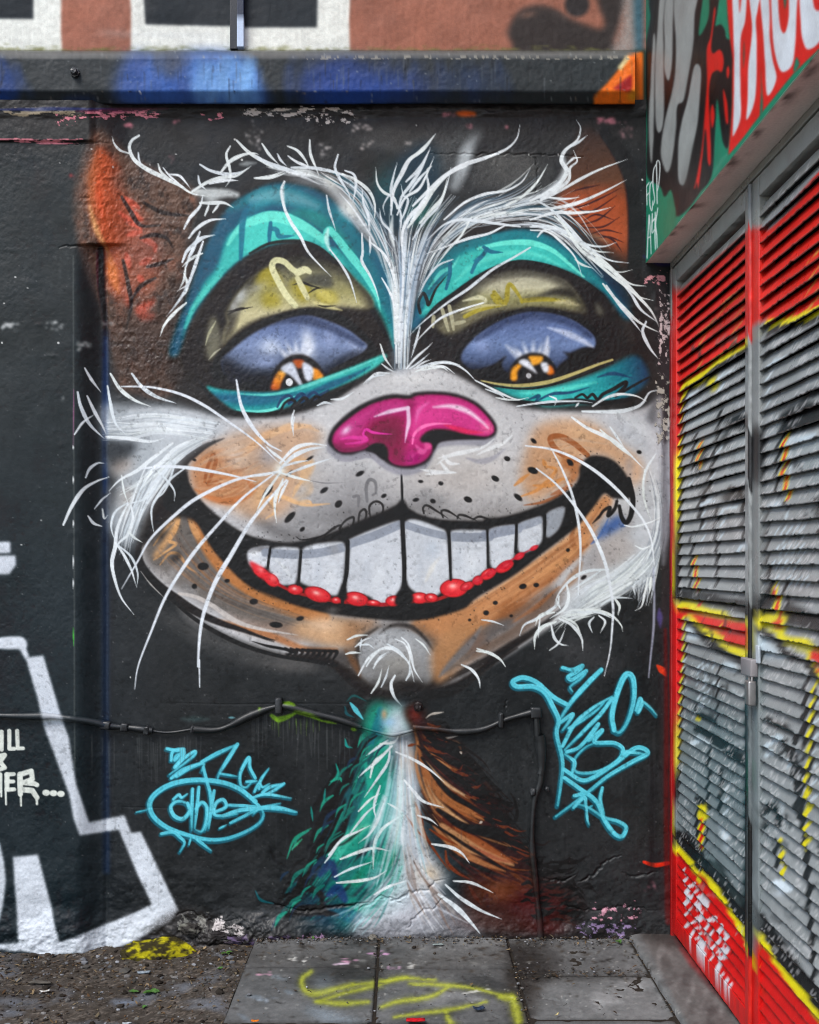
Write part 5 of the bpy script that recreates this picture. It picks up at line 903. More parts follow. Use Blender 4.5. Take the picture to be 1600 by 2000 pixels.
# --- tags in sky blue
CY = (98, 208, 226); CYD = (18, 108, 128)
def tag(q, w, al=1):
    q = np.array(q)
    S(q, w * 1.9, (20, 66, 78), .22, 6, (.8, .7), grain=.6); S(q + (-2, 3), w * 1.25, CYD, .8, 2.4, (.8, .7)); tags.append((q, w))
tags = []
for q, w in ((L4(245, 635, 300, 645, 340, 640, 290, 700, 300, 670, 340, 660), 7), (L4(270, 700, 280, 650, 330, 640, 340, 670, 290, 740, 340, 690, 400, 650, 400, 670, 340, 720, 260, 780), 7), (L4(270, 800, 340, 750, 440, 710), 7),
             (L4(300, 790, 380, 740, 450, 720, 440, 760), 7), (L4(440, 710, 530, 660, 640, 610), 8), (L4(640, 610, 590, 690, 540, 770, 530, 800), 8), (L4(545, 775, 640, 790), 5), (L4(740, 800, 710, 740, 705, 685, 680, 720, 655, 780, 660, 840, 690, 850, 720, 820), 7), (L4(690, 820, 750, 815), 6),
             (L4(760, 860, 770, 810, 815, 745), 6), (L4(735, 875, 760, 830, 780, 850, 820, 830), 6), (L4(780, 880, 820, 850, 900, 830), 7), (L4(720, 910, 800, 890, 940, 912), 6), (L4(900, 830, 840, 870, 790, 890), 6),
             (L4(450, 740, 470, 820, 490, 900, 490, 1000, 460, 1090), 7), (L4(740, 930, 650, 860, 540, 820, 400, 810, 280, 830, 190, 880, 150, 940, 170, 1010, 240, 1070, 340, 1110, 460, 1140, 560, 1140, 660, 1110, 750, 1060, 785, 1010, 770, 960), 10),
             (L4(362, 940, 372, 985, 335, 1026, 288, 1010, 268, 962, 298, 930, 345, 934, 368, 955), 8), (L4(282, 918, 312, 892, 328, 908, 362, 886), 6), (L4(390, 860, 385, 980, 385, 1090), 7), (L4(425, 850, 415, 960, 402, 1080), 7), (L4(410, 970, 440, 935, 468, 960, 466, 1030, 442, 1095, 408, 1088), 7), (L4(510, 870, 495, 960, 480, 1080), 7),
             (L4(510, 990, 575, 960, 560, 920, 520, 940, 510, 1000, 560, 1010, 640, 1000), 7), (L4(580, 950, 690, 955, 780, 960), 6), (L4(560, 1010, 650, 980, 760, 970, 850, 960, 960, 990), 8), (L4(600, 1050, 680, 1010, 770, 965, 880, 940), 6), (L4(780, 965, 880, 970, 970, 990), 9), (L4(540, 1080, 580, 1060), 4),
             (L4(215, 1110, 280, 1100, 320, 1130, 345, 1160, 320, 1210), 7), (L4(400, 1130, 450, 1170, 495, 1205), 6), (L4(75, 990, 140, 975), 3), (L4(370, 1170, 385, 1120), 4), (L4(730, 930, 760, 960, 730, 1000), 6),
             (L5(1030, 165, 1080, 175, 1130, 155, 1110, 180, 1060, 210, 1080, 225, 1150, 180, 1120, 220, 1070, 260, 1080, 285), 8), (L5(1225, 175, 1160, 240, 1080, 330, 1020, 420), 10), (L5(1050, 350, 980, 310, 900, 240, 830, 215, 780, 235, 800, 260, 880, 260, 940, 290, 980, 360, 1010, 430, 1000, 500, 1030, 640, 1020, 760, 1005, 860), 10),
             (L5(1020, 440, 1080, 400, 1060, 440, 1030, 480), 8), (L5(1030, 560, 1090, 450, 1180, 370, 1280, 310), 8), (L5(1280, 320, 1220, 400, 1140, 480, 1040, 580), 8), (L5(1060, 470, 1130, 430, 1200, 380, 1240, 340), 6), (L5(1290, 480, 1280, 400, 1310, 280, 1350, 200, 1385, 220, 1390, 320, 1360, 430, 1320, 490, 1290, 480), 11),
             (L5(1400, 380, 1420, 320, 1430, 350, 1410, 390, 1430, 340, 1470, 365, 1505, 405), 7), (L5(1050, 590, 1120, 560, 1210, 450, 1160, 530, 1230, 480, 1190, 540, 1290, 545, 1335, 580, 1300, 640, 1200, 690, 1100, 690, 1090, 630, 1140, 570, 1190, 545), 8),
             (L5(1040, 680, 1120, 730, 1180, 720, 1290, 650, 1400, 570, 1460, 595, 1380, 640, 1260, 710, 1160, 790, 1070, 860, 995, 915), 9), (L5(1040, 720, 1110, 770, 1200, 840, 1240, 930, 1290, 1000, 1330, 1015, 1350, 970, 1310, 940, 1240, 920, 1160, 870, 1100, 850), 9), (L5(1230, 770, 1220, 830, 1240, 900), 7),
             (L5(1085, 870, 1140, 820, 1150, 870, 1180, 860), 7), (L5(1150, 870, 1155, 930, 1165, 960), 5), (L5(1090, 810, 1150, 800, 1200, 830), 8), (L5(1080, 690, 1090, 640, 1040, 600), 7), (L5(1330, 590, 1370, 590, 1440, 600), 7)):
    tag(q, w)
for q, w in tags:
    S(q, w, CY, 1, 1.7, (.85, .4), fade=(1, .7), grain=.3)
    for o_ in (-.28, .05, .3):   # bristle streaks along the stroke
        S(q + np.array([o_ * w, -o_ * w]), 1.6, ((58, 168, 190), (130, 226, 240))[int(prng.random() * 2)], .55, 1.2, (.2, .2), fade=(.3, .3), grain=.6)
# --- white block outlines bottom left
WB = (212, 220, 228)
wb = lambda q, c=WB: F(q, c, 2.0, 1, smooth=False, grain=.3)
wb(L6(-40, 548, 97, 545, 128, 628, 110, 640, 80, 590, -40, 592)); 
wb(L6(110, 632, 188, 622, 265, 880, 300, 985, 330, 1180, 387, 1348, 540, 1315, 570, 1392, 612, 1388, 775, 1725, 740, 1775, 600, 1850, 480, 1895, 480, 1790, 660, 1706, 590, 1560, 515, 1380, 345, 1405, 318, 1330, 300, 1230, 245, 1080, 190, 930, 160, 800))
wb(L6(480, 1780, 600, 1735, 670, 1700, 775, 1725, 740, 1775, 600, 1850, 480, 1900, 440, 1918, 320, 1912, 170, 1925, 120, 1905, 0, 1895, -40, 1895, -40, 1872, 84, 1868, 55, 1498, 165, 1486, 262, 1862, 320, 1842))
wb(L6(-40, 1400, 0, 1440, 18, 1520, 26, 1600, 18, 1680, 0, 1775, -40, 1800)); wb(L6(-40, 130, 46, 128, 46, 178, -40, 182)); wb(L6(-40, 190, 68, 188, 70, 230, 40, 270, -40, 275))
F(L6(0, 548, 97, 545, 110, 590, 0, 590), WB, 2)
for k in range(14):
    a = prng.uniform(0, 1)
    x, y = (1 - a) * 150 + a * 330, (1 - a) * 1680 + a * 2000
TX = (226, 232, 222)
for q, w in ((L6(6, 955, 6, 1032), 9), (L6(40, 950, 40, 1028, 62, 1028), 8), (L6(74, 950, 76, 1026, 100, 1026), 8), (L6(-10, 950, -10, 1030), 8), (L6(-10, 1060, 20, 1055, 0, 1085, 20, 1110, -10, 1120), 9),
             (L6(30, 1140, 30, 1200), 10), (L6(28, 1140, 60, 1138), 8), (L6(28, 1170, 58, 1170), 8), (L6(28, 1206, 62, 1204), 8), (L6(86, 1140, 88, 1225), 11), (L6(88, 1140, 135, 1125, 140, 1160, 100, 1175), 10), (L6(100, 1175, 150, 1180, 160, 1185), 10), (L6(95, 1205, 140, 1210, 160, 1240), 11), (L6(-10, 1140, 0, 1140, 0, 1210), 9), (L6(90, 1225, 91, 1275), 4), (L6(158, 1235, 160, 1268), 5), (L6(24, 1205, 26, 1270), 4), (L6(5, 1210, 5, 1235), 4)):
    S(q, w, TX, .97, 1.6, (1, .9), smooth=False)
for x, y in ((200, 1219), (232, 1221), (264, 1224)): Dab(*L6(x, y)[0], 7.5, 6, TX, 1, hard=1.6)

# --- spray, drips and wear over everything
for x0, y0, n in ((560, 1392, 26), (330, 1440, 16), (640, 1420, 14), (230, 1440, 10)):
    for k in range(n):
        x = x0 + prng.uniform(-70, 80); y = y0 + prng.uniform(-6, 14)
        S(PX(x, y, x + prng.normal(0, 1.5), y + prng.uniform(20, 90)), 2.4, (84, 88, 88), .35, 1.6, (1, .4))
LIME = (140, 196, 40)
for q, w in ((L4(830, 450, 860, 470, 900, 465, 960, 440), 12), (L4(960, 430, 1040, 450, 1110, 480), 8), (L4(1110, 480, 1190, 495), 5), (L4(900, 380, 940, 385, 960, 395), 8), (L4(855, 470, 870, 485), 6), (L4(1280, 525, 1300, 530), 8), (L4(760, 410, 770, 415), 5)):
    S(q, w, LIME, .85, 3.5, (.6, .4), grain=.5)
for k in range(16):
    x = prng.uniform(825, 1100); S(L4(x, 470, x + 1, 480 + prng.uniform(10, 90)), 2, (110, 150, 60), .4, 1.5)
S(L4(590, 462, 625, 462), 5, (130, 200, 210), .7, 2); S(L4(330, 470, 480, 470), 12, (70, 92, 92), .5, 8)
for k in range(46):   # pale specks, chips
    x = prng.uniform(0, 1290); y = prng.uniform(240, 700) if prng.random() < .75 else prng.uniform(700, 1700)
    if 260 < x < 1230 and y > 330: continue
    Dab(x, y, prng.uniform(.8, 2.2), prng.uniform(.8, 2.2), (226, 228, 224), .9, hard=1.4)
def flakes(x0, y0, x1, y1, n, col, s=(1, 5), fl=2.0):
    for _ in range(n):
        x = prng.uniform(x0, x1); y = prng.uniform(y0, y1); a = prng.uniform(*s)
        m = 7; an = np.sort(prng.random(m) * 6.283); rr = a * prng.uniform(.4, 1.15, m)
        F([(x + fl * r * math.cos(t), y + r * math.sin(t)) for t, r in zip(an, rr)], col, .6, .95, smooth=False)
flakes(480, 235, 520, 300, 22, (222, 218, 214), (1, 4), 1); flakes(625, 280, 645, 310, 12, (222, 218, 214), (1, 3)); flakes(690, 230, 725, 255, 16, (224, 214, 208), (1, 4))
flakes(705, 275, 730, 290, 6, (226, 216, 210), (1, 3)); flakes(790, 275, 805, 284, 5, (230, 222, 216), (1, 3))
def peel(x0, y0, x1, y1, col, thr, seed, sx=16, sy=5):
    j0, j1 = int((y0 - wall.y0) / wall.res), int((y1 - wall.y0) / wall.res); i0, i1 = max(0, int((x0 - wall.x0) / wall.res)), min(wall.W, int((x1 - wall.x0) / wall.res))
    X, Y = GX[j0:j1, i0:i1], GY[j0:j1, i0:i1]
    ed = np.minimum(np.minimum(X - x0, x1 - X) / (.18 * (x1 - x0)), np.minimum(Y - y0, y1 - Y) / (.3 * (y1 - y0)))
    n = fbm(X / sx, Y / sy, seed, 5, .62) + .5 * np.clip(ed, 0, 1) - .5
    c = np.clip((n - thr) * 9, 0, 1).astype(np.float32)
    wall.put((j0, j1, i0, i1), np.roll(c, 1, 0), (20, 19, 19), .7); wall.put((j0, j1, i0, i1), c, col, .95)  # dark copy one row lower paints a drop shadow under each flake
peel(462, 206, 700, 234, (206, 200, 192), -.05, 911); peel(585, 214, 705, 246, (214, 208, 200), .02, 913, 9, 6); peel(-20, 208, 170, 230, (152, 140, 116), -.02, 915)
PK = (226, 138, 150); 
peel(140, 210, 330, 236, PK, .02, 921); peel(104, 220, 156, 246, PK, 0, 923, 8, 7); peel(386, 218, 438, 238, PK, -.05, 925); peel(-20, 268, 180, 283, PK, -.08, 927, 26, 4)
flakes(340, 235, 350, 240, 4, PK, (2, 4)); flakes(330, 300, 340, 320, 6, PK, (1, 3), .6); flakes(245, 243, 258, 248, 5, PK, (2, 4))
flakes(865, 223, 890, 228, 12, PK, (1, 3), 3); flakes(910, 243, 925, 250, 8, PK, (1, 3)); flakes(985, 243, 992, 250, 5, PK, (1, 3)); flakes(1165, 230, 1200, 240, 22, PK, (1, 4), 2); flakes(1205, 238, 1235, 268, 26, (206, 150, 156), (1, 3), 1)
F(PX(890, 222, 905, 218, 925, 220, 930, 226, 905, 228), (226, 96, 30), 2, .9)
S(PX(-20, 216, 120, 214, 230, 215), 8, (24, 40, 92), .85, 3); S(PX(150, 218, 260, 216, 330, 214), 9, (96, 40, 66), .6, 4)
flakes(135, 342, 148, 352, 5, (206, 40, 44), (1, 4), 1); flakes(0, 632, 50, 648, 20, (226, 230, 228), (1, 3), 2.5); flakes(90, 628, 130, 646, 16, (226, 230, 228), (1, 3), 2); flakes(200, 630, 222, 634, 10, (220, 224, 222), (1, 2), 2); flakes(150, 668, 178, 684, 16, (190, 196, 192), (1, 4), 1.6); flakes(100, 480, 135, 560, 26, (206, 210, 208), (.7, 1.8), 1); flakes(120, 770, 126, 790, 4, (226, 228, 226), (1, 2), 1)
# right hand margin of the wall
S(PX(1290, 560, 1300, 700, 1305, 900, 1302, 1200, 1300, 1500, 1300, 1780), 22, (52, 46, 48), .7, 8, (1, 1))
peel(1278, 720, 1314, 900, (176, 174, 164), -.02, 931, 7, 9); peel(1256, 528, 1306, 562, (214, 150, 156), .0, 933, 9, 6); peel(1284, 550, 1320, 740, (200, 186, 186), .06, 935, 6, 9); flakes(1268, 590, 1290, 630, 18, (196, 184, 186), (.7, 2), 1)
S(PX(1258, 500, 1290, 514, 1320, 516), 12, (34, 34, 84), .8, 5); S(PX(1308, 820, 1309, 900, 1308, 1000), 14, (196, 202, 208), .6, 7); S(PX(1300, 870, 1302, 1000, 1296, 1100), 22, (170, 178, 188), .55, 12)
S(PX(1288, 1190, 1290, 1225), 12, (96, 84, 160), .6, 5); S(PX(1284, 1300, 1296, 1312, 1300, 1320), 14, (214, 62, 34), .95, 3); S(PX(1258, 1684, 1280, 1690, 1306, 1686), 9, (222, 52, 34), .95, 2.4, (.6, .8))
S(PX(1300, 1230, 1302, 1400, 1302, 1600, 1304, 1800), 10, (110, 24, 24), .55, 5, (.6, 1)); flakes(1258, 1720, 1290, 1750, 8, (226, 140, 160), (1, 4), 1); 
S(PX(1274, 1470, 1276, 1600, 1270, 1760), 20, (34, 32, 34), .6, 10)
# base of the wall: bare rubble, damp
F(PX(345, 1775, 400, 1778, 430, 1800, 470, 1815, 560, 1820, 640, 1830, 700, 1836, 860, 1828, 1000, 1826, 1300, 1822, 1330, 1880, 300, 1880, 280, 1830), (52, 48, 46), 6, .7, grain=.5)
peel(416, 1780, 444, 1818, (206, 200, 198), -.06, 941, 9, 9); peel(424, 1800, 490, 1826, (186, 180, 178), .0, 943, 12, 7); peel(462, 1818, 580, 1852, (92, 80, 104), -.1, 945, 12, 8); peel(570, 1818, 640, 1846, (176, 140, 176), .04, 947, 9, 7); peel(1100, 1795, 1260, 1838, (140, 122, 160), .06, 949, 12, 8); peel(1140, 1755, 1270, 1812, (200, 146, 164), .16, 951, 10, 8); peel(330, 1775, 420, 1830, (112, 112, 106), .1, 953, 12, 9)
for k in range(900):   # fine dust and overspray specks
    x = prng.uniform(-10, 1300); y = prng.uniform(240, 1840); v = prng.uniform(70, 150)
    Dab(x, y, prng.uniform(.6, 1.5), prng.uniform(.6, 1.5), (v, v, v), .5, hard=1.2)
for k in range(70):    # faint run marks on the dark lower wall
    x = prng.uniform(210, 1290); y = prng.uniform(1420, 1650)
    S(PX(x, y, x + prng.normal(0, 2), y + prng.uniform(30, 160)), 3, (70, 72, 74), .16, 2, (1, .4))
# paint thin or missing in the pits of the render
pit = np.clip((-fbm(GX / 7.5, GY / 7.5, 301, 3, .6) - .28) * 1.4, 0, .3) * np.clip(.55 + fbm(GX / 60, GY / 60, 305, 3), 0, 1)
wall.a = wall.a * (1 - pit[..., None]) + wall.a * .35 * pit[..., None]
# overall mottling of the paint film
wall.a *= (1 + .045 * fbm(GX / 5, GY / 5, 51, 2) + .06 * fbm(GX / 70, GY / 70, 55, 4))[..., None]
dust = np.clip(fbm(GX / 4, GY / 4, 61, 2) - .52, 0, 1)[..., None] * 1.2
wall.a += dust * .12
# ---------------------------------------------------------------- paint of the side building (fascia) and of the louvre doors
D1 = sheet(1280, 280, .26); D2 = sheet(1280, 700, .26); D3 = sheet(1280, 1150, .225); D4 = sheet(1280, 1550, .225)
fas = Canvas(1236, -10, 1660, 560, 1.0, (24, 128, 98))
F, S, Dab = fas.fill, fas.stroke, fas.dab
RED = (214, 42, 36); GRY = (150, 155, 153); KB = (36, 35, 35); YEL = (224, 212, 30)
F(C3(120, -60, 260, -60, 215, 400, 205, 900, 190, 1300, 200, 1860, 120, 1860), (10, 96, 80), 10, .8)
F(C3(560, 900, 800, 900, 800, 1200, 600, 1400, 440, 1500), (40, 136, 106), 12, .5)
F(C3(275, -60, 250, 130, 220, 330, 214, 500, 230, 900, 222, 1150, 240, 1250, 320, 1300, 350, 1372, 395, 1325, 425, 1450, 440, 1510, 520, 1450, 600, 1340, 680, 1220, 700, 950, 716, 690, 742, 880, 762, 1000, 792, 1032, 812, 900, 826, 600, 832, 400, 820, 290, 782, 265, 770, 205, 740, 168, 705, 178, 722, 60, 730, -60, 672, -60, 660, 110, 625, 210, 590, 245, 600, 130, 618, 0, 620, -60), KB, 1)
for q in (C3(322, -60, 302, 200, 286, 450, 288, 850, 320, 922, 346, 800, 346, 400, 342, 150, 362, -60), C3(372, -60, 346, 100, 352, 300, 350, 480, 376, 562, 396, 500, 406, 380, 410, 200, 412, -60),
          C3(424, -60, 430, 300, 424, 500, 400, 650, 352, 850, 325, 1050, 342, 1150, 370, 1202, 402, 1120, 430, 900, 440, 740, 482, 700, 512, 550, 552, 300, 562, 100, 578, -60),
          C3(558, 462, 604, 480, 600, 650, 582, 850, 542, 1050, 502, 1250, 470, 1292, 444, 1230, 446, 1000, 470, 850, 510, 700), C3(272, 250, 252, 600, 240, 850, 246, 1050, 262, 1132, 275, 900, 280, 600, 288, 300)):
    F(q, GRY, 1.1)
F(C3(600, 700, 560, 900, 500, 1260, 470, 1290, 540, 1000), (96, 98, 96), 4, .6); F(C3(540, 330, 510, 560, 480, 700, 500, 560, 520, 400), (98, 100, 98), 4, .6)
F(C3(782, -60, 792, 100, 800, 200, 822, 420, 822, 700, 796, 1085, 900, 960, 1040, 770, 1250, 510, 1440, 330, 1660, 60, 1660, -60), RED, .8, smooth=False)
F(C3(696, 55, 672, 250, 646, 350, 646, 600, 626, 850, 606, 1050, 572, 1250, 556, 1312, 566, 1312, 576, 1270, 588, 1312, 614, 1090, 636, 900, 652, 1130, 674, 1132, 668, 900, 662, 650, 680, 520, 720, 490, 750, 502, 764, 440, 756, 370, 730, 345, 690, 372, 676, 330, 690, 200, 706, 70), RED, .8)
for q in (C3(792, 455, 804, 500, 792, 550, 782, 500), C3(760, 620, 788, 720, 796, 850, 780, 858, 764, 740), C3(684, 725, 698, 800, 682, 895, 668, 800)):
    F(q, RED, .8)
WL = (214, 222, 228)
for q in (C3(815, -60, 824, 0, 832, 300, 836, 600, 826, 900, 830, 948, 882, 820, 880, 600, 880, 280, 912, 140, 922, -60, 892, -60, 874, 90, 864, -60), C3(940, -60, 962, 200, 936, 450, 930, 700, 924, 836, 986, 680, 996, 350, 990, 150, 1002, 70, 1016, -60),
          C3(1018, -60, 1042, 250, 1052, 430, 1066, 664, 1132, 550, 1106, 420, 1086, 250, 1086, 100, 1074, -60), C3(1098, -60, 1100, 150, 1116, 350, 1150, 470, 1184, 502, 1240, 450, 1262, 300, 1272, 100, 1278, -60, 1222, -60, 1216, 120, 1190, 226, 1160, 200, 1146, 80, 1138, -60),
          C3(1298, -60, 1300, 150, 1312, 270, 1352, 344, 1440, 280, 1500, 120, 1510, -60, 1450, -60, 1440, 60, 1400, 60, 1372, -60)):
    F(q, WL, .8)
F(C3(905, 280, 908, 380, 900, 480, 898, 380), (36, 100, 80), 1.2, .8); F(C3(1022, 470, 1036, 740, 1016, 800, 1026, 640), (26, 120, 94), 1.2); F(C3(1268, 400, 1290, 450, 1250, 500), (26, 124, 96), 1.5); F(C3(1180, -60, 1205, -60, 1190, 60), (26, 120, 94), 1.5)
F(C3(700, 1180, 760, 1090, 800, 1070, 760, 1130, 690, 1230), (90, 164, 136), 2, .6)
TXW = (222, 232, 230)
for q in (C3(222, 1300, 226, 1380, 228, 1430), C3(222, 1302, 242, 1272), C3(224, 1365, 242, 1345), C3(262, 1268, 248, 1300, 248, 1420, 262, 1468, 270, 1400), C3(290, 1150, 274, 1190, 270, 1290, 282, 1390, 272, 1430), C3(300, 1420, 298, 1250, 296, 1140, 310, 1120, 320, 1160, 312, 1280, 302, 1330),
          C3(230, 1800, 238, 1600, 244, 1500, 254, 1640, 258, 1770), C3(236, 1660, 256, 1650), C3(266, 1490, 264, 1620, 280, 1600), C3(264, 1550, 284, 1520), C3(304, 1450, 288, 1560, 296, 1640, 300, 1730), C3(286, 1480, 284, 1620, 288, 1740)):
    S(q, 2.6, TXW, .95, 1, (.9, .7))
fY, fX = np.mgrid[0:fas.H, 0:fas.W].astype(np.float32)
fas.a *= (1 + .06 * fbm(fX / 9, fY / 30, 71, 4))[..., None]

# ---- doors
door = Canvas(1296, 200, 1700, 2120, 1.0, (148, 153, 154))
F, S, Dab = door.fill, door.stroke, door.dab
K = (34, 35, 36); WD = (190, 206, 214)
dY, dX = np.mgrid[0:door.H, 0:door.W].astype(np.float32)
door.a += (.035 * fbm(dX / 40, dY / 60, 81, 4))[..., None]
F(PX(1296, 1300, 1460, 1420, 1460, 1850, 1296, 1700), (92, 106, 110), 30, .6)
F(PX(1300, 190, 1700, 190, 1700, 220, 1500, 420, 1478, 450, 1400, 515, 1326, 575, 1296, 590), (140, 142, 137), 3, 1, smooth=False)
# red upper part
up = PX(1296, 585, 1330, 565, 1400, 503, 1470, 446, 1490, 446, 1500, 446, 1540, 404, 1600, 330, 1700, 205, 1700, 540, 1600, 600, 1560, 618, 1520, 624, 1490, 640, 1470, 662, 1430, 690, 1400, 706, 1370, 730, 1345, 752, 1330, 770, 1318, 900, 1296, 900)
F(up, (216, 42, 34), 2.5)
for q in (D1(480, 1230, 560, 1160, 640, 1100), D1(300, 1450, 400, 1370, 500, 1240), D1(560, 1380, 620, 1260, 690, 1130), D1(310, 1560, 360, 1440), D1(560, 1460, 640, 1320), D1(1130, 900, 1180, 840, 1230, 760), D1(1120, 1150, 1170, 1000, 1230, 880), D1(1100, 1290, 1170, 1180, 1220, 1080), D1(310, 1720, 340, 1620), D1(550, 1560, 600, 1440)):
    S(q, 5, (206, 160, 70), .8, 2, (.3, .3))
F(D1(400, 1380, 560, 1220, 700, 1120, 720, 1180, 560, 1400, 420, 1520), (176, 46, 34), 6, .6)
yl = D1(190, 1900, 215, 1800, 330, 1745, 420, 1660, 520, 1590, 640, 1530, 720, 1470, 790, 1400, 860, 1345, 980, 1330, 1090, 1300, 1240, 1235, 1420, 1140, 1600, 1040)
S([(x, y + 13) for x, y in yl], 20, K, .92, 7, (.9, 1)); S(yl, 13, YEL, .97, 3, (.8, 1))
F(D1(230, 1780, 360, 1740, 330, 1800, 240, 1830), YEL, 2); F(D1(380, 1780, 450, 1760, 440, 1850, 400, 1850), YEL, 3, .9)
# whitish lip below the line
for q in (D2(220, 330, 270, 270, 330, 240), D2(210, 410, 280, 340, 360, 290), D2(450, 180, 500, 120, 590, 90), D2(460, 260, 500, 190), D2(820, 80, 900, 20, 1000, -20), D2(815, 180, 860, 100), D2(805, 290, 850, 210), D2(800, 400, 840, 310)):
    S(q, 7, WD, .9, 2, (.5, .3))
# left margin red then yellow
F(PX(1296, 600, 1324, 600, 1325, 760, 1326, 860, 1322, 1000, 1318, 1160, 1312, 1180, 1296, 1180), (206, 40, 34), 3)
S(PX(1331, 752, 1329, 790, 1327, 840), 5, YEL, .85, 2); S(PX(1326, 850, 1322, 960, 1319, 1060, 1316, 1160), 8, YEL, .98, 1.6, (.5, 1)); S(PX(1331, 790, 1330, 850, 1327, 960, 1324, 1060, 1322, 1150), 6, K, .9, 2, (.3, .6))
# graffiti on the grey, upper block
for q, w in ((D2(480, 380, 460, 520, 440, 660, 410, 820, 380, 960, 340, 1080), 9), (D2(300, 560, 280, 640, 270, 760, 260, 840), 6), (D2(330, 1040, 320, 1150, 330, 1230, 340, 1290), 9), (D2(440, 1120, 450, 1180, 430, 1260, 440, 1360, 450, 1480, 450, 1600, 440, 1720), 8),
             (D2(250, 1350, 265, 1430, 250, 1560, 250, 1700, 250, 1790), 6), (D2(640, 1080, 650, 1180, 640, 1280, 660, 1360), 10), (D2(930, 560, 910, 660, 900, 800, 890, 920, 900, 1020), 8), (D2(1000, 420, 960, 480, 930, 560), 12), (D2(960, 1080, 960, 1130), 8), (D2(820, 1150, 810, 1240, 820, 1330, 815, 1480, 830, 1600, 850, 1700, 840, 1800), 10),
             (D2(1231, 1280, 1220, 1340), 10), (D2(960, 1690, 960, 1790, 980, 1850), 9), (D2(560, 980, 620, 1000, 660, 1050), 14), (D2(520, 470, 600, 450, 700, 440), 16), (D2(600, 520, 680, 500, 720, 560), 18)):
    S(q, w, K, .92, 2.2, (.8, .6))
F(D2(930, 440, 960, 390, 1040, 350, 1140, 330, 1200, 330, 1300, 300, 1300, 470, 1180, 500, 1080, 540, 960, 570, 915, 550), K, 3, .95)
F(D2(520, 500, 600, 450, 720, 430, 740, 600, 720, 860, 745, 960, 790, 900, 790, 560, 740, 500, 640, 540), K, 3, .9)
F(D2(480, 1040, 560, 980, 640, 990, 650, 1060, 560, 1090), K, 3, .8)
for q, c, al in ((D2(210, 450, 280, 400, 380, 360, 420, 420, 300, 500, 220, 540), (168, 178, 180), .7), (D2(560, 640, 700, 580, 700, 700, 600, 760), (160, 168, 170), .6), (D2(420, 880, 560, 840, 690, 850, 690, 920, 560, 950, 420, 960), (150, 158, 160), .6), (D2(1020, 640, 1231, 600, 1240, 780, 1040, 800), (150, 160, 162), .7),
                 (D2(820, 480, 900, 420, 920, 520, 860, 700, 800, 720), (156, 164, 166), .6), (D2(1100, 840, 1240, 800, 1240, 960, 1080, 1000), (142, 150, 152), .6), (D2(360, 1130, 430, 1110, 430, 1480, 360, 1480), (150, 150, 150), .6), (D2(500, 1180, 640, 1150, 640, 1340, 500, 1380), (156, 156, 156), .6), (D2(1000, 1660, 1240, 1640, 1240, 1800, 1000, 1820), (152, 152, 150), .6)):
    F(q, c, 3, al)
for q in (D2(1060, 330, 1240, 260, 1240, 200, 1100, 260), D2(300, 720, 360, 640, 380, 760, 300, 860), D2(500, 560, 560, 520, 520, 640, 470, 700), D2(700, 1000, 780, 980, 780, 1100, 700, 1120), D2(1180, 1060, 1240, 1040, 1240, 1180, 1190, 1180)):
    F(q, K, 3, .75)
def cols(q, w, cs=((YEL, 1.0), (RED, .45))):
    for c, k in cs: S(q, w * k, c, .97, 1.2, (.7, .7))
cols(D2(335, 620, 320, 680, 310, 780, 330, 820), 8); cols(D2(965, 580, 950, 660, 960, 760, 945, 860, 970, 960, 980, 1060), 12); cols(D2(285, 1490, 280, 1560, 300, 1650, 295, 1740, 310, 1830), 10); cols(D2(880, 1700, 890, 1800, 900, 1900, 915, 1960), 15)
F(D2(970, 640, 1000, 590, 1160, 560, 1200, 560, 1160, 620, 1000, 660), WD, 2, .95); F(D2(830, 1120, 900, 1060, 940, 1080, 960, 1130, 880, 1130), WD, 3, .9)
for q, w in ((D2(340, 1100, 400, 1070, 440, 1080), 9), (D2(490, 1170, 510, 1120, 600, 1110), 8), (D2(485, 1260, 500, 1200), 6), (D2(480, 1350, 495, 1300), 5), (D2(345, 1180, 360, 1140), 4), (D2(345, 1280, 365, 1230), 4), (D2(340, 1390, 360, 1320), 4), (D2(620, 1450, 640, 1400, 700, 1400), 9), (D2(250, 950, 280, 910), 5), (D2(410, 910, 440, 850), 4), (D2(450, 720, 500, 640), 4)):
    S(q, w, WD, .92, 1.6, (.8, .4))
for k in range(6):
    for j, yb in enumerate((1250, 1380, 1500, 1630)):
        if prng.random() < .85:
            x = 850 + k * 45 + j * 12; S(D2(x, yb + 90, x + 12, yb + 30, x + 40, yb), 4, WD, .95, 1.1, (.9, .5))
S(D2(970, 1150, 980, 1220), 6, WD, .9, 1.5); S(D2(980, 640, 1000, 700, 985, 780, 1010, 860, 985, 900, 1000, 980), 4, WD, .8, 1.4)
F(D2(340, 1790, 450, 1790, 460, 1760, 360, 1750), (120, 120, 120), 2)
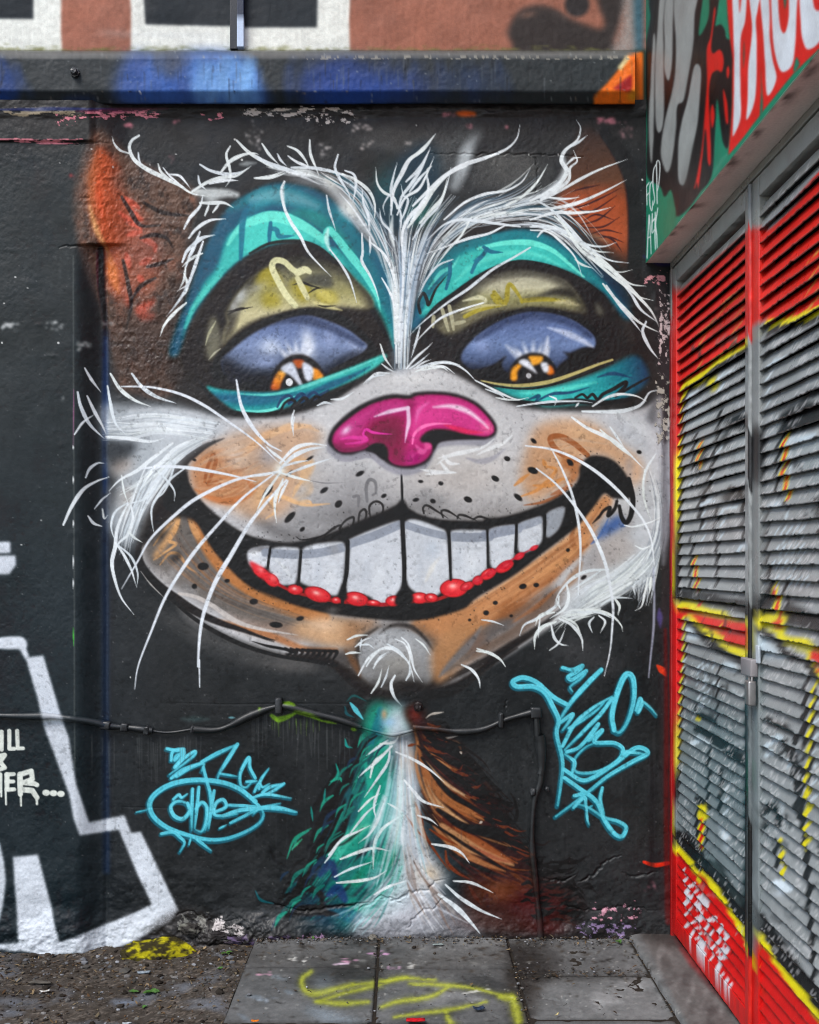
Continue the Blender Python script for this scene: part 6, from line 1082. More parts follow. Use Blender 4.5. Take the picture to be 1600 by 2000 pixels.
# middle flame
F(D2(150, 1740, 300, 1740, 500, 1790, 740, 1830, 740, 1950, 600, 1900, 330, 1850, 150, 1830), K, 2.5, .97)
F(D3(130, -20, 170, 130, 240, 95, 330, 120, 450, 170, 580, 195, 660, 250, 760, 280, 840, 290, 840, 560, 780, 620, 700, 580, 600, 540, 520, 470, 420, 420, 330, 330, 270, 240, 240, 280, 140, 240), YEL, 2)
F(D3(150, 210, 260, 170, 330, 205, 480, 240, 620, 275, 790, 320, 790, 500, 700, 490, 610, 470, 560, 400, 430, 330, 360, 280, 270, 215, 200, 300, 130, 300), RED, 2.2)
S(D3(345, 160, 370, 130, 380, 100), 6, RED, .9, 1.5); S(D3(550, 350, 575, 300), 4, YEL, .9, 1.2); S(D3(560, 470, 590, 400), 4, YEL, .9, 1.2)
S(D3(260, 300, 380, 400, 500, 500, 640, 590, 760, 640), 15, K, .92, 5, (.7, 1)); F(D3(850, 0, 1000, 0, 990, 220, 860, 220), K, 3, .9); F(D3(1100, 120, 1290, 180, 1422, 240, 1500, 260, 1500, 400, 1250, 330, 1090, 290), K, 3, .9)
F(D3(875, 250, 1000, 215, 1130, 260, 1090, 360, 1150, 420, 1290, 430, 1422, 520, 1600, 600, 1600, 900, 1422, 780, 1320, 700, 1300, 560, 1200, 520, 1080, 460, 1020, 380, 880, 310), YEL, 2.2)
F(D3(1000, 310, 1090, 260, 1060, 330), RED, 2); F(D3(1330, 520, 1460, 560, 1600, 660, 1600, 860, 1422, 730, 1370, 680), RED, 2.5)
S(D3(880, 340, 1000, 420, 1120, 560, 1280, 640, 1400, 800, 1500, 900), 13, K, .92, 4, (.6, 1)); cols(D3(1040, 110, 1050, 180, 1060, 250), 14)
# lower left margin
F(D3(100, 200, 215, 260, 220, 420, 225, 620, 205, 900, 195, 1200, 185, 1500, 170, 1800, 160, 2000, 100, 2100), (206, 34, 32), 2.5)
S(D3(240, 250, 235, 450, 225, 700, 205, 950, 195, 1250, 185, 1500, 165, 1850) + D4(160, 200, 140, 420), 5, (206, 200, 60), .9, 1.6, (.8, 1)); S(D3(255, 260, 250, 450, 238, 700, 220, 950, 208, 1250, 198, 1500, 182, 1850), 3.5, K, .9, 1.5, (1, 1))
F(D3(250, 420, 270, 320, 370, 420, 300, 440), WD, 2, .95); F(D3(890, 420, 960, 460, 1050, 540, 1090, 600, 920, 590, 880, 520), WD, 3, .95); F(D3(560, 690, 610, 630, 690, 660, 700, 720), WD, 2, .95)
for q, w in ((D3(350, 740, 380, 660, 420, 640), 4), (D3(420, 760, 410, 680, 460, 660), 5), (D3(480, 690, 500, 630, 520, 690), 5), (D3(340, 840, 370, 770), 4), (D3(400, 870, 420, 790, 450, 800), 5), (D3(450, 890, 500, 820, 550, 850), 6), (D3(360, 960, 380, 880), 4), (D3(400, 960, 430, 900), 5), (D3(450, 990, 480, 930), 5), (D3(350, 1010, 420, 1000), 8), (D3(230, 680, 250, 600), 5), (D3(520, 780, 530, 720), 5),
             (D3(320, 1340, 400, 1290, 460, 1340), 12), (D3(370, 1270, 430, 1290), 5), (D3(600, 1760, 625, 1690), 5), (D3(595, 1850, 620, 1800), 5), (D3(590, 1960, 615, 1900), 5), (D3(950, 1380, 1020, 1300, 1080, 1310, 1100, 1400), 10), (D3(940, 1450, 1010, 1400), 9), (D3(1130, 1540, 1150, 1480), 6), (D3(1370, 1000, 1420, 930), 9), (D3(1380, 1160, 1422, 1100), 6), (D3(1370, 1300, 1422, 1210), 6), (D3(1360, 1420, 1410, 1340), 5), (D3(1350, 1560, 1400, 1470), 5), (D3(1350, 1700, 1400, 1620), 5), (D3(1345, 1840, 1390, 1760), 5)):
    S(q, w, WD, .93, 1.4, (.9, .5))
for q, w in ((D3(540, 660, 530, 760, 520, 900, 525, 1000, 515, 1120), 4), (D3(360, 1100, 460, 1120, 520, 1180), 13), (D3(350, 1220, 480, 1290, 600, 1370, 760, 1480), 20), (D3(600, 1420, 700, 1500, 770, 1560), 12), (D3(460, 1400, 440, 1520, 460, 1620, 440, 1720, 440, 1830), 6), (D3(560, 1560, 560, 1680, 550, 1800, 540, 1960), 8), (D3(350, 1820, 400, 1860, 450, 1900), 14), (D3(330, 1000, 340, 1060), 4),
             (D3(960, 1140, 1080, 1200, 1180, 1260, 1200, 1340), 14), (D3(1100, 1340, 1150, 1420, 1220, 1500, 1260, 1600), 18), (D3(1180, 1500, 1200, 1660, 1230, 1760, 1210, 1900, 1230, 2000), 14), (D3(1290, 760, 1285, 900, 1280, 1060, 1260, 1200, 1265, 1350, 1260, 1480), 9), (D3(1380, 860, 1370, 1000, 1350, 1150, 1345, 1300, 1330, 1480, 1320, 1650, 1310, 1800, 1300, 1980), 6), (D3(920, 1950, 1000, 1880, 1040, 1940), 14)):
    S(q, w, K, .92, 1.8, (.8, .7))
S(D3(1370, 790, 1350, 950, 1335, 1080, 1320, 1250, 1310, 1400, 1300, 1560, 1290, 1700, 1295, 1850, 1300, 1980), 6.5, YEL, .97, 1.1, (.8, .9)); S(D3(1300, 900, 1290, 1060, 1280, 1230, 1270, 1400, 1260, 1600, 1255, 1800), 6, K, .9, 1.4)
Dab(*D3(355, 1130)[0], 5, 5, YEL, 1, hard=1.2)
cols(D4(400, 140, 390, 250, 385, 380, 380, 490), 12); S(D4(375, 560, 360, 640, 380, 700), 12, YEL, .97, 1.5)
F(D3(350, 1900, 420, 1880, 440, 1990, 370, 1990), YEL, 1.5)
S(D4(345, 100, 345, 250, 350, 400, 345, 520), 6, K, .9, 1.6); S(D4(425, 230, 430, 380, 410, 500), 5, K, .9, 1.6)
for q, w in ((D4(900, 160, 1000, 120, 1030, 180, 1060, 270), 15), (D4(870, 250, 940, 290), 12), (D4(1040, 400, 1030, 520, 1040, 640), 8), (D4(1080, 480, 1100, 620), 6), (D4(1270, 300, 1280, 420, 1300, 560, 1300, 700, 1320, 850, 1300, 960), 11), (D4(1250, 60, 1260, 200, 1260, 300), 8), (D4(1300, 960, 1330, 1100, 1340, 1280, 1350, 1450, 1360, 1640), 9)):
    S(q, w, K, .92, 1.8, (.8, .8))
for q in (D4(1300, 20, 1310, -40), D4(1290, 190, 1320, 100), D4(1280, 330, 1310, 240), D4(1280, 460, 1320, 380), D4(1070, 440, 1080, 400), D4(1070, 590, 1090, 510), D4(1090, 720, 1100, 640)):
    S(q, 8, YEL, .97, 1.2, (.9, .8))
F(D4(510, 240, 560, 290, 620, 340, 630, 390, 580, 410, 555, 330), (206, 220, 228), 1.6); F(D4(1010, 770, 1060, 745, 1130, 780, 1170, 830, 1140, 860, 1030, 830), (206, 220, 228), 1.5); Dab(*D4(1050, 870)[0], 9, 6, (190, 200, 208), .8)
Dab(*D4(610, 460)[0], 8, 8, (180, 194, 202), .8)
# bottom: black shade, yellow line, red
bl = D4(80, 440, 140, 440, 200, 490, 280, 580, 330, 680, 430, 720, 520, 850, 620, 990, 720, 1150, 790, 1320, 830, 1400)
br = D4(835, 1150, 920, 1290, 1000, 1410, 1100, 1550, 1250, 1740, 1400, 1950, 1520, 2110, 1700, 2330)
for q in (bl, br): S([(x + 14, y - 14) for x, y in q], 30, K, .95, 4, (.8, 1))
F(D4(430, 520, 520, 600, 600, 720, 700, 880, 760, 980, 700, 960, 620, 800, 520, 690), (84, 104, 104), 4, .6)
F(bl + D4(830, 1180) + br + D4(1700, 2600, 0, 2600, 0, 500), (206, 36, 32), 1.6, smooth=False)
S(bl, 11, YEL, .98, 2, (.9, .9)); S(br, 12, YEL, .98, 2, (.9, 1)); S(D4(840, 1400, 870, 1470, 900, 1510), 13, YEL, .97, 1.8); S(D4(350, 680, 365, 760, 380, 790), 8, YEL, .97, 1.6); S(D4(870, 1300, 860, 1390), 7, YEL, .95, 1.8)
F(D4(110, 500, 150, 700, 150, 1100, 100, 1160, 60, 900), (120, 26, 28), 8, .7)
for q, w in ((D4(370, 700, 420, 760, 460, 820), 9), (D4(880, 1340, 960, 1480, 1040, 1600), 10), (D4(850, 1620, 920, 1700, 940, 1760), 12)):
    S(q, w, (176, 50, 40), .6, 4)
for q, w in ((D4(240, 690, 245, 660), 5), (D4(240, 780, 255, 740), 6), (D4(260, 840, 300, 800, 340, 780), 7), (D4(265, 850, 260, 900, 300, 890), 8), (D4(250, 970, 270, 920, 300, 910), 8), (D4(340, 1000, 345, 940), 5), (D4(340, 860, 350, 830), 5), (D4(380, 900, 410, 930, 440, 980), 11), (D4(360, 960, 380, 1010), 7), (D4(370, 1110, 390, 1040, 400, 1080), 9), (D4(310, 1130, 350, 1080), 5), (D4(255, 1060, 265, 1030), 5), (D4(260, 1160, 270, 1120), 6), (D4(290, 1030, 300, 990), 4),
             (D4(440, 1110, 490, 1090, 520, 1080), 9), (D4(350, 1170, 390, 1160), 5), (D4(305, 1270, 315, 1190), 5), (D4(430, 1190, 440, 1140), 6), (D4(470, 1260, 480, 1190), 5), (D4(350, 1260, 390, 1210), 6), (D4(540, 1230, 560, 1150, 575, 1150), 8), (D4(585, 1300, 610, 1240, 590, 1200), 7), (D4(390, 1280, 390, 1360, 420, 1400), 13), (D4(440, 1340, 430, 1290), 5), (D4(480, 1370, 495, 1320), 6), (D4(525, 1330, 545, 1270), 7),
             (D4(540, 1370, 600, 1360, 580, 1420, 540, 1430), 11), (D4(475, 1450, 485, 1410), 4), (D4(540, 1480, 540, 1580, 560, 1700), 8), (D4(560, 1620, 580, 1570), 5), (D4(600, 1650, 620, 1610, 605, 1720), 5), (D4(640, 1700, 650, 1660), 6)):
    S(q, w, (206, 214, 222), .95, 1.1, (.9, .8))
Dab(*D4(655, 1375)[0], 4, 4, (30, 26, 26), 1, hard=1.2); F(D4(640, 1420, 760, 1500, 700, 1560), (170, 30, 30), 5, .5)
# stile between the leaves
F(PX(1461, 640, 1494, 620, 1494, 1160, 1461, 1175), (128, 132, 132), 2, .95, smooth=False)
F(D2(715, 520, 760, 510, 800, 560, 800, 760, 780, 950, 750, 940, 725, 860), K, 3, .95)
F(PX(1466, 1280, 1488, 1280, 1486, 1700, 1482, 1850, 1462, 1860, 1462, 1500), (120, 130, 132), 3, .9, smooth=False)
F(PX(1452, 1340, 1464, 1330, 1466, 1500, 1464, 1800, 1462, 1870, 1450, 1800), (20, 34, 36), 2, .95, smooth=False)  # darkness of the deep gap below the hasp, painted on as a strip
S(PX(1470, 1480, 1467, 1600), 4, (20, 110, 60), .7, 2); S(PX(1480, 1640, 1472, 1760), 6, (206, 216, 222), .8, 3)
F(PX(1466, 640, 1488, 620, 1480, 460, 1474, 460), (206, 46, 38), 2, .9, smooth=False)
for k in range(150):   # runs, scuffs and odd spray marks
    x = prng.uniform(1325, 1690); y = prng.uniform(620, 1850); L_ = prng.uniform(8, 40)
    if 1455 < x < 1495: continue
    c_ = ((40, 41, 42), (176, 186, 190), (92, 98, 100), (150, 150, 148), (60, 64, 66))[int(prng.random() * 5)]
    S(PX(x, y, x + L_ * prng.uniform(.2, 1), y + prng.normal(0, 12), x + L_ * prng.uniform(.6, 1.4), y + prng.normal(0, 18)), prng.uniform(2, 9), c_, prng.uniform(.25, .8), 2, (.6, .4))
# drab wear
door.a *= (1 + .05 * fbm(dX / 6, dY / 6, 91, 3) + .05 * fbm(dX / 60, dY / 60, 95, 3))[..., None]
door.a = np.clip(door.a, .02, 1)

# ---------------------------------------------------------------- paint of the upper wall and the ledge
upw = Canvas(-40, -60, 1300, 215, 1.5, (152, 100, 82))
F, S, Dab = upw.fill, upw.stroke, upw.dab
uY, uX = np.mgrid[0:upw.H, 0:upw.W].astype(np.float32)
upw.a *= (1 + .08 * fbm(uX / 30, uY / 22, 101, 4))[..., None]
WF = (220, 224, 216); DK = (44, 49, 53)
F(PX(-60, -60, 120, -60, 119, 60, 122, 110, -60, 110), WF, 1.2, smooth=False); F(PX(-60, -60, 65, -60, 65, 37, -60, 36), DK, 1.2, smooth=False)
F(PX(250, -60, 687, -60, 682, 40, 684, 110, 255, 110, 256, 20), WF, 1.2, smooth=False); F(PX(278, -60, 622, -60, 619, 54, 480, 53, 450, 51, 284, 47), DK, 1.2, smooth=False)
F(C2(895, 140, 940, 55, 1010, 25, 1080, 35, 1170, 80, 1270, 120, 1310, 130, 1330, 100, 1300, 20, 1300, -60, 1430, -60, 1400, 90, 1370, 180, 1350, 240, 960, 240, 915, 190), (54, 50, 49), 4, .97)
Dab(*C2(985, 65)[0], 16, 7, (120, 92, 80), .7, -.2); Dab(*C2(1205, 20)[0], 24, 24, (54, 50, 50), 1, hard=10); Dab(*C2(1110, 60)[0], 24, 8, (66, 60, 58), .7, .4)
F(C2(1420, -60, 1480, -60, 1480, 240, 1360, 240, 1400, 120), (150, 146, 142), 6, .9, grain=.6); F(C2(1460, -60, 1500, -60, 1500, 240, 1470, 240), (40, 90, 110), 5, .8)
for x0, x1 in ((-60, 260), (255, 690), (684, 1200)):
    for k in range(90):
        x = prng.uniform(x0, x1); Dab(x, 99 - abs(prng.normal(0, 4)), prng.uniform(2, 10), prng.uniform(1, 3), (110, 112, 62), .35)
S(PX(-60, 100, 300, 101, 700, 100, 1250, 100), 4, (96, 94, 80), .7, 2, (1, 1)); flakes
F(PX(190, 62, 300, 64, 420, 66, 420, 72, 250, 70), (190, 196, 200), 4, .4)
# ledge band
F(PX(1236, 98, 1320, 98, 1320, 260, 1236, 260), (24, 52, 48), 3, 1, smooth=False)
F(PX(-60, 101, 1250, 100, 1250, 230, -60, 230), (46, 51, 53), 1, smooth=False)
F(PX(-60, 101, 1250, 100, 1250, 112, -60, 113), (98, 98, 96), 1.5, .9, smooth=False)
for q, c, so, al in ((C1(560, 260, 680, 250, 720, 330, 780, 270, 860, 230, 1040, 240, 1120, 300, 1160, 380, 1170, 470, 560, 470), (50, 84, 156), 11, .85), (C1(860, 280, 960, 260, 1010, 300, 1120, 390, 1130, 460, 900, 460), (92, 140, 196), 12, .6), (C1(690, 250, 840, 250, 760, 350), (62, 72, 92), 6, .85), (C1(1000, 260, 1080, 280, 1140, 400, 1080, 400), (96, 146, 200), 6, .6),
                     (C1(-40, 400, 10, 410, 60, 450, 20, 480, -40, 480), (36, 70, 150), 5, .9), (C1(300, 430, 420, 430, 400, 470, 280, 470), (36, 52, 92), 5, .6), (C1(1400, 300, 1600, 280, 1600, 480, 1380, 480), (44, 66, 120), 8, .8), (C2(0, 300, 150, 280, 330, 300, 480, 350, 560, 420, 500, 470, 0, 470), (38, 58, 112), 18, .75), (C2(60, 360, 300, 340, 420, 400, 300, 470, 60, 470), (34, 70, 150), 14, .6)):
    F(q, c, so, al)
OR = (236, 112, 30)
F(C2(1280, 430, 1340, 370, 1390, 310, 1430, 250, 1500, 230, 1500, 480, 1280, 480), OR, 1.2, 1, smooth=False); F(C2(1365, 395, 1450, 330, 1450, 415), (150, 30, 36), 1.2, .95, smooth=False); F(C2(1385, 300, 1430, 245, 1440, 262, 1400, 315), (226, 214, 160), 1.2, .95, smooth=False); F(C2(1440, 410, 1470, 400, 1470, 450, 1430, 440), (196, 140, 40), 3, .8)
for x0_, x1_, c_ in ((240, 510, (66, 116, 200)), (380, 500, (120, 170, 220)), (560, 860, (40, 66, 130)), (-20, 40, (36, 62, 120)), (860, 980, (40, 56, 88))):
    for k in range(26):
        x = prng.uniform(x0_, x1_); S(PX(x, prng.uniform(112, 150), x + prng.normal(0, 14), prng.uniform(165, 204)), prng.uniform(10, 34), c_, prng.uniform(.08, .3), 14, (.6, .8))
for k in range(60):
    x = prng.uniform(0, 1230); Dab(x, prng.choice([108, 150, 190]) + prng.normal(0, 8), prng.uniform(.8, 2), prng.uniform(.8, 2), (150, 156, 156), .6, hard=1.5)
S(C1(620, 405, 632, 418), 3, (220, 220, 220), .9, 1.2)
for k in range(120):   # water streaks, drips and chips on the ledge face
    x = prng.uniform(-20, 1235); y = prng.uniform(112, 160); v = (28, 30, 31) if prng.random() < .6 else (92, 98, 102)
    S(PX(x, y, x + prng.normal(0, 1), y + prng.uniform(10, 46)), prng.uniform(1.5, 4), v, prng.uniform(.15, .45), 1.5, (1, .4))
for k in range(90):
    x = prng.uniform(-20, 1235); Dab(x, prng.choice([112, 178, 196]) + prng.normal(0, 2), prng.uniform(.8, 3.5), prng.uniform(.6, 1.6), ((140, 142, 140), (24, 24, 24), (120, 110, 100))[int(prng.random() * 3)], .7, hard=1)
upw.a *= (1 + .07 * fbm(uX / 4, uY / 4, 111, 3) + .05 * fbm(uX / 3, uY / 30, 115, 3))[..., None]
# ---------------------------------------------------------------- paint and dirt on the paving
gnd = Canvas(380, 1790, 1700, 2140, 1.6, (104, 105, 105))
F, S, Dab = gnd.fill, gnd.stroke, gnd.dab
gY, gX = np.mgrid[0:gnd.H, 0:gnd.W].astype(np.float32)
gnd.a += (.07 * fbm(gX / 60, gY / 26, 121, 5))[..., None]
wet = np.clip(fbm(gX / 90 + 5, gY / 30, 125, 5) * 2.2 - .1, 0, 1)[..., None]; gnd.a *= 1 - .35 * wet
pale = np.clip(fbm(gX / 50 + 9, gY / 16, 127, 5) * 2.4 - .3, 0, 1)[..., None]; gnd.a += pale * .09
F(PX(430, 1845, 620, 1850, 740, 1865, 990, 1850, 1020, 1880, 800, 1905, 640, 1890, 460, 1895), (70, 68, 66), 14, .7, grain=.4)
F(PX(990, 1840, 1080, 1845, 1100, 1890, 1040, 1930, 1000, 1910), (44, 41, 39), 10, .9, grain=.5); F(PX(1000, 1900, 1140, 1902, 1260, 1898, 1270, 1906, 1010, 1912), (46, 44, 42), 5, .8)
F(PX(1060, 1850, 1160, 1842, 1230, 1870, 1220, 1896, 1110, 1898), (92, 92, 92), 12, .6)
F(PX(990, 1902, 1050, 1915, 1040, 2000, 1010, 2060), (52, 48, 45), 9, .7); F(PX(700, 1862, 740, 1862, 740, 1900, 640, 1904, 660, 1890), (50, 48, 46), 6, .5)
for k in range(240):   # dirt crumbs and bits of dried leaf pressed on the slabs
    x = prng.uniform(450, 1400); y = 1838 + abs(prng.normal(0, 40))
    Dab(x, y, prng.uniform(1, 8), prng.uniform(.8, 2.5), ((40, 37, 34), (58, 50, 42), (120, 120, 116))[int(prng.random() * 2.3)], .7, prng.normal(0, .3))
YS = (176, 184, 44)
sp = sheet(0, 1700, .5)
for q, w in ((sp(1215, 395, 1180, 425, 1190, 465, 1230, 480, 1300, 465, 1380, 445), 13), (sp(1380, 445, 1470, 435, 1590, 415), 9), (sp(1240, 510, 1340, 480, 1440, 455, 1560, 420, 1700, 425), 9), (sp(1235, 512, 1330, 518, 1440, 512), 11),
             (sp(1490, 530, 1560, 508, 1680, 490, 1750, 455), 10), (sp(1540, 570, 1640, 555, 1760, 540, 1900, 510), 8), (sp(1600, 440, 1740, 445, 1860, 460, 1960, 485), 8), (sp(1740, 545, 1760, 590, 1800, 610), 11), (sp(2000, 490, 2020, 560, 2030, 620), 18), (sp(1950, 490, 2010, 495), 14)):
    S(q, w * 1.7, (150, 156, 62), .35, 12, (.6, .6), grain=.6); S(q, w * 1.1, YS, .62, 6, (.6, .6), grain=.6); S(q, w * .45, (200, 206, 84), .55, 4, (.6, .6), grain=.5)
F(sp(1180, 540, 1260, 535, 1340, 560, 1420, 590, 1460, 610, 1380, 640, 1290, 610), (150, 166, 178), 6, .7, grain=.7); F(sp(1230, 420, 1300, 410, 1280, 460, 1240, 460), (120, 132, 140), 6, .5)
for q in (sp(960, 490, 1030, 500, 1040, 515), sp(1110, 470, 1150, 480), sp(1060, 410, 1120, 425), sp(930, 560, 980, 590)):
    S(q, 10, (130, 142, 152), .7, 5, grain=.6)
flakes_g = ((1035, 405, (196, 150, 170)), (1030, 500, (150, 160, 170)), (1360, 355, (206, 150, 180)), (1490, 320, (200, 150, 190)), (1550, 380, (200, 160, 190)), (1160, 350, (206, 206, 200)), (1340, 360, (206, 180, 200)), (1860, 470, (206, 206, 200)), (1620, 380, (196, 196, 190)))
for x, y, c in flakes_g:
    cx, cy = sp(x, y)[0]
    for k in range(5): Dab(cx + prng.normal(0, 12), cy + prng.normal(0, 3), prng.uniform(2, 9), prng.uniform(1, 2), c, .7, hard=1.4)
for k in range(150):
    Dab(prng.uniform(440, 1330), prng.uniform(1850, 2010), prng.uniform(.7, 2.2), prng.uniform(.5, 1.2), (190, 190, 184), .7, hard=1)
for k in range(34):    # old gum, oil spots, scratches
    x, y = prng.uniform(450, 1300), prng.uniform(1850, 2020)
    Dab(x, y, prng.uniform(3, 9), prng.uniform(1.2, 3), ((54, 53, 52), (62, 60, 58), (128, 128, 126))[int(prng.random() * 3)], .6, hard=2)
for k in range(40):
    x, y = prng.uniform(450, 1300), prng.uniform(1850, 2020); S(PX(x, y, x + prng.normal(0, 30), y + prng.normal(0, 6)), 1.5, (124, 124, 122), .35, 1.2)
# plinth strip along the doors
F(PX(1243, 1812, 1310, 1812, 1480, 2010, 1480, 2150, 1420, 2150, 1340, 2000), (104, 101, 99), 2, .9, smooth=False)
pn = gnd.mask(PX(1243, 1812, 1310, 1812, 1480, 2010, 1480, 2150, 1420, 2150, 1340, 2000), soft=2, smooth=False)
gnd.put((0, gnd.H, 0, gnd.W), pn * np.clip(fbm(gX / 7, gY / 12, 131, 3) * 2, 0, 1), (140, 138, 136), .6); gnd.put((0, gnd.H, 0, gnd.W), pn * np.clip(fbm(gX / 14, gY / 20, 135, 3) * 2.4, 0, 1), (72, 68, 67), .5)
F(PX(1243, 1812, 1320, 1812, 1340, 1850, 1270, 1850), (58, 54, 52), 10, .8); S(PX(1310, 1822, 1350, 1880, 1400, 1940, 1460, 2010), 22, (96, 44, 46), .6, 10); S(PX(1330, 1860, 1380, 1920), 14, (150, 40, 40), .5, 8)
gnd.a *= (1 + .08 * fbm(gX / 4, gY / 3, 141, 2))[..., None]
gnd.a = np.clip(gnd.a, .03, 1)
# ================================================================ geometry
COL = scene.collection
rnd = random.Random(5); nrg = np.random.default_rng(23)


def lin(c):
    c = np.clip(np.asarray(c, np.float64), 0, 1)
    return np.where(c <= .04045, c / 12.92, ((c + .055) / 1.055) ** 2.4)


def at(px, py, d=0.0):
    z = DIST - d
    return ((px - VX) * z / FPX, -d, EYE + (VY - py) * z / FPX)


def to_px(X, Y, Z):
    z = DIST + Y
    return VX + X * FPX / z, VY - (Z - EYE) * FPX / z


def tagobj(o, label=None, cat=None, group=None, kind=None):
    for k, v in (('label', label), ('category', cat), ('group', group), ('kind', kind)):
        if v: o[k] = v
    return o


def empty(name, loc, label=None, cat=None, group=None):
    o = bpy.data.objects.new(name, None); COL.objects.link(o); o.location = loc
    o.empty_display_size = .1
    return tagobj(o, label, cat, group)


def link(name, me, mat, parent=None):
    o = bpy.data.objects.new(name, me); COL.objects.link(o)
    if mat is not None:
        me.materials.append(mat)
    if parent is not None:
        o.parent = parent
        if parent.type == 'EMPTY':
            o.matrix_parent_inverse = Matrix.Translation(-parent.location)
    return o


GAIN = 0.86


def albedo(c):
    return np.maximum(lin(c) * GAIN - .0115, .0032)


def mesh_np(name, V, Fq, cols=None, smooth=True, normals=None):
    """mesh from arrays; Fq (n,4) or (n,3); cols are sRGB paint colours per vertex"""
    V = np.asarray(V, np.float32).reshape(-1, 3); Fq = np.asarray(Fq, np.int32)
    me = bpy.data.meshes.new(name)
    k = Fq.shape[1]
    me.vertices.add(len(V)); me.vertices.foreach_set('co', V.ravel())
    me.loops.add(Fq.size); me.loops.foreach_set('vertex_index', Fq.ravel())
    me.polygons.add(len(Fq)); me.polygons.foreach_set('loop_start', np.arange(0, Fq.size, k, dtype=np.int32))
    if cols is not None:
        at_ = me.color_attributes.new('paint', 'FLOAT_COLOR', 'POINT')
        c4 = np.ones((len(V), 4), np.float32); c4[:, :3] = albedo(cols).reshape(-1, 3)
        at_.data.foreach_set('color', c4.ravel())
    me.update(calc_edges=True)
    me.polygons.foreach_set('use_smooth', np.full(len(Fq), smooth, bool))
    if normals is not None:
        me.normals_split_custom_set_from_vertices(np.asarray(normals, np.float32).reshape(-1, 3))
    return me


def grid_faces(h, w):
    i = np.arange(h * w).reshape(h, w)
    return np.stack([i[:-1, :-1], i[1:, :-1], i[1:, 1:], i[:-1, 1:]], -1).reshape(-1, 4)


def mesh_bm(name, bm, smooth=False):
    me = bpy.data.meshes.new(name); bm.normal_update(); bm.to_mesh(me); bm.free()
    for p in me.polygons: p.use_smooth = smooth
    return me


def box_bm(x0, x1, y0, y1, z0, z1, bev=0.0, bm=None, seg=2):
    b = bmesh.new()
    bmesh.ops.create_cube(b, size=1)
    for v in b.verts:
        v.co = Vector((x0 + (v.co.x + .5) * (x1 - x0), y0 + (v.co.y + .5) * (y1 - y0), z0 + (v.co.z + .5) * (z1 - z0)))
    if bev > 0:
        bmesh.ops.bevel(b, geom=list(b.edges), offset=bev, segments=seg, affect='EDGES', profile=.6)
    if bm is None: return b
    me = bpy.data.meshes.new('tmp'); b.to_mesh(me); b.free(); bm.from_mesh(me); bpy.data.meshes.remove(me)
    return bm


def paint_fn(me, fn):
    """colour attribute from a function of vertex coordinates (n,3)->(n,3) sRGB"""
    n = len(me.vertices); co = np.empty(n * 3, np.float32); me.vertices.foreach_get('co', co); co = co.reshape(-1, 3)
    c4 = np.ones((n, 4), np.float32); c4[:, :3] = albedo(fn(co))
    at_ = me.color_attributes.get('paint') or me.color_attributes.new('paint', 'FLOAT_COLOR', 'POINT')
    at_.data.foreach_set('color', c4.ravel())
    return me


# ---------------------------------------------------------------- materials
def mat_paint(name, rough=.5, rvar=.15, bump=.15, scale=260, spec=.5, coat=0.0, flat=None, grime=0.0, bdist=.002):
    """sprayed paint: colour from the paint attribute (or a flat colour), procedural grain, gloss and relief"""
    m = bpy.data.materials.new(name); m.use_nodes = True
    nt = m.node_tree; N, L = nt.nodes, nt.links
    b = N['Principled BSDF']
    tc = N.new('ShaderNodeTexCoord')
    n1 = N.new('ShaderNodeTexNoise'); n1.inputs['Scale'].default_value = scale; n1.inputs['Detail'].default_value = 4; n1.inputs['Roughness'].default_value = .6
    n2 = N.new('ShaderNodeTexNoise'); n2.inputs['Scale'].default_value = scale / 30; n2.inputs['Detail'].default_value = 5
    L.new(tc.outputs['Object'], n1.inputs['Vector']); L.new(tc.outputs['Object'], n2.inputs['Vector'])
    if flat is None:
        a = N.new('ShaderNodeAttribute'); a.attribute_name = 'paint'; csock = a.outputs['Color']
    else:
        r = N.new('ShaderNodeRGB'); r.outputs[0].default_value = (*[float(v) for v in lin(np.array(flat) / 255) * GAIN], 1); csock = r.outputs[0]
    hs = N.new('ShaderNodeMix'); hs.data_type = 'RGBA'; hs.blend_type = 'MULTIPLY'; hs.inputs['Factor'].default_value = 1
    rm = N.new('ShaderNodeMapRange'); rm.inputs['From Min'].default_value = .3; rm.inputs['From Max'].default_value = .7; rm.inputs['To Min'].default_value = .86 - grime; rm.inputs['To Max'].default_value = 1.1 + grime * .5
    mx = N.new('ShaderNodeMath'); mx.operation = 'ADD'; hl = N.new('ShaderNodeMath'); hl.operation = 'MULTIPLY'; hl.inputs[1].default_value = .5
    L.new(n1.outputs['Fac'], mx.inputs[0]); L.new(n2.outputs['Fac'], mx.inputs[1]); L.new(mx.outputs[0], hl.inputs[0]); L.new(hl.outputs[0], rm.inputs['Value'])
    L.new(csock, hs.inputs['A']); L.new(rm.outputs[0], hs.inputs['B']); L.new(hs.outputs['Result'], b.inputs['Base Color'])
    rr = N.new('ShaderNodeMapRange'); rr.inputs['From Min'].default_value = .3; rr.inputs['From Max'].default_value = .7; rr.inputs['To Min'].default_value = rough - rvar; rr.inputs['To Max'].default_value = rough + rvar
    L.new(n2.outputs['Fac'], rr.inputs['Value']); L.new(rr.outputs[0], b.inputs['Roughness'])
    b.inputs['Specular IOR Level'].default_value = spec
    if coat: b.inputs['Coat Weight'].default_value = coat; b.inputs['Coat Roughness'].default_value = .18
    bp = N.new('ShaderNodeBump'); bp.inputs['Strength'].default_value = bump; bp.inputs['Distance'].default_value = bdist
    L.new(n1.outputs['Fac'], bp.inputs['Height']); L.new(bp.outputs[0], b.inputs['Normal'])
    return m


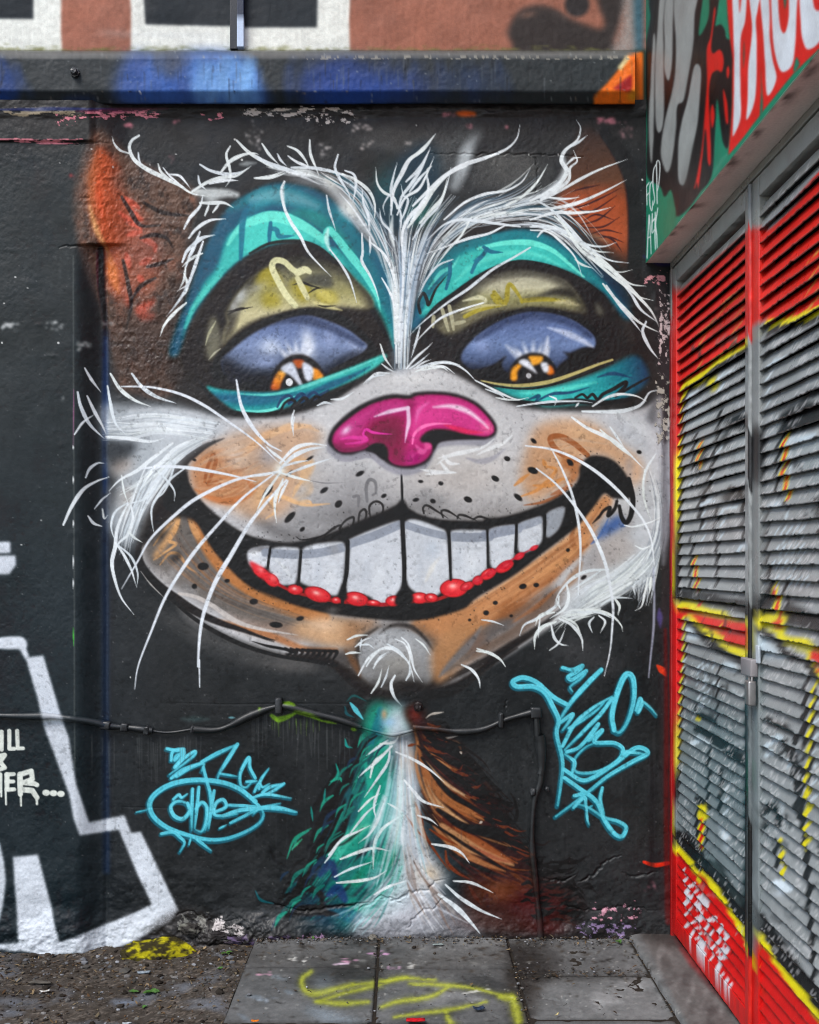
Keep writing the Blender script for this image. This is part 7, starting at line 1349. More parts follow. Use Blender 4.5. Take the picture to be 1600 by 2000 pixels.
M_WALL = mat_paint('wall_paint', .5, .16, .3, 240, .28)
M_UP = mat_paint('render_paint', .7, .1, .4, 160, .25, grime=.05)
M_LEDGE = mat_paint('ledge_paint', .6, .12, .4, 200, .3)
M_FAS = mat_paint('fascia_paint', .42, .12, .12, 120, .4)
M_SLAT = mat_paint('louvre_paint', .34, .14, .5, 150, .5, bdist=.003)
M_CONC = mat_paint('soffit_concrete', .8, .1, .4, 90, .2, flat=(150, 146, 138), grime=.16)
M_DARK = mat_paint('dark_backing', .9, .05, .1, 60, .1, flat=(26, 26, 27))
M_SLAB = mat_paint('paving_stone', .75, .15, .6, 130, .3, grime=.08)
M_DIRT = mat_paint('dirt', .95, .04, .9, 120, .1, grime=.12, bdist=.006)
M_STONE = mat_paint('stone_bits', .85, .08, .5, 90, .2, grime=.1)
M_LEAF = mat_paint('dry_leaf', .8, .1, .2, 90, .2)
M_CABLE = mat_paint('cable_paint', .45, .12, .4, 150, .45)
M_METAL = bpy.data.materials.new('weathered_steel'); M_METAL.use_nodes = True
_b = M_METAL.node_tree.nodes['Principled BSDF']; _b.inputs['Base Color'].default_value = (.32, .31, .31, 1); _b.inputs['Metallic'].default_value = .8; _b.inputs['Roughness'].default_value = .42
_n = M_METAL.node_tree.nodes.new('ShaderNodeTexNoise'); _n.inputs['Scale'].default_value = 60
_c = M_METAL.node_tree.nodes.new('ShaderNodeValToRGB'); _c.color_ramp.elements[0].color = (.10, .08, .07, 1); _c.color_ramp.elements[1].color = (.5, .5, .5, 1)
M_METAL.node_tree.links.new(_n.outputs['Fac'], _c.inputs['Fac']); M_METAL.node_tree.links.new(_c.outputs['Color'], _b.inputs['Base Color'])
M_GREEN = mat_paint('weed_leaf', .5, .1, .1, 60, .4, flat=(70, 112, 44))

# ---------------------------------------------------------------- end wall with the mural: one relief sheet cut into painted regions
res = wall.res
r0 = int((197 - wall.y0) / res)
WX = GX[r0:].astype(np.float64); WY = GY[r0:].astype(np.float64)
def sst(a, b, x):
    t = np.clip((x - a) / (b - a), 0, 1); return t * t * (3 - 2 * t)

# large steps: pier on the left standing proud, splayed side, filled-in head of the splay behind the ear
below = sst(474, 482, WY)
jx = 2.5 * fbm(WX * 0 + 1, WY / 60, 201, 3)
pier = .05 * (1 - sst(143, 207, WX + jx * .3)) * below + .05 * (1 - sst(170, 262, WX)) * (1 - below)
macro = pier + .012 * (1 - sst(272, 279, WY)) * (1 - sst(172, 190, WX))
groove = -.006 * np.exp(-((WX - 208) / 5) ** 2) * below
# carved detail drawn like a paint layer
rel = Canvas(-24, -60, 1346, 1872, wall.res, (128, 128, 128))
RS = rel.stroke
for q, w in ((L5(80, 1345, 110, 1330, 160, 1325, 200, 1335, 260, 1300, 340, 1290, 400, 1240, 440, 1230), 6), (L5(240, 1480, 290, 1430, 330, 1390, 380, 1380, 430, 1330), 6), (L5(1110, 1250, 1180, 1210, 1250, 1140, 1320, 1110), 7), (L5(940, 1230, 1030, 1240, 1090, 1210), 6), (L5(1050, 1370, 1200, 1390, 1330, 1370, 1500, 1390), 5), (L5(1330, 1200, 1400, 1220, 1500, 1190), 6),
             (L4(1400, 1480, 1440, 1460, 1500, 1480, 1560, 1500), 7), (L4(840, 1500, 1000, 1540, 1250, 1510, 1400, 1490), 7), (PX(840, 300, 1000, 301, 1140, 305), 4), (PX(1000, 300, 1046, 310, 1048, 380), 4), (L5(0, 1380, 80, 1350), 6), (PX(120, 481, 160, 480, 200, 484), 5), (C4(0, 120, 140, 122, 380, 130), 5), (C4(190, 470, 240, 465), 9), (L5(740, 380, 745, 330), 3), (L4(300, 1570, 380, 1540, 440, 1580, 520, 1600, 640, 1590), 6), (L4(540, 1560, 560, 1620, 640, 1640), 6)):
    p = spline(np.array(q), False, 6); p = p + nrg.normal(0, 1.5, p.shape)
    RS(p, w * .8, (0, 0, 0), .75, 2.4, (.3, .2), smooth=False)
for q in (L4(0, 960, 140, 965, 300, 968), L4(300, 380, 600, 388, 900, 384, 1300, 386)):
    RS(q, 2, (60, 60, 60), .5, 2)
for k in range(150):     # blisters and trowel lumps
    x, y = nrg.uniform(-20, 1320), nrg.uniform(220, 1860)
    rel.dab(x, y, nrg.uniform(3, 14), nrg.uniform(3, 12), (190, 190, 190), nrg.uniform(.2, .8))
R = (rel.a[r0:, :, 0].astype(np.float64) - .502) * 2
orange = fbm(WX / 7.5, WY / 7.5, 301, 3, .6); wave = fbm(WX / 120, WY / 120, 311, 4)
stucco = np.abs(fbm(WX / 13, WY / 16, 321, 4, .55)); earm = blur(np.maximum(mE, 0)[r0:].astype(np.float32), 6)
eyem = wall.mask(PX(330, 700, 420, 520, 590, 470, 700, 540, 770, 700, 600, 800, 420, 800), PX(810, 620, 900, 540, 1030, 510, 1180, 580, 1270, 700, 1200, 800, 960, 780), soft=20)[r0:]
low = sst(1560, 1800, WY); lump = fbm(WX / 34, WY / 26, 331, 4, .55)
h = macro + groove + .0009 * orange * (.45 + .9 * np.clip(fbm(WX / 150, WY / 150, 317, 3) + .4, 0, 1)) + .004 * wave + .006 * R
h += earm * (.0075 * (.35 - stucco)) + eyem * .0008 * fbm(WX / 5, WY / 5, 341, 2)
h += low * .006 * lump + sst(1772, 1835, WY) * sst(330, 420, WX) * (1 - sst(470, 640, WX)) * (.035 + .035 * lump) + sst(1770, 1830, WY) * (.012 + .010 * lump)
# rough mortar edge under the ledge
h += (1 - sst(214, 232, WY + 6 * fbm(WX / 40, WY / 8, 351, 3))) * (.010 + .006 * lump)
zc = DIST - macro
PXYZ = np.stack([(WX - VX) * zc / FPX, -h, EYE + (VY - WY) * zc / FPX], -1)
gy_, gx_ = np.gradient(PXYZ, axis=0), np.gradient(PXYZ, axis=1)
NRM = np.cross(gx_, gy_); NRM /= np.linalg.norm(NRM, axis=-1, keepdims=True) + 1e-12
NRM = np.where((NRM[..., 1] > 0)[..., None], -NRM, NRM)
hgt, wid = WX.shape
FA = grid_faces(hgt, wid)
cx = (WX[:-1, :-1] + .75); cy = (WY[:-1, :-1] + .8)
def cells(m): return m[r0:, :][:-1, :-1] > .5
ident = np.zeros((hgt - 1, wid - 1), np.int32)
aux = Canvas(-24, -60, 1346, 1872, wall.res, (0, 0, 0))
for q, w in HAIRS: aux.stroke(q, w + 1.5, (255, 255, 255), 1, 1.2, (.6, .4))
fur = cells(aux.a[..., 0])
neckp = [L5(140, 350, 300, 340, 420, 470, 560, 620, 700, 820, 800, 1000, 900, 1160, 1120, 1280, 1100, 1440, 900, 1500, 600, 1520, 0, 1520, -260, 1500, -420, 1480, -300, 1300, -150, 1000, 0, 650, 100, 450)]
blackface = PX(232, 500, 330, 430, 420, 380, 620, 330, 700, 360, 790, 480, 900, 420, 1030, 390, 1180, 470, 1262, 560, 1284, 700, 1282, 770, 1180, 800, 1000, 790, 900, 740, 790, 712, 720, 740, 620, 790, 500, 810, 380, 800, 300, 760, 250, 660)
ident[fur | cells(wall.mask(face, blackface, browl, browr, chin))] = 1
ident[cells(wall.mask(*neckp))] = 2
ident[cells(wall.mask(earl)) & (ident == 0)] = 3
ident[cells(wall.mask(earr)) & ((ident == 0) | (cx > 1130) & (cy < 480) & ~fur)] = 4
ident[cells(wall.mask(PX(352, 700, 372, 650, 396, 604, 430, 560, 470, 520, 515, 492, 560, 478, 592, 474, 632, 490, 668, 520, 700, 556, 735, 600, 756, 640, 770, 695, 764, 712, 740, 712, 700, 724, 640, 750, 560, 762, 440, 762, 380, 750), lowl_)) & ~fur] = 5
ident[cells(wall.mask(C6(40, 1240, 60, 1180, 130, 1090, 250, 995, 380, 905, 500, 845, 620, 812, 750, 818, 880, 850, 1000, 905, 1120, 990, 1190, 1080, 1250, 1200, 1290, 1300, 1370, 1420, 1300, 1560, 1000, 1620, 800, 1640, 600, 1590, 420, 1490, 330, 1420, 150, 1380))) & ~fur] = 6
ident[cells(wall.mask(mouth)) & ~fur] = 7
ident[cells(mT) & ~fur] = 8
ident[cells(wall.mask(nose))] = 9
aux.a[:] = 0
for q, w in tags: aux.stroke(q, w + 3, (255, 255, 255), 1, 1.2, (.8, .7))
tg = cells(aux.a[..., 0]); ident[tg & (cx < 620)] = 10; ident[tg & (cx >= 620)] = 11
wcol = wall.a[r0:]
whl = (wcol[:-1, :-1].min(-1) > .62) & (cx < 346) & (cy > 1000) & (cy < 1870) & ~((cx > 190) & (cy < 1500)) & (ident == 0); ident[whl & ((cy > 1210))] = 12

mural_wall = empty('mural_wall', at(640, 1830), 'dark painted end wall covered by a grinning cat mural, below the ledge', 'wall'); mural_wall['kind'] = 'thing'
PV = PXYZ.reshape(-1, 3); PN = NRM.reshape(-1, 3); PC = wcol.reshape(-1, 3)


def region(name, ids, parent, label=None):
    f = FA[np.isin(ident.ravel(), ids)]
    if not len(f): return None
    u, inv = np.unique(f, return_inverse=True)
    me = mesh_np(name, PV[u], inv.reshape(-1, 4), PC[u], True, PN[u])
    o = link(name, me, M_WALL, parent)
    if label: o['label'] = label
    return o


region('plaster', [0], mural_wall)
cat = region('cat_painting', [1], mural_wall, 'painted grinning cat face with white fur, brows and whiskers')
for nm, i, lb in (('neck', 2, 'painted cat neck, teal on one side and brown on the other'), ('ear', 3, 'painted orange and brown ear on rough plaster'), ('ear', 4, 'painted orange ear beside the green fascia'), ('eye', 5, 'painted drooping eye above the brown pouch with long whiskers'), ('eye', 6, 'painted drooping eye nearest the louvre doors'), ('mouth', 7, 'painted black grinning mouth with red gums'), ('teeth', 8, 'painted row of white teeth'), ('nose', 9, 'painted glossy pink nose')):
    region(nm, [i], cat, lb)
region('spray_tag', [10], mural_wall, 'sky blue oval spray tag below the cat cheek'); region('spray_tag', [11], mural_wall, 'sky blue looping spray tag beside the cable drop')
region('block_lettering', [12], mural_wall, 'white block outline lettering near the ground')

# wall beyond the sheet: upper storey, and plain continuation outside the frame
ux = np.concatenate([np.linspace(-700, -44, 12), np.arange(-40, 1262, 2.4), [1262, 1300, 1500]]); uy = np.concatenate([[-900, -500, -200], np.concatenate([np.arange(-60, 108, 2.4), [120, 150, 180, 214]])])
UX, UY = np.meshgrid(ux, uy)
X_, Y_, Z_ = at(UX, UY, 0.0)
hu = .0012 * fbm(UX / 9, UY / 9, 401, 3) + .004 * fbm(UX / 90, UY / 60, 405, 3)
me = mesh_np('upper_wall', np.stack([X_, -hu + 0 * X_, Z_], -1), grid_faces(*UX.shape), upw.sample(UX, UY).reshape(-1, 3))
o = link('upper_storey', me, M_UP, mural_wall); o['label'] = 'terracotta upper wall with white painted window surrounds above the ledge'
ex = np.array([-1900, -1400, -900, -400, -100, -23]); ey = np.concatenate([np.linspace(100, 1870, 30)])
EX, EY = np.meshgrid(ex, ey); X_, Y_, Z_ = at(EX, EY, .05)
me = mesh_np('plaster_side', np.stack([X_, -.05 - .003 * fbm(EX / 60, EY / 60, 411, 3), Z_], -1), grid_faces(*EX.shape), wall.sample(np.full(EX.shape, 60.0), np.full(EX.shape, 900.0)).reshape(-1, 3))
link('plaster', me, M_WALL, mural_wall)

# ledge: bevelled string course with its end return
prof = [(99.5, .000), (100.5, .066), (106, .078), (112, .088)] + [(y, .090) for y in np.linspace(115, 175, 30)] + [(178.5, .088), (181, .084), (186, .075), (192, .065), (199, .053), (202, .048), (203, .014), (204, .0)]
lx = np.concatenate([np.linspace(-900, -46, 10), np.arange(-40, 1240, 1.9), [1240.5]])
py = np.array([p[0] for p in prof]); pd = np.array([p[1] for p in prof])
LX, LYY = np.meshgrid(lx, py); LD = np.repeat(pd[:, None], len(lx), 1)
wob = .0022 * fbm(LX / 30, LYY / 20, 421, 3) * (LD > .02) + .001 * fbm(LX / 6, LYY / 6, 425, 2) * (LD > .02)
X_, Y_, Z_ = at(LX, LYY + 1.2 * fbm(LX / 120, LYY * 0, 431, 3), LD)
V = np.stack([X_, -(LD + wob), Z_], -1); cc = upw.sample(LX, LYY)
edge = (np.abs(LYY - 112) < 4) & (fbm(LX / 7, LYY / 3, 441, 2) > .22) & (LX > 600); cc[edge] = cc[edge] * .3 + np.array([.55, .54, .5]) * .7
nV = V.reshape(-1, 3); nF = grid_faces(*LX.shape)
# end cap (fan)
last = [k * len(lx) + len(lx) - 1 for k in range(len(py))]
capc = len(nV); nV = np.vstack([nV, [[V[-1, -1, 0], .0, .5 * (V[0, -1, 2] + V[-1, -1, 2])]]]); cc = np.vstack([cc.reshape(-1, 3), [[.75, .4, .12]]])
tri = np.array([[last[k], last[k + 1], capc, capc] for k in range(len(last) - 1)])
me = mesh_np('ledge', nV, nF, cc); 
ledge = link('ledge', me, M_LEDGE, mural_wall); ledge['label'] = 'dark projecting ledge with blue spray haze and an orange end'
bmx = bmesh.new(); vv = [bmx.verts.new(nV[i]) for i in last]; bmx.faces.new(vv); me = mesh_bm('ledge_end', bmx); paint_fn(me, lambda c: np.tile([[.78, .40, .10]], (len(c), 1)))
link('end_return', me, M_LEDGE, ledge)


def lathe(prof_, n=12, axis='Y'):
    """revolve (r, t) pairs about an axis -> verts, faces"""
    V, Fc = [], []
    for r, t in prof_:
        for k in range(n):
            a = 2 * math.pi * k / n; c, s_ = r * math.cos(a), r * math.sin(a)
            V.append((c, t, s_) if axis == 'Y' else ((c, s_, t) if axis == 'Z' else (t, c, s_)))
    for j in range(len(prof_) - 1):
        for k in range(n):
            Fc.append((j * n + k, j * n + (k + 1) % n, (j + 1) * n + (k + 1) % n, (j + 1) * n + k))
    return np.array(V), np.array(Fc)


# bolts
def bolt(px, py, d, r, name, parent, col):
    V_, F_ = lathe([(0, -.030), (r * .55, -.029), (r * .7, -.024), (r * .72, -.012), (r * .95, -.011), (r, -.004), (r, .01)], 8)
    c = np.array(at(px, py, d)); V_ = V_ + c + nrg.normal(0, r * .04, V_.shape)
    me = mesh_np(name, V_, F_, np.tile([[v / 255 for v in col]], (len(V_), 1)), False)
    return link(name, me, M_CABLE, parent)
bolt(147, 143, .090, .020, 'bolt', ledge, (58, 60, 62))
bolt(817, 1380, 0.0, .021, 'bolt', mural_wall, (42, 34, 32))

# flat metal conduit running down over the painted window
cond = empty('conduit', at(465, 97, .02), 'narrow dark metal conduit over the painted window above the ledge', 'conduit')
def cbox(name, x0, x1, y0, y1, d0, d1, fn, parent, bev=.002):
    a0 = at(x0, y1, 0); a1 = at(x1, y0, 0)
    b = box_bm(a0[0], a1[0], -d1, -d0, a0[2], a1[2], bev); bmesh.ops.subdivide_edges(b, edges=[e for e in b.edges if abs(e.verts[0].co.z - e.verts[1].co.z) > .1], cuts=24, use_grid_fill=True)
    me = mesh_bm(name, b); paint_fn(me, fn); return link(name, me, M_CABLE, parent)
def ccol(c):
    o = np.tile([[44 / 255, 46 / 255, 50 / 255]], (len(c), 1)); return o
def ccol2(c):
    z40 = at(0, 40)[2]; t = np.clip((z40 + .012 * np.sin(c[:, 0] * 900) - c[:, 2]) / .006, 0, 1)[:, None]
    return np.array([[36, 44, 64]]) / 255 * (1 - t) + np.array([[186, 204, 228]]) / 255 * t
cbox('channel', 450, 464.5, -300, 98, .0, .014, ccol, cond); cbox('cover_strip', 464.8, 478, -300, 97, .0, .030, ccol2, cond)

# ---------------------------------------------------------------- cable along the wall
cable = empty('cable', at(1048, 1392, .01), 'black overpainted cable sagging along the wall with a drop to the ground', 'cable')


def tube(path, rads, n=10, flat=1.0):
    p = np.asarray(path, float); m = len(p)
    T = np.gradient(p, axis=0); T /= np.linalg.norm(T, axis=1, keepdims=True)
    B = np.array([0, 1.0, 0]) - T * T[:, 1:2]; B /= np.linalg.norm(B, axis=1, keepdims=True); Nn = np.cross(T, B)
    V = []
    for k in range(n):
        a = 2 * math.pi * k / n
        V.append(p + (Nn * math.cos(a) + B * math.sin(a) * flat) * np.asarray(rads)[:, None])
    V = np.stack(V, 1).reshape(-1, 3)
    Fc = [(j * n + k, j * n + (k + 1) % n, (j + 1) * n + (k + 1) % n, (j + 1) * n + k) for j in range(m - 1) for k in range(n)]
    return V, np.array(Fc)


def run(name, pts, rad, parent, seed=1, dd=None):
    p = spline(np.array(pts, float), False, 4.0)
    dep = np.interp(p[:, 0], [0, 140, 215, 1400], [.055, .055, .008, .008]) + .003 if dd is None else np.full(len(p), dd)
    q = np.stack(at(p[:, 0], p[:, 1], dep + rad * .7), -1)
    t = np.arange(len(p)) / 9.0
    rr = rad * (1 + .26 * vnoise(t, t * 0 + seed, 501 + seed))
    V, Fc = tube(q, rr)
    x_, y_ = to_px(V[:, 0], V[:, 1], V[:, 2])
    c = wall.sample(x_, y_); c = c * .75 + np.array([44, 46, 48]) / 255 * .25
    return link(name, mesh_np(name, V, Fc, c), M_CABLE, parent)
run('sheath', PX(-60, 1394, 0, 1398, 60, 1399, 100, 1399, 140, 1404, 180, 1410, 215, 1418, 250, 1421, 298, 1427), .0135, cable, 1)
run('bare_wire', PX(292, 1427, 330, 1431, 380, 1424), .0055, cable, 2)
run('sheath', PX(374, 1424, 420, 1426, 450, 1417, 490, 1397, 535, 1381, 560, 1380, 610, 1393, 660, 1405, 705, 1420), .0135, cable, 3)
run('bare_wire', PX(700, 1419, 730, 1428, 765, 1435, 790, 1431, 815, 1424), .007, cable, 4)
run('sheath', PX(806, 1420, 850, 1424, 900, 1429, 945, 1424, 990, 1405, 1045, 1390), .0125, cable, 5)
run('drop', PX(1046, 1388, 1049, 1420, 1051, 1460, 1057, 1500, 1055, 1530, 1045, 1560, 1040, 1610, 1040, 1660, 1045, 1710, 1050, 1760, 1054, 1800, 1056, 1836), .0120, cable, 6)
def clip_(px, py, w, h, name='clip', ang=0):
    b = box_bm(-w / 2, w / 2, -.030, .004, -h / 2, h / 2, .008, seg=3)
    for v in b.verts: v.co += Vector(nrg.normal(0, .0012, 3))
    bmesh.ops.rotate(b, verts=b.verts, cent=(0, 0, 0), matrix=Matrix.Rotation(ang, 3, 'Y'))
    d = float(np.interp(px, [140, 215], [.055, .008])); bmesh.ops.translate(b, verts=b.verts, vec=at(px, py, d))
    me = mesh_bm(name, b, True); paint_fn(me, lambda c: np.tile([[50 / 255, 52 / 255, 54 / 255]], (len(c), 1))); link(name, me, M_CABLE, cable)
clip_(545, 1378, .030, .068); clip_(978, 1406, .018, .062); clip_(208, 1416, .042, .034, 'joint', .12); clip_(245, 1420, .03, .034, 'joint', .1); clip_(288, 1426, .022, .036, 'joint', .1); clip_(378, 1424, .016, .030, 'joint'); clip_(1046, 1391, .044, .044, 'elbow'); clip_(1040, 1545, .022, .030); clip_(1068, 1540, .018, .022); run('joint', PX(1053, 1436, 1056, 1450, 1058, 1475, 1058, 1500, 1056, 1512), .0185, cable, 8)
# ================================================================ side building: fascia, soffit, louvre doors
FX, SOF, DXP = 1.015, 2.800, 1.118       # fascia plane, soffit height, door face plane
side = empty('side_building', (1.3, -1.2, 0), 'side building with painted green fascia and grey soffit over the louvre doors', 'building')
yy_ = np.concatenate([np.arange(0.02, -1.98, -.008), np.linspace(-2.0, -4.2, 23)]); zz_ = np.concatenate([np.arange(SOF, 4.02, .0042), np.linspace(4.05, 6.2, 12)])
FY, FZ = np.meshgrid(yy_, zz_)
p_, q_ = to_px(FX, FY, FZ)
hf = .0015 * fbm(FY * 9, FZ * 9, 601, 3)
me = mesh_np('fascia', np.stack([FX - hf, FY, FZ], -1), grid_faces(*FY.shape)[:, ::-1], fas.sample(p_, q_).reshape(-1, 3))
o = link('fascia', me, M_FAS, side); o['label'] = 'green fascia painted with black and grey drips and white letters on red'
# soffit with a rounded arris and grime
sx = np.concatenate([[FX - .0005, FX + .002, FX + .006], np.linspace(FX + .012, DXP + .08, 16)]); sy = np.arange(.02, -4.2, -.02)
SX, SY = np.meshgrid(sx, sy)
sz = SOF + np.where(SX < FX + .001, .003, 0) + .0015 * fbm(SX * 20, SY * 20, 611, 3)
gr = np.clip(fbm(SX * 30, SY * 12, 615, 4) * 2 - .1, 0, 1) * np.exp(-((SX - FX) / .03) ** 2)
sc = np.array([220, 214, 204]) / 255 * (1 - .7 * gr[..., None]) + .03 * fbm(SX * 6, SY * 6, 621, 4)[..., None]
me = mesh_np('soffit', np.stack([SX, SY, sz], -1), grid_faces(*SX.shape), sc.reshape(-1, 3))
M_SOF = mat_paint('soffit_render', .8, .1, .3, 110, .2, grime=.08)
link('soffit', me, M_SOF, side)


def dcol(c, x=DXP):
    p, q = to_px(x, c[:, 1], c[:, 2]); return door.sample(p, q)


def dbox(name, x0, x1, y0, y1, z0, z1, parent, bev=.003, colfn=None, cuts=0, mat=None, jit=.0):
    b = box_bm(x0, x1, y0, y1, z0, z1, bev)
    if cuts:
        bmesh.ops.subdivide_edges(b, edges=[e for e in b.edges if e.calc_length() > max(abs(z1 - z0), abs(y1 - y0)) * .6], cuts=cuts, use_grid_fill=True)
    for v in b.verts: v.co += Vector(nrg.normal(0, jit, 3))
    me = mesh_bm(name, b, True)
    paint_fn(me, colfn or dcol)
    return link(name, me, mat or M_SLAT, parent)


def flatc(c3): return lambda c: np.tile([[v / 255 for v in c3]], (len(c), 1))
# frame head, jambs (belong to the building)
dbox('frame_head', DXP - .004, DXP + .06, -2.2, -.004, 2.772, 2.7985, side, .003, flatc((132, 132, 126)), 40, jit=.0006)
dbox('jamb', DXP - .006, DXP + .06, -.030, -.001, .0, 2.7715, side, .004, lambda c: np.where((c[:, 2:3] < 2.60 + .03 * np.sin(c[:, 1:2] * 90)), dcol(c) * .0 + np.array([[150, 32, 30]]) / 255, np.array([[128, 124, 120]]) / 255), 60, jit=.0008)
dbox('jamb', DXP - .006, DXP + .06, -2.2, -2.165, .0, 2.7715, side, .004, None, 60)
b = box_bm(DXP + .07, DXP + .09, -4.2, 0.02, -.05, 6.2); me = mesh_bm('carcass', b); link('carcass', me, M_DARK, side)
b = box_bm(DXP - .004, DXP + .065, -4.2, -2.205, -.05, 2.7985, .0); me = mesh_bm('pier', b); paint_fn(me, flatc((112, 110, 106))); link('pier', me, M_SOF, side)

PITCH, Z0 = .0435, .115
NS = 59
def slat_mesh(y0, y1, z, k):
    n = 84
    ys = np.linspace(y0, y1, n)
    pr = np.array([(.0200, .0425), (.0150, .033), (.0080, .0175), (.0032, .0055), (.0006, -.0008), (.0000, -.0036), (.0014, -.0058), (.0042, -.0052), (.0185, .036)])
    m = len(pr)
    t = ys[:, None] * 60
    ch = fbm(np.repeat(ys[:, None] * 70, m, 1), np.repeat(np.arange(m)[None] * .4, n, 0) + k * 7.7, 701, 3)
    chip = np.where(vnoise(np.repeat(ys[:, None] * 150, m, 1), np.full((n, m), k * 3.3), 709) > .45, .0028, 0) * np.array([0, 0, 0, .3, .8, 1, 1, .6, 0])
    bow = .0030 * vnoise(ys * 2.6, ys * 0 + k * 1.7, 715) + .0022 * math.sin(k * 12.9) * (ys - y0) / (y1 - y0) + np.where(vnoise(ys * 9, ys * 0 + k * 2.9, 717) > .82, .003, 0)
    X = DXP + pr[None, :, 0] + ch * .0016 * np.array([0, .3, .8, 1, 1, 1, 1, .7, 0]) 
    Z = z + pr[None, :, 1] + bow[:, None] + ch * .0011 + chip
    Y = np.repeat(ys[:, None], m, 1)
    P = np.stack([X, Y, Z], -1)
    # paint was sprayed square-on: colour depends on the position across the door
    pxx, pyy = to_px(DXP, Y, Z)
    C = door.sample(pxx, pyy)
    # the underside catches little spray
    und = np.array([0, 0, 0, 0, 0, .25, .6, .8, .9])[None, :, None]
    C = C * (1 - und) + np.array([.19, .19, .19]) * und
    shine = ((nrg.random(Y.shape) > .72) & (fbm(Y * 14, Z * 14, 727, 3) > .05) & (np.arange(m) > 1)[None])[..., None] & (und < .5)  # pale specks put into the slat colour as painted glints
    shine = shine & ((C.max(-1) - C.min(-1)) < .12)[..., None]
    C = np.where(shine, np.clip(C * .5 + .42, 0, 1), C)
    return P.reshape(-1, 3), grid_faces(n, m), C.reshape(-1, 3)


def make_door(name, ya, yb, label):
    """leaf between ya (far) and yb (near)"""
    d = empty(name, (DXP, (ya + yb) / 2, .03), label, 'door', 'louvre doors of the side building')
    st = .068
    dbox('stile', DXP - .003, DXP + .052, ya - st, ya, .035, 2.765, d, .004, None, 110, jit=.0005)
    dbox('stile', DXP - .003, DXP + .052, yb, yb + st, .035, 2.765, d, .004, None, 110, jit=.0005)
    dbox('top_rail', DXP - .0025, DXP + .052, yb + st, ya - st, 2.700, 2.7645, d, .003, flatc((146, 148, 143)), 40, jit=.0006)
    dbox('bottom_rail', DXP - .0025, DXP + .052, yb + st, ya - st, .0355, .108, d, .003, None, 60, jit=.0006)
    bk = box_bm(DXP + .058, DXP + .064, yb + .01, ya - .01, .04, 2.76); link('backing', mesh_bm('backing', bk), M_DARK, d)  # near-black panel stands in for the dark interior behind the slats
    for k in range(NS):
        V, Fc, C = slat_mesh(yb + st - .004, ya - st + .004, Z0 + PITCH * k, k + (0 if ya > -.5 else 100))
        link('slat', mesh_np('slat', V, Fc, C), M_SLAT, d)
    return d
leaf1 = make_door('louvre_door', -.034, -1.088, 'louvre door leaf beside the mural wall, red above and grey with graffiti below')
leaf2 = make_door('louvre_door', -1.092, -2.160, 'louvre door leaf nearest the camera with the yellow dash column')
# rounded cover strip on the meeting stile
V_, F_ = tube([(DXP - .004, -1.087 , z + .03) for z in np.linspace(0, 2.73, 160)], np.full(160, .0100) * (1 + .05 * nrg.normal(0, 1, 160)), 10)
def strip_col(c):
    z = c[:, 2:3]; b = dcol(c, DXP)
    w = np.array([[136, 140, 140]]) / 255; k = np.array([[30, 33, 34]]) / 255; r = np.array([[196, 44, 38]]) / 255
    z = z + .02 * np.sin(c[:, 1:2] * 400); o = np.where(z > 2.633, w * .9, np.where(z > 2.273, r, w))
    o = np.where((z < 1.978) & (z > 1.798), k, o); o = np.where((z < 1.438) & (z > 1.177), k, o); o = np.where(z < 1.177, np.array([[96, 104, 106]]) / 255, o); o = np.where((z < .75) & (z > .31), k, o); o = np.where(z < .31, r, o)
    n = fbm(c[:, 2:3] * 40, c[:, 1:2] * 300, 731, 3)
    return np.clip(o * (1 + .25 * n), 0, 1)
me = mesh_np('cover_strip', V_, F_, strip_col(V_)); link('cover_strip', me, M_SLAT, leaf2)
# hasp and padlock
zc_ = lambda px: DXP * FPX / (px - VX)
hy = zc_(1474) - DIST
def zat(py, Y): return EYE + (VY - py) * (DIST + Y) / FPX
h0 = zat(1320, hy); h1 = zat(1286, hy)
dbox('hasp', DXP - .028, DXP - .004, hy - .05, hy + .055, h0, h1, leaf2, .004, flatc((150, 146, 148)), 0, M_CABLE, .0006)
dbox('hasp_arm', DXP - .012, DXP - .004, hy - .075, hy - .045, h1 - .01, zat(1258, hy), leaf2, .003, flatc((186, 196, 204)), 0, M_CABLE, .0006)
pad = empty('padlock', (DXP - .02, hy - .03, zat(1375, hy)), 'small grey padlock hanging on the louvre door hasp', 'padlock')
dbox('body', DXP - .036, DXP - .010, hy - .055, hy - .008, zat(1375, hy), zat(1327, hy), pad, .006, flatc((150, 150, 152)), 0, M_METAL, .0004)
sp_ = [(DXP - .022, hy - .045, zat(1330, hy)), (DXP - .022, hy - .045, h0 + .02), (DXP - .022, hy - .038, h0 + .03), (DXP - .022, hy - .024, h0 + .03), (DXP - .022, hy - .018, h0 + .02), (DXP - .022, hy - .018, zat(1330, hy))]
def tube2(path, r, n=8):
    p = np.array(path, float); T = np.gradient(p, axis=0); T /= np.linalg.norm(T, axis=1, keepdims=True)
    A = np.tile([[1.0, 0, 0]], (len(p), 1)); B = np.cross(T, A)
    V = np.stack([p + (A * math.cos(2 * math.pi * k / n) + B * math.sin(2 * math.pi * k / n)) * r for k in range(n)], 1).reshape(-1, 3)
    Fc = [(j * n + k, j * n + (k + 1) % n, (j + 1) * n + (k + 1) % n, (j + 1) * n + k) for j in range(len(p) - 1) for k in range(n)]
    return V, np.array(Fc)
V_, F_ = tube2(spline(np.array(sp_), False, .004) if False else sp_, .0045); link('shackle', mesh_np('shackle', V_, F_), M_METAL, pad)
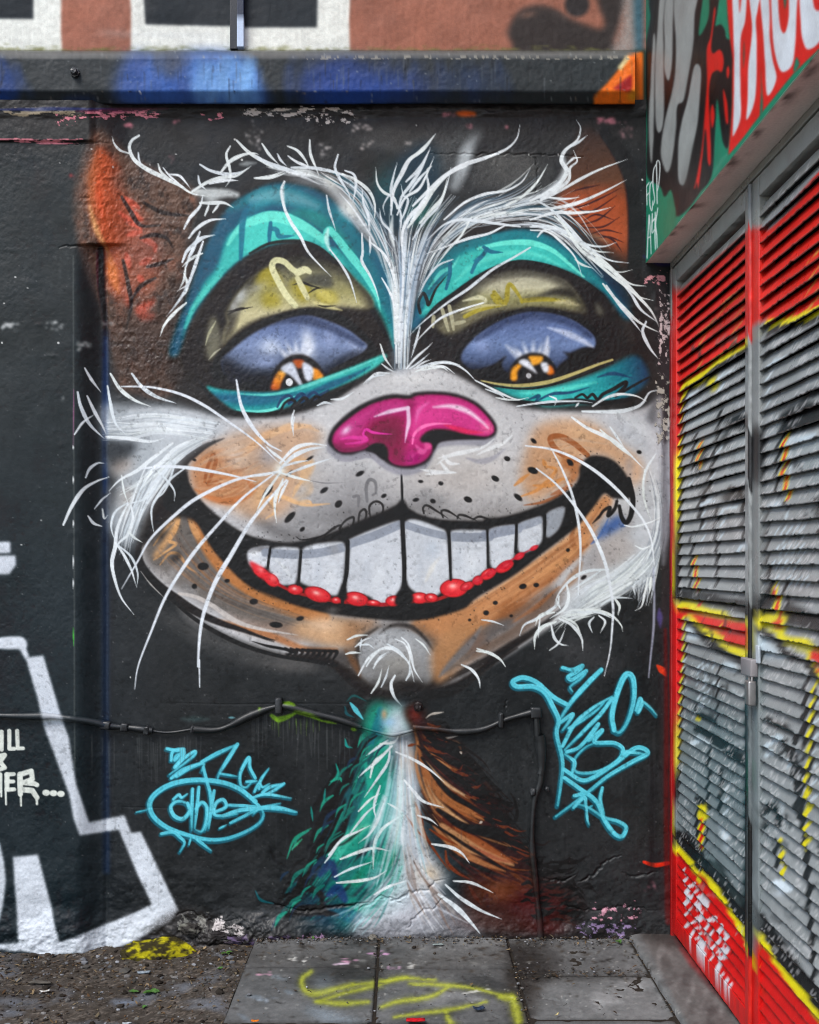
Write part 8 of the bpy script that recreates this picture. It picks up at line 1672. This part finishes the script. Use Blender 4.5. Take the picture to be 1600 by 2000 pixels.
# ================================================================ ground
b = bmesh.new(); bmesh.ops.create_grid(b, x_segments=8, y_segments=8, size=60); bmesh.ops.translate(b, verts=b.verts, vec=(0, -20, -.12))
me = mesh_bm('ground', b); M_BOUNCE = mat_paint('pale_bounce_ground', .9, .05, .6, 60, .2, flat=(168, 165, 160), grime=.1)  # ground out of view, coloured pale to bounce light onto the soffit
tagobj(link('ground', me, M_BOUNCE), kind='structure')

# bare earth in front of the left part of the wall
XB = -.612
dx = np.concatenate([np.linspace(-6, -1.9, 20), np.arange(-1.88, XB + .001, .0085)]); dy = np.concatenate([np.arange(.04, -1.15, -.0085), np.linspace(-1.17, -3.2, 30)])
EXg, EYg = np.meshgrid(dx, dy)
def dirt_h(X, Y):
    base = -.052 + .030 * sst(-1.05, -.64, X) + .018 * sst(-.10, .0, Y) * (1 - sst(-.9, -.7, X) * .5)
    return base + .010 * fbm(X * 5, Y * 5, 801, 4) + .0045 * fbm(X * 30, Y * 30, 805, 3) + .0022 * fbm(X * 90, Y * 90, 809, 2)
EZ = dirt_h(EXg, EYg)
n1_ = fbm(EXg * 4, EYg * 6, 811, 5)[..., None]; n2_ = fbm(EXg * 40, EYg * 40, 815, 3)[..., None]
dc = np.array([76, 71, 66]) / 255 + n1_ * np.array([.06, .055, .05]) + n2_ * .07
near = sst(.0, -.25, EYg)[..., None]
spk = (fbm(EXg * 120, EYg * 120, 821, 2) > .38)[..., None]; dc = np.where(spk, dc + np.array([.12, .11, .10]), dc)
blu = (np.clip(fbm(EXg * 7 + 3, EYg * 9, 825, 4) - .12, 0, 1) * 1.6)[..., None]; dc = dc * (1 - blu) + np.array([112, 118, 128]) / 255 * blu
me = mesh_np('dirt_ground', np.stack([EXg, EYg, EZ], -1), grid_faces(*EXg.shape)[:, ::-1], np.clip(dc, .03, 1).reshape(-1, 3))
tagobj(link('dirt_ground', me, M_DIRT), kind='structure')

# paving slabs
pave = empty('pavement', (.16, -.8, -.03)); tagobj(pave, kind='structure')
bed = box_bm(XB + .006, 1.40, -3.4, .05, -.10, -.0085); me = mesh_bm('bedding', bed); paint_fn(me, flatc((60, 56, 52))); link('bedding', me, M_DIRT, pave)
def slab(x0, x1, y0, y1, tilt, k):
    st_ = .0052 if y0 > -.8 else .02; nx = max(6, int((x1 - x0) / st_)); ny = max(6, int((y0 - y1) / st_))
    X, Y = np.meshgrid(np.linspace(x0, x1, nx), np.linspace(y0, y1, ny))
    ed = np.minimum.reduce([X - x0, x1 - X, y0 - Y, Y - y1])
    wx = .0035 * vnoise(X * 25, Y * 25 + k, 831); 
    Z = tilt[0] + tilt[1] * (X - x0) + tilt[2] * (Y - y0) + .0012 * fbm(X * 25, Y * 25, 835 + k, 4) - .006 * np.exp(-(ed / .0032) ** 2) * (1 + .6 * vnoise(X * 50, Y * 50, 841 + k))
    cr = np.minimum.reduce([np.hypot(X - a_, Y - b_) for a_ in (x0, x1) for b_ in (y0, y1)]); Z = Z - .010 * np.clip(.03 + .02 * vnoise(X * 40, Y * 40, 847 + k) - cr, 0, .03) / .03
    Z = Z - .004 * (fbm(X * 16, Y * 16, 861 + k, 4) > .42)
    Z = np.where(ed < .0005, -.02, Z)
    p, q = to_px(X, Y, Z * 0)
    C = gnd.sample(p, q) * (1 - .35 * np.exp(-(ed / .007) ** 2))[..., None] * (1 + .07 * math.sin(k * 2.3)) + (.02 * fbm(X * 12, Y * 12, 851 + k, 4) + .035 * fbm(X * 70, Y * 70, 857, 3))[..., None]
    me = mesh_np('paving_slab', np.stack([X + wx * 0, Y, Z], -1), grid_faces(ny, nx)[:, ::-1], np.clip(C, .02, 1).reshape(-1, 3))
    return link('paving_slab', me, M_SLAB, pave)
cols_ = [(XB + .004, -.0965, [.03, -.345, -.86, -1.37, -1.88, -2.4]), (-.0925, .4335, [.03, -.355, -.87, -1.38, -1.89, -2.4]), (.4375, .942, [.03, -.432, -.835, -1.34, -1.85, -2.36])]
k = 0
for x0, x1, js in cols_:
    for j in range(len(js) - 1):
        k += 1
        slab(x0, x1, js[j] - .002, js[j + 1] + .002, (nrg.uniform(-.004, .003), nrg.uniform(-.008, .008), nrg.uniform(-.006, .006)), k)
# low plinth along the doors
kx = np.concatenate([[.944, .946, .950], np.linspace(.96, 1.13, 20)]); ky = np.arange(.03, -2.6, -.009)
KX, KY = np.meshgrid(kx, ky)
KZ = .014 + .0035 * fbm(KX * 22, KY * 22, 861, 4) + .004 * vnoise(KX * 7, KY * 7, 865) - .05 * (KX < .945) - .006 * np.exp(-((KX - .945) / .006) ** 2) * (1 + vnoise(KX * 0, KY * 30, 869))
p, q = to_px(KX, KY, KZ * 0)
me = mesh_np('kerb', np.stack([KX + .004 * vnoise(KY * 16, KY * 0, 871) * (KX < .955), KY, KZ], -1), grid_faces(*KX.shape)[:, ::-1], gnd.sample(p, q).reshape(-1, 3))
tagobj(link('kerb', me, M_SLAB), kind='structure')

# ---- loose stuff: gravel, litter
ICO = bmesh.new(); bmesh.ops.create_icosphere(ICO, subdivisions=1, radius=1); IV = np.array([v.co[:] for v in ICO.verts]); IF = np.array([[v.index for v in f.verts] for f in ICO.faces]); ICO.free()


def scatter_stones(n, posfn, size, colfn):
    Vs, Fs, Cs = [], [], []
    for i in range(n):
        x, y, z = posfn(); s_ = size()
        v = IV * (1 + nrg.normal(0, .16, (len(IV), 1))) * np.array([s_ * nrg.uniform(.7, 1.3), s_ * nrg.uniform(.7, 1.3), s_ * nrg.uniform(.35, .8)])
        a = nrg.uniform(0, 6.28); c, s2 = math.cos(a), math.sin(a)
        v = v @ np.array([[c, s2, 0], [-s2, c, 0], [0, 0, 1]]) + (x, y, z + s_ * .15)
        Fs.append(IF + len(Vs) * len(IV)); Vs.append(v); Cs.append(np.tile(colfn(), (len(IV), 1)))
    return np.vstack(Vs), np.vstack(Fs), np.vstack(Cs)


def pos_dirt():
    x = nrg.uniform(-1.9, XB - .005); y = -abs(nrg.normal(0, .45)) if nrg.random() < .6 else nrg.uniform(-1.1, 0)
    return x, y, float(dirt_h(np.array(x), np.array(y)))
def col_stone():
    c = np.array([[88, 86, 82], [112, 110, 108], [70, 65, 60], [58, 53, 48], [128, 130, 134], [80, 72, 64]][nrg.integers(0, 6)]) / 255
    return np.clip(c * nrg.uniform(.7, 1.2), 0, 1)
V, Fc, C = scatter_stones(2000, pos_dirt, lambda: min(.022, .0016 + nrg.exponential(.0032)), col_stone)
tagobj(link('gravel', mesh_np('gravel', V, Fc, C, False), M_STONE), 'loose gravel and grit strewn over the bare earth', 'gravel', kind='stuff')


def scatter_bits(n, posfn, cols, smin=.006, smax=.022, curl=.35):
    Vs, Fs, Cs = [], [], []
    for i in range(n):
        x, y, z = posfn(); L = nrg.uniform(smin, smax); w = L * nrg.uniform(.12, .5)
        v = np.array([(-L, 0, 0), (-L * .3, -w, .002), (L * .5, -w * .7, .001), (L, 0, .0), (L * .4, w * .8, .0015), (-L * .4, w, .001)])
        v[:, 2] += nrg.uniform(-curl, curl) * v[:, 0] ** 2 / L + nrg.uniform(0, .15) * np.abs(v[:, 1])
        a, t = nrg.uniform(0, 6.28), nrg.normal(0, .25); c, s_ = math.cos(a), math.sin(a)
        v[:, 2] += v[:, 0] * t
        v = v @ np.array([[c, s_, 0], [-s_, c, 0], [0, 0, 1]]); v[:, 2] -= v[:, 2].min()
        v += (x, y, z + .0012)
        Fs.append(np.array([[0, 1, 4, 5], [1, 2, 3, 4]]) + 6 * i); Vs.append(v); Cs.append(np.tile(np.array(cols[nrg.integers(0, len(cols))]) / 255 * nrg.uniform(.7, 1.15), (6, 1)))
    return np.vstack(Vs), np.vstack(Fs), np.clip(np.vstack(Cs), 0, 1)
LEAFC = [(112, 94, 70), (92, 72, 54), (136, 118, 92), (78, 60, 44), (110, 100, 82), (60, 50, 42)]
V, Fc, C = scatter_bits(1300, pos_dirt, LEAFC, .002, .014)
tagobj(link('leaf_litter', mesh_np('leaf_litter', V, Fc, C, False), M_LEAF), 'dry leaf litter scattered over the bare earth', 'leaf litter', kind='stuff')
def pos_slab():
    r = nrg.random()
    if r < .62: return nrg.uniform(-.6, 1.05), -abs(nrg.normal(0, .05)) - .012, .004
    if r < .78: return float(nrg.choice([-.095, .4355, .943])) + nrg.normal(0, .012), nrg.uniform(-1, 0), .002
    if r < .9: return nrg.uniform(.42, .95), -.42 + nrg.normal(0, .03), .003
    return nrg.uniform(-.6, .93), nrg.uniform(-1.0, 0), .003
V, Fc, C = scatter_bits(520, pos_slab, LEAFC + [(52, 46, 40), (44, 40, 36)], .002, .012)
tagobj(link('leaf_litter', mesh_np('leaf_litter', V, Fc, C, False), M_LEAF), 'dry crumbs and leaf bits along the slab joints and wall foot', 'leaf litter', kind='stuff')
V, Fc, C = scatter_stones(900, pos_slab, lambda: .0012 + nrg.exponential(.0016), col_stone)
tagobj(link('gravel', mesh_np('gravel', V, Fc, C, False), M_STONE), 'fine grit along the foot of the wall on the paving', 'gravel', kind='stuff')


# ---- yellow sprayed rubble heap against the wall foot
def lump_mesh(name, cx, cy, cz, rx, ry, rz, seed, colfn, sub=4, rough=.22, fr=9, smooth=True):
    bb = bmesh.new(); bmesh.ops.create_icosphere(bb, subdivisions=sub, radius=1)
    v = np.array([q.co[:] for q in bb.verts]); f = np.array([[q.index for q in g.verts] for g in bb.faces]); bb.free()
    d = 1 + rough * fbm(v[:, 0] * fr / 4 + v[:, 2] * 1.7, v[:, 1] * fr / 4 - v[:, 2] * 1.3, seed, 5, .6) * 1.6
    v = v * d[:, None] * np.array([rx, ry, rz]) + np.array([cx, cy, cz])
    return mesh_np(name, v, f, colfn(v), smooth)
def ycol(v):
    n = fbm(v[:, 0] * 26, v[:, 2] * 40 + v[:, 1] * 30, 901, 4); m = fbm(v[:, 0] * 90, v[:, 2] * 90, 905, 3)
    t = np.clip((n + .02 + .5 * m) * 3.4, 0, 1)[:, None]
    return np.array([[62, 58, 44]]) / 255 * (1 - t) + np.array([[160, 152, 40]]) / 255 * t * (1 + .25 * m[:, None])
c0 = at(310, 1862, .07)
tagobj(link('rubble_heap', lump_mesh('rubble_heap', c0[0], -.075, -.055, .150, .060, .072, 911, ycol, 5), M_DIRT), 'small rubble heap sprayed yellow at the foot of the wall', 'rubble')
def gcol(base, sp=None):
    def f(v):
        n = fbm(v[:, 0] * 40, v[:, 2] * 40 + v[:, 1] * 33, 921, 4)[:, None]
        o = np.array([base]) / 255 * (1 + .35 * n)
        if sp is not None: o = np.where(n > .2, np.array([sp]) / 255, o)
        return np.clip(o, 0, 1)
    return f
for (px_, py_, rx, ry, rz, base, spc, lab) in ((372, 1815, .046, .022, .026, (62, 60, 58), (112, 112, 104), 'dark broken lump of plaster just above the yellow rubble heap'), (420, 1826, .055, .022, .020, (54, 52, 52), None, 'dark broken lump of plaster under the pale chipped patch'),
                                               (462, 1834, .045, .024, .014, (64, 58, 66), (96, 84, 110), 'purplish broken lump of plaster at the end of the paving'), (728, 1832, .016, .012, .013, (120, 116, 108), None, 'small round pale stone under the white chest fur')):
    q = at(px_, py_, .03)
    tagobj(link('rubble_lump' if rx > .02 else 'stone', lump_mesh('lump', q[0], -.03, q[2], rx, ry, rz, int(px_), gcol(base, spc), 3, .5, 7, False), M_STONE), lab, 'rubble' if rx > .02 else 'stone', 'rubble at the wall foot' if rx > .02 else None)

# ---- weeds
def ground_at(px, py, Z=0.0):
    z = (EYE - Z) * FPX / (py - VY); return (px - VX) * z / FPX, z - DIST, Z
def weed(px, py, n, s_, label):
    x, y, _ = ground_at(px, py, -.03)
    if x < XB: z = float(dirt_h(np.array(x), np.array(y)))
    else: z = .002
    w = empty('weed', (x, y, z), label, 'weed', 'weeds at the wall foot')
    for i in range(n):
        a = nrg.uniform(0, 6.28); L = s_ * nrg.uniform(.6, 1.3); wd = L * .32; up = nrg.uniform(.2, .8)
        t = np.linspace(0, 1, 5); cxs = np.cos(a) * L * t; cys = np.sin(a) * L * t; czs = L * (up * t - .5 * up * t * t) + .003
        wv = wd * np.sin(np.pi * np.clip(t * .92 + .06, 0, 1))
        Lf = np.stack([cxs - np.sin(a) * wv, cys + np.cos(a) * wv, czs + wv * .3], -1); Rt = np.stack([cxs + np.sin(a) * wv, cys - np.cos(a) * wv, czs + wv * .3], -1); Md = np.stack([cxs, cys, czs], -1)
        V = np.stack([Lf, Md, Rt], 1).reshape(-1, 3) + (x, y, z)
        me = mesh_np('leaf', V, grid_faces(5, 3), None); link('leaf', me, M_GREEN, w)
weed(298, 1932, 16, .030, 'largest bright green weed on the bare earth'); weed(262, 1930, 8, .018, 'small green weed just beside the largest weed'); weed(441, 1868, 9, .022, 'flat green weed near the corner of the paving'); weed(280, 1958, 6, .014, 'tiny weed in front of the largest weed')
weed(430, 1897, 6, .012, 'tiny weed in the middle of the earth by the paving edge'); weed(1210, 1857, 9, .018, 'small dark green weed on the slab below the right hand cable drop'); weed(612, 1850, 5, .012, 'tiny weed between wall foot and paving under the teal fur')

# ---- litter
def scrap(px, py, L, W, col, name, label, cat, th=.0015, ang=None, bend=.3):
    x, y, _ = ground_at(px, py, -.03 if px < 455 else 0)
    z = float(dirt_h(np.array(x), np.array(y))) + .006 if x < XB else .006
    n = 9; t = np.linspace(-1, 1, n); a = nrg.uniform(0, 3.1) if ang is None else ang
    U, Wv = np.meshgrid(t, np.linspace(-1, 1, 5)); U = U * (1 + .15 * vnoise(Wv * 2, U * 0, int(px))); Wv = Wv * (1 + .2 * vnoise(U * 3, Wv * 0, int(py)))
    zz = bend * L * (.25 * U ** 2 + .25 * fbm(U * 1.5, Wv * 1.5, int(px + py), 2)); 
    top = np.stack([x + U * L * math.cos(a) - Wv * W * math.sin(a), y + U * L * math.sin(a) + Wv * W * math.cos(a), z + zz - zz.min() + th], -1).reshape(-1, 3); bot = top - (0, 0, th)
    F1 = grid_faces(5, n); F2 = F1[:, ::-1] + len(top)
    rim = [i for i in range(n)] + [n * j + n - 1 for j in range(1, 5)] + [n * 4 + i for i in range(n - 2, -1, -1)] + [n * j for j in range(3, 0, -1)]
    F3 = np.array([(rim[i], rim[(i + 1) % len(rim)], rim[(i + 1) % len(rim)] + len(top), rim[i] + len(top)) for i in range(len(rim))])
    V = np.vstack([top, bot]); C = np.tile(np.array(col) / 255, (len(V), 1)) * (1 + .15 * nrg.normal(0, 1, (len(V), 1)))
    return tagobj(link(name, mesh_np(name, V, np.vstack([F1, F2, F3]), np.clip(C, 0, 1), True), M_LEAF), label, cat)
scrap(281, 1894, .024, .010, (136, 146, 154), 'slate_chip', 'pale blue grey chip lying on the earth near the yellow heap', 'chip', .004, .1, .1)
scrap(80, 1914, .040, .012, (92, 88, 82), 'slate_chip', 'flat dull grey chip on the earth below the white lettering', 'chip', .004, -.1, .1)
scrap(88, 1929, .018, .007, (196, 196, 192), 'paper_scrap', 'crumpled whitish paper scrap on the bare earth', 'scrap', .001, .4, .5)
scrap(248, 1990, .014, .006, (170, 178, 182), 'paper_scrap', 'pale scrap at the lower edge of the earth beside the orange scrap', 'scrap', .001, .1, .4)
scrap(498, 1998, .012, .006, (226, 122, 30), 'plastic_scrap', 'small orange plastic scrap at the lower edge', 'scrap', .001, 0, .4)
scrap(935, 1974, .020, .011, (52, 62, 82), 'paint_scrap', 'crumpled dark blue scrap on the yellow marked slab', 'scrap', .001, .2, .9)
scrap(812, 1997, .030, .012, (190, 26, 44), 'packet', 'flattened red packet at the lower edge of the slab', 'packet', .004, 0, .15)
scrap(1088, 1986, .012, .003, (190, 176, 128), 'straw_bit', 'pale dry grass stalk on the slab by the kerb', 'stalk', .001, 1.0, .6)
scrap(856, 1848, .022, .008, (130, 140, 138), 'slate_chip', 'grey green flat chip on the slab under the cat neck', 'chip', .002, .1, .1)
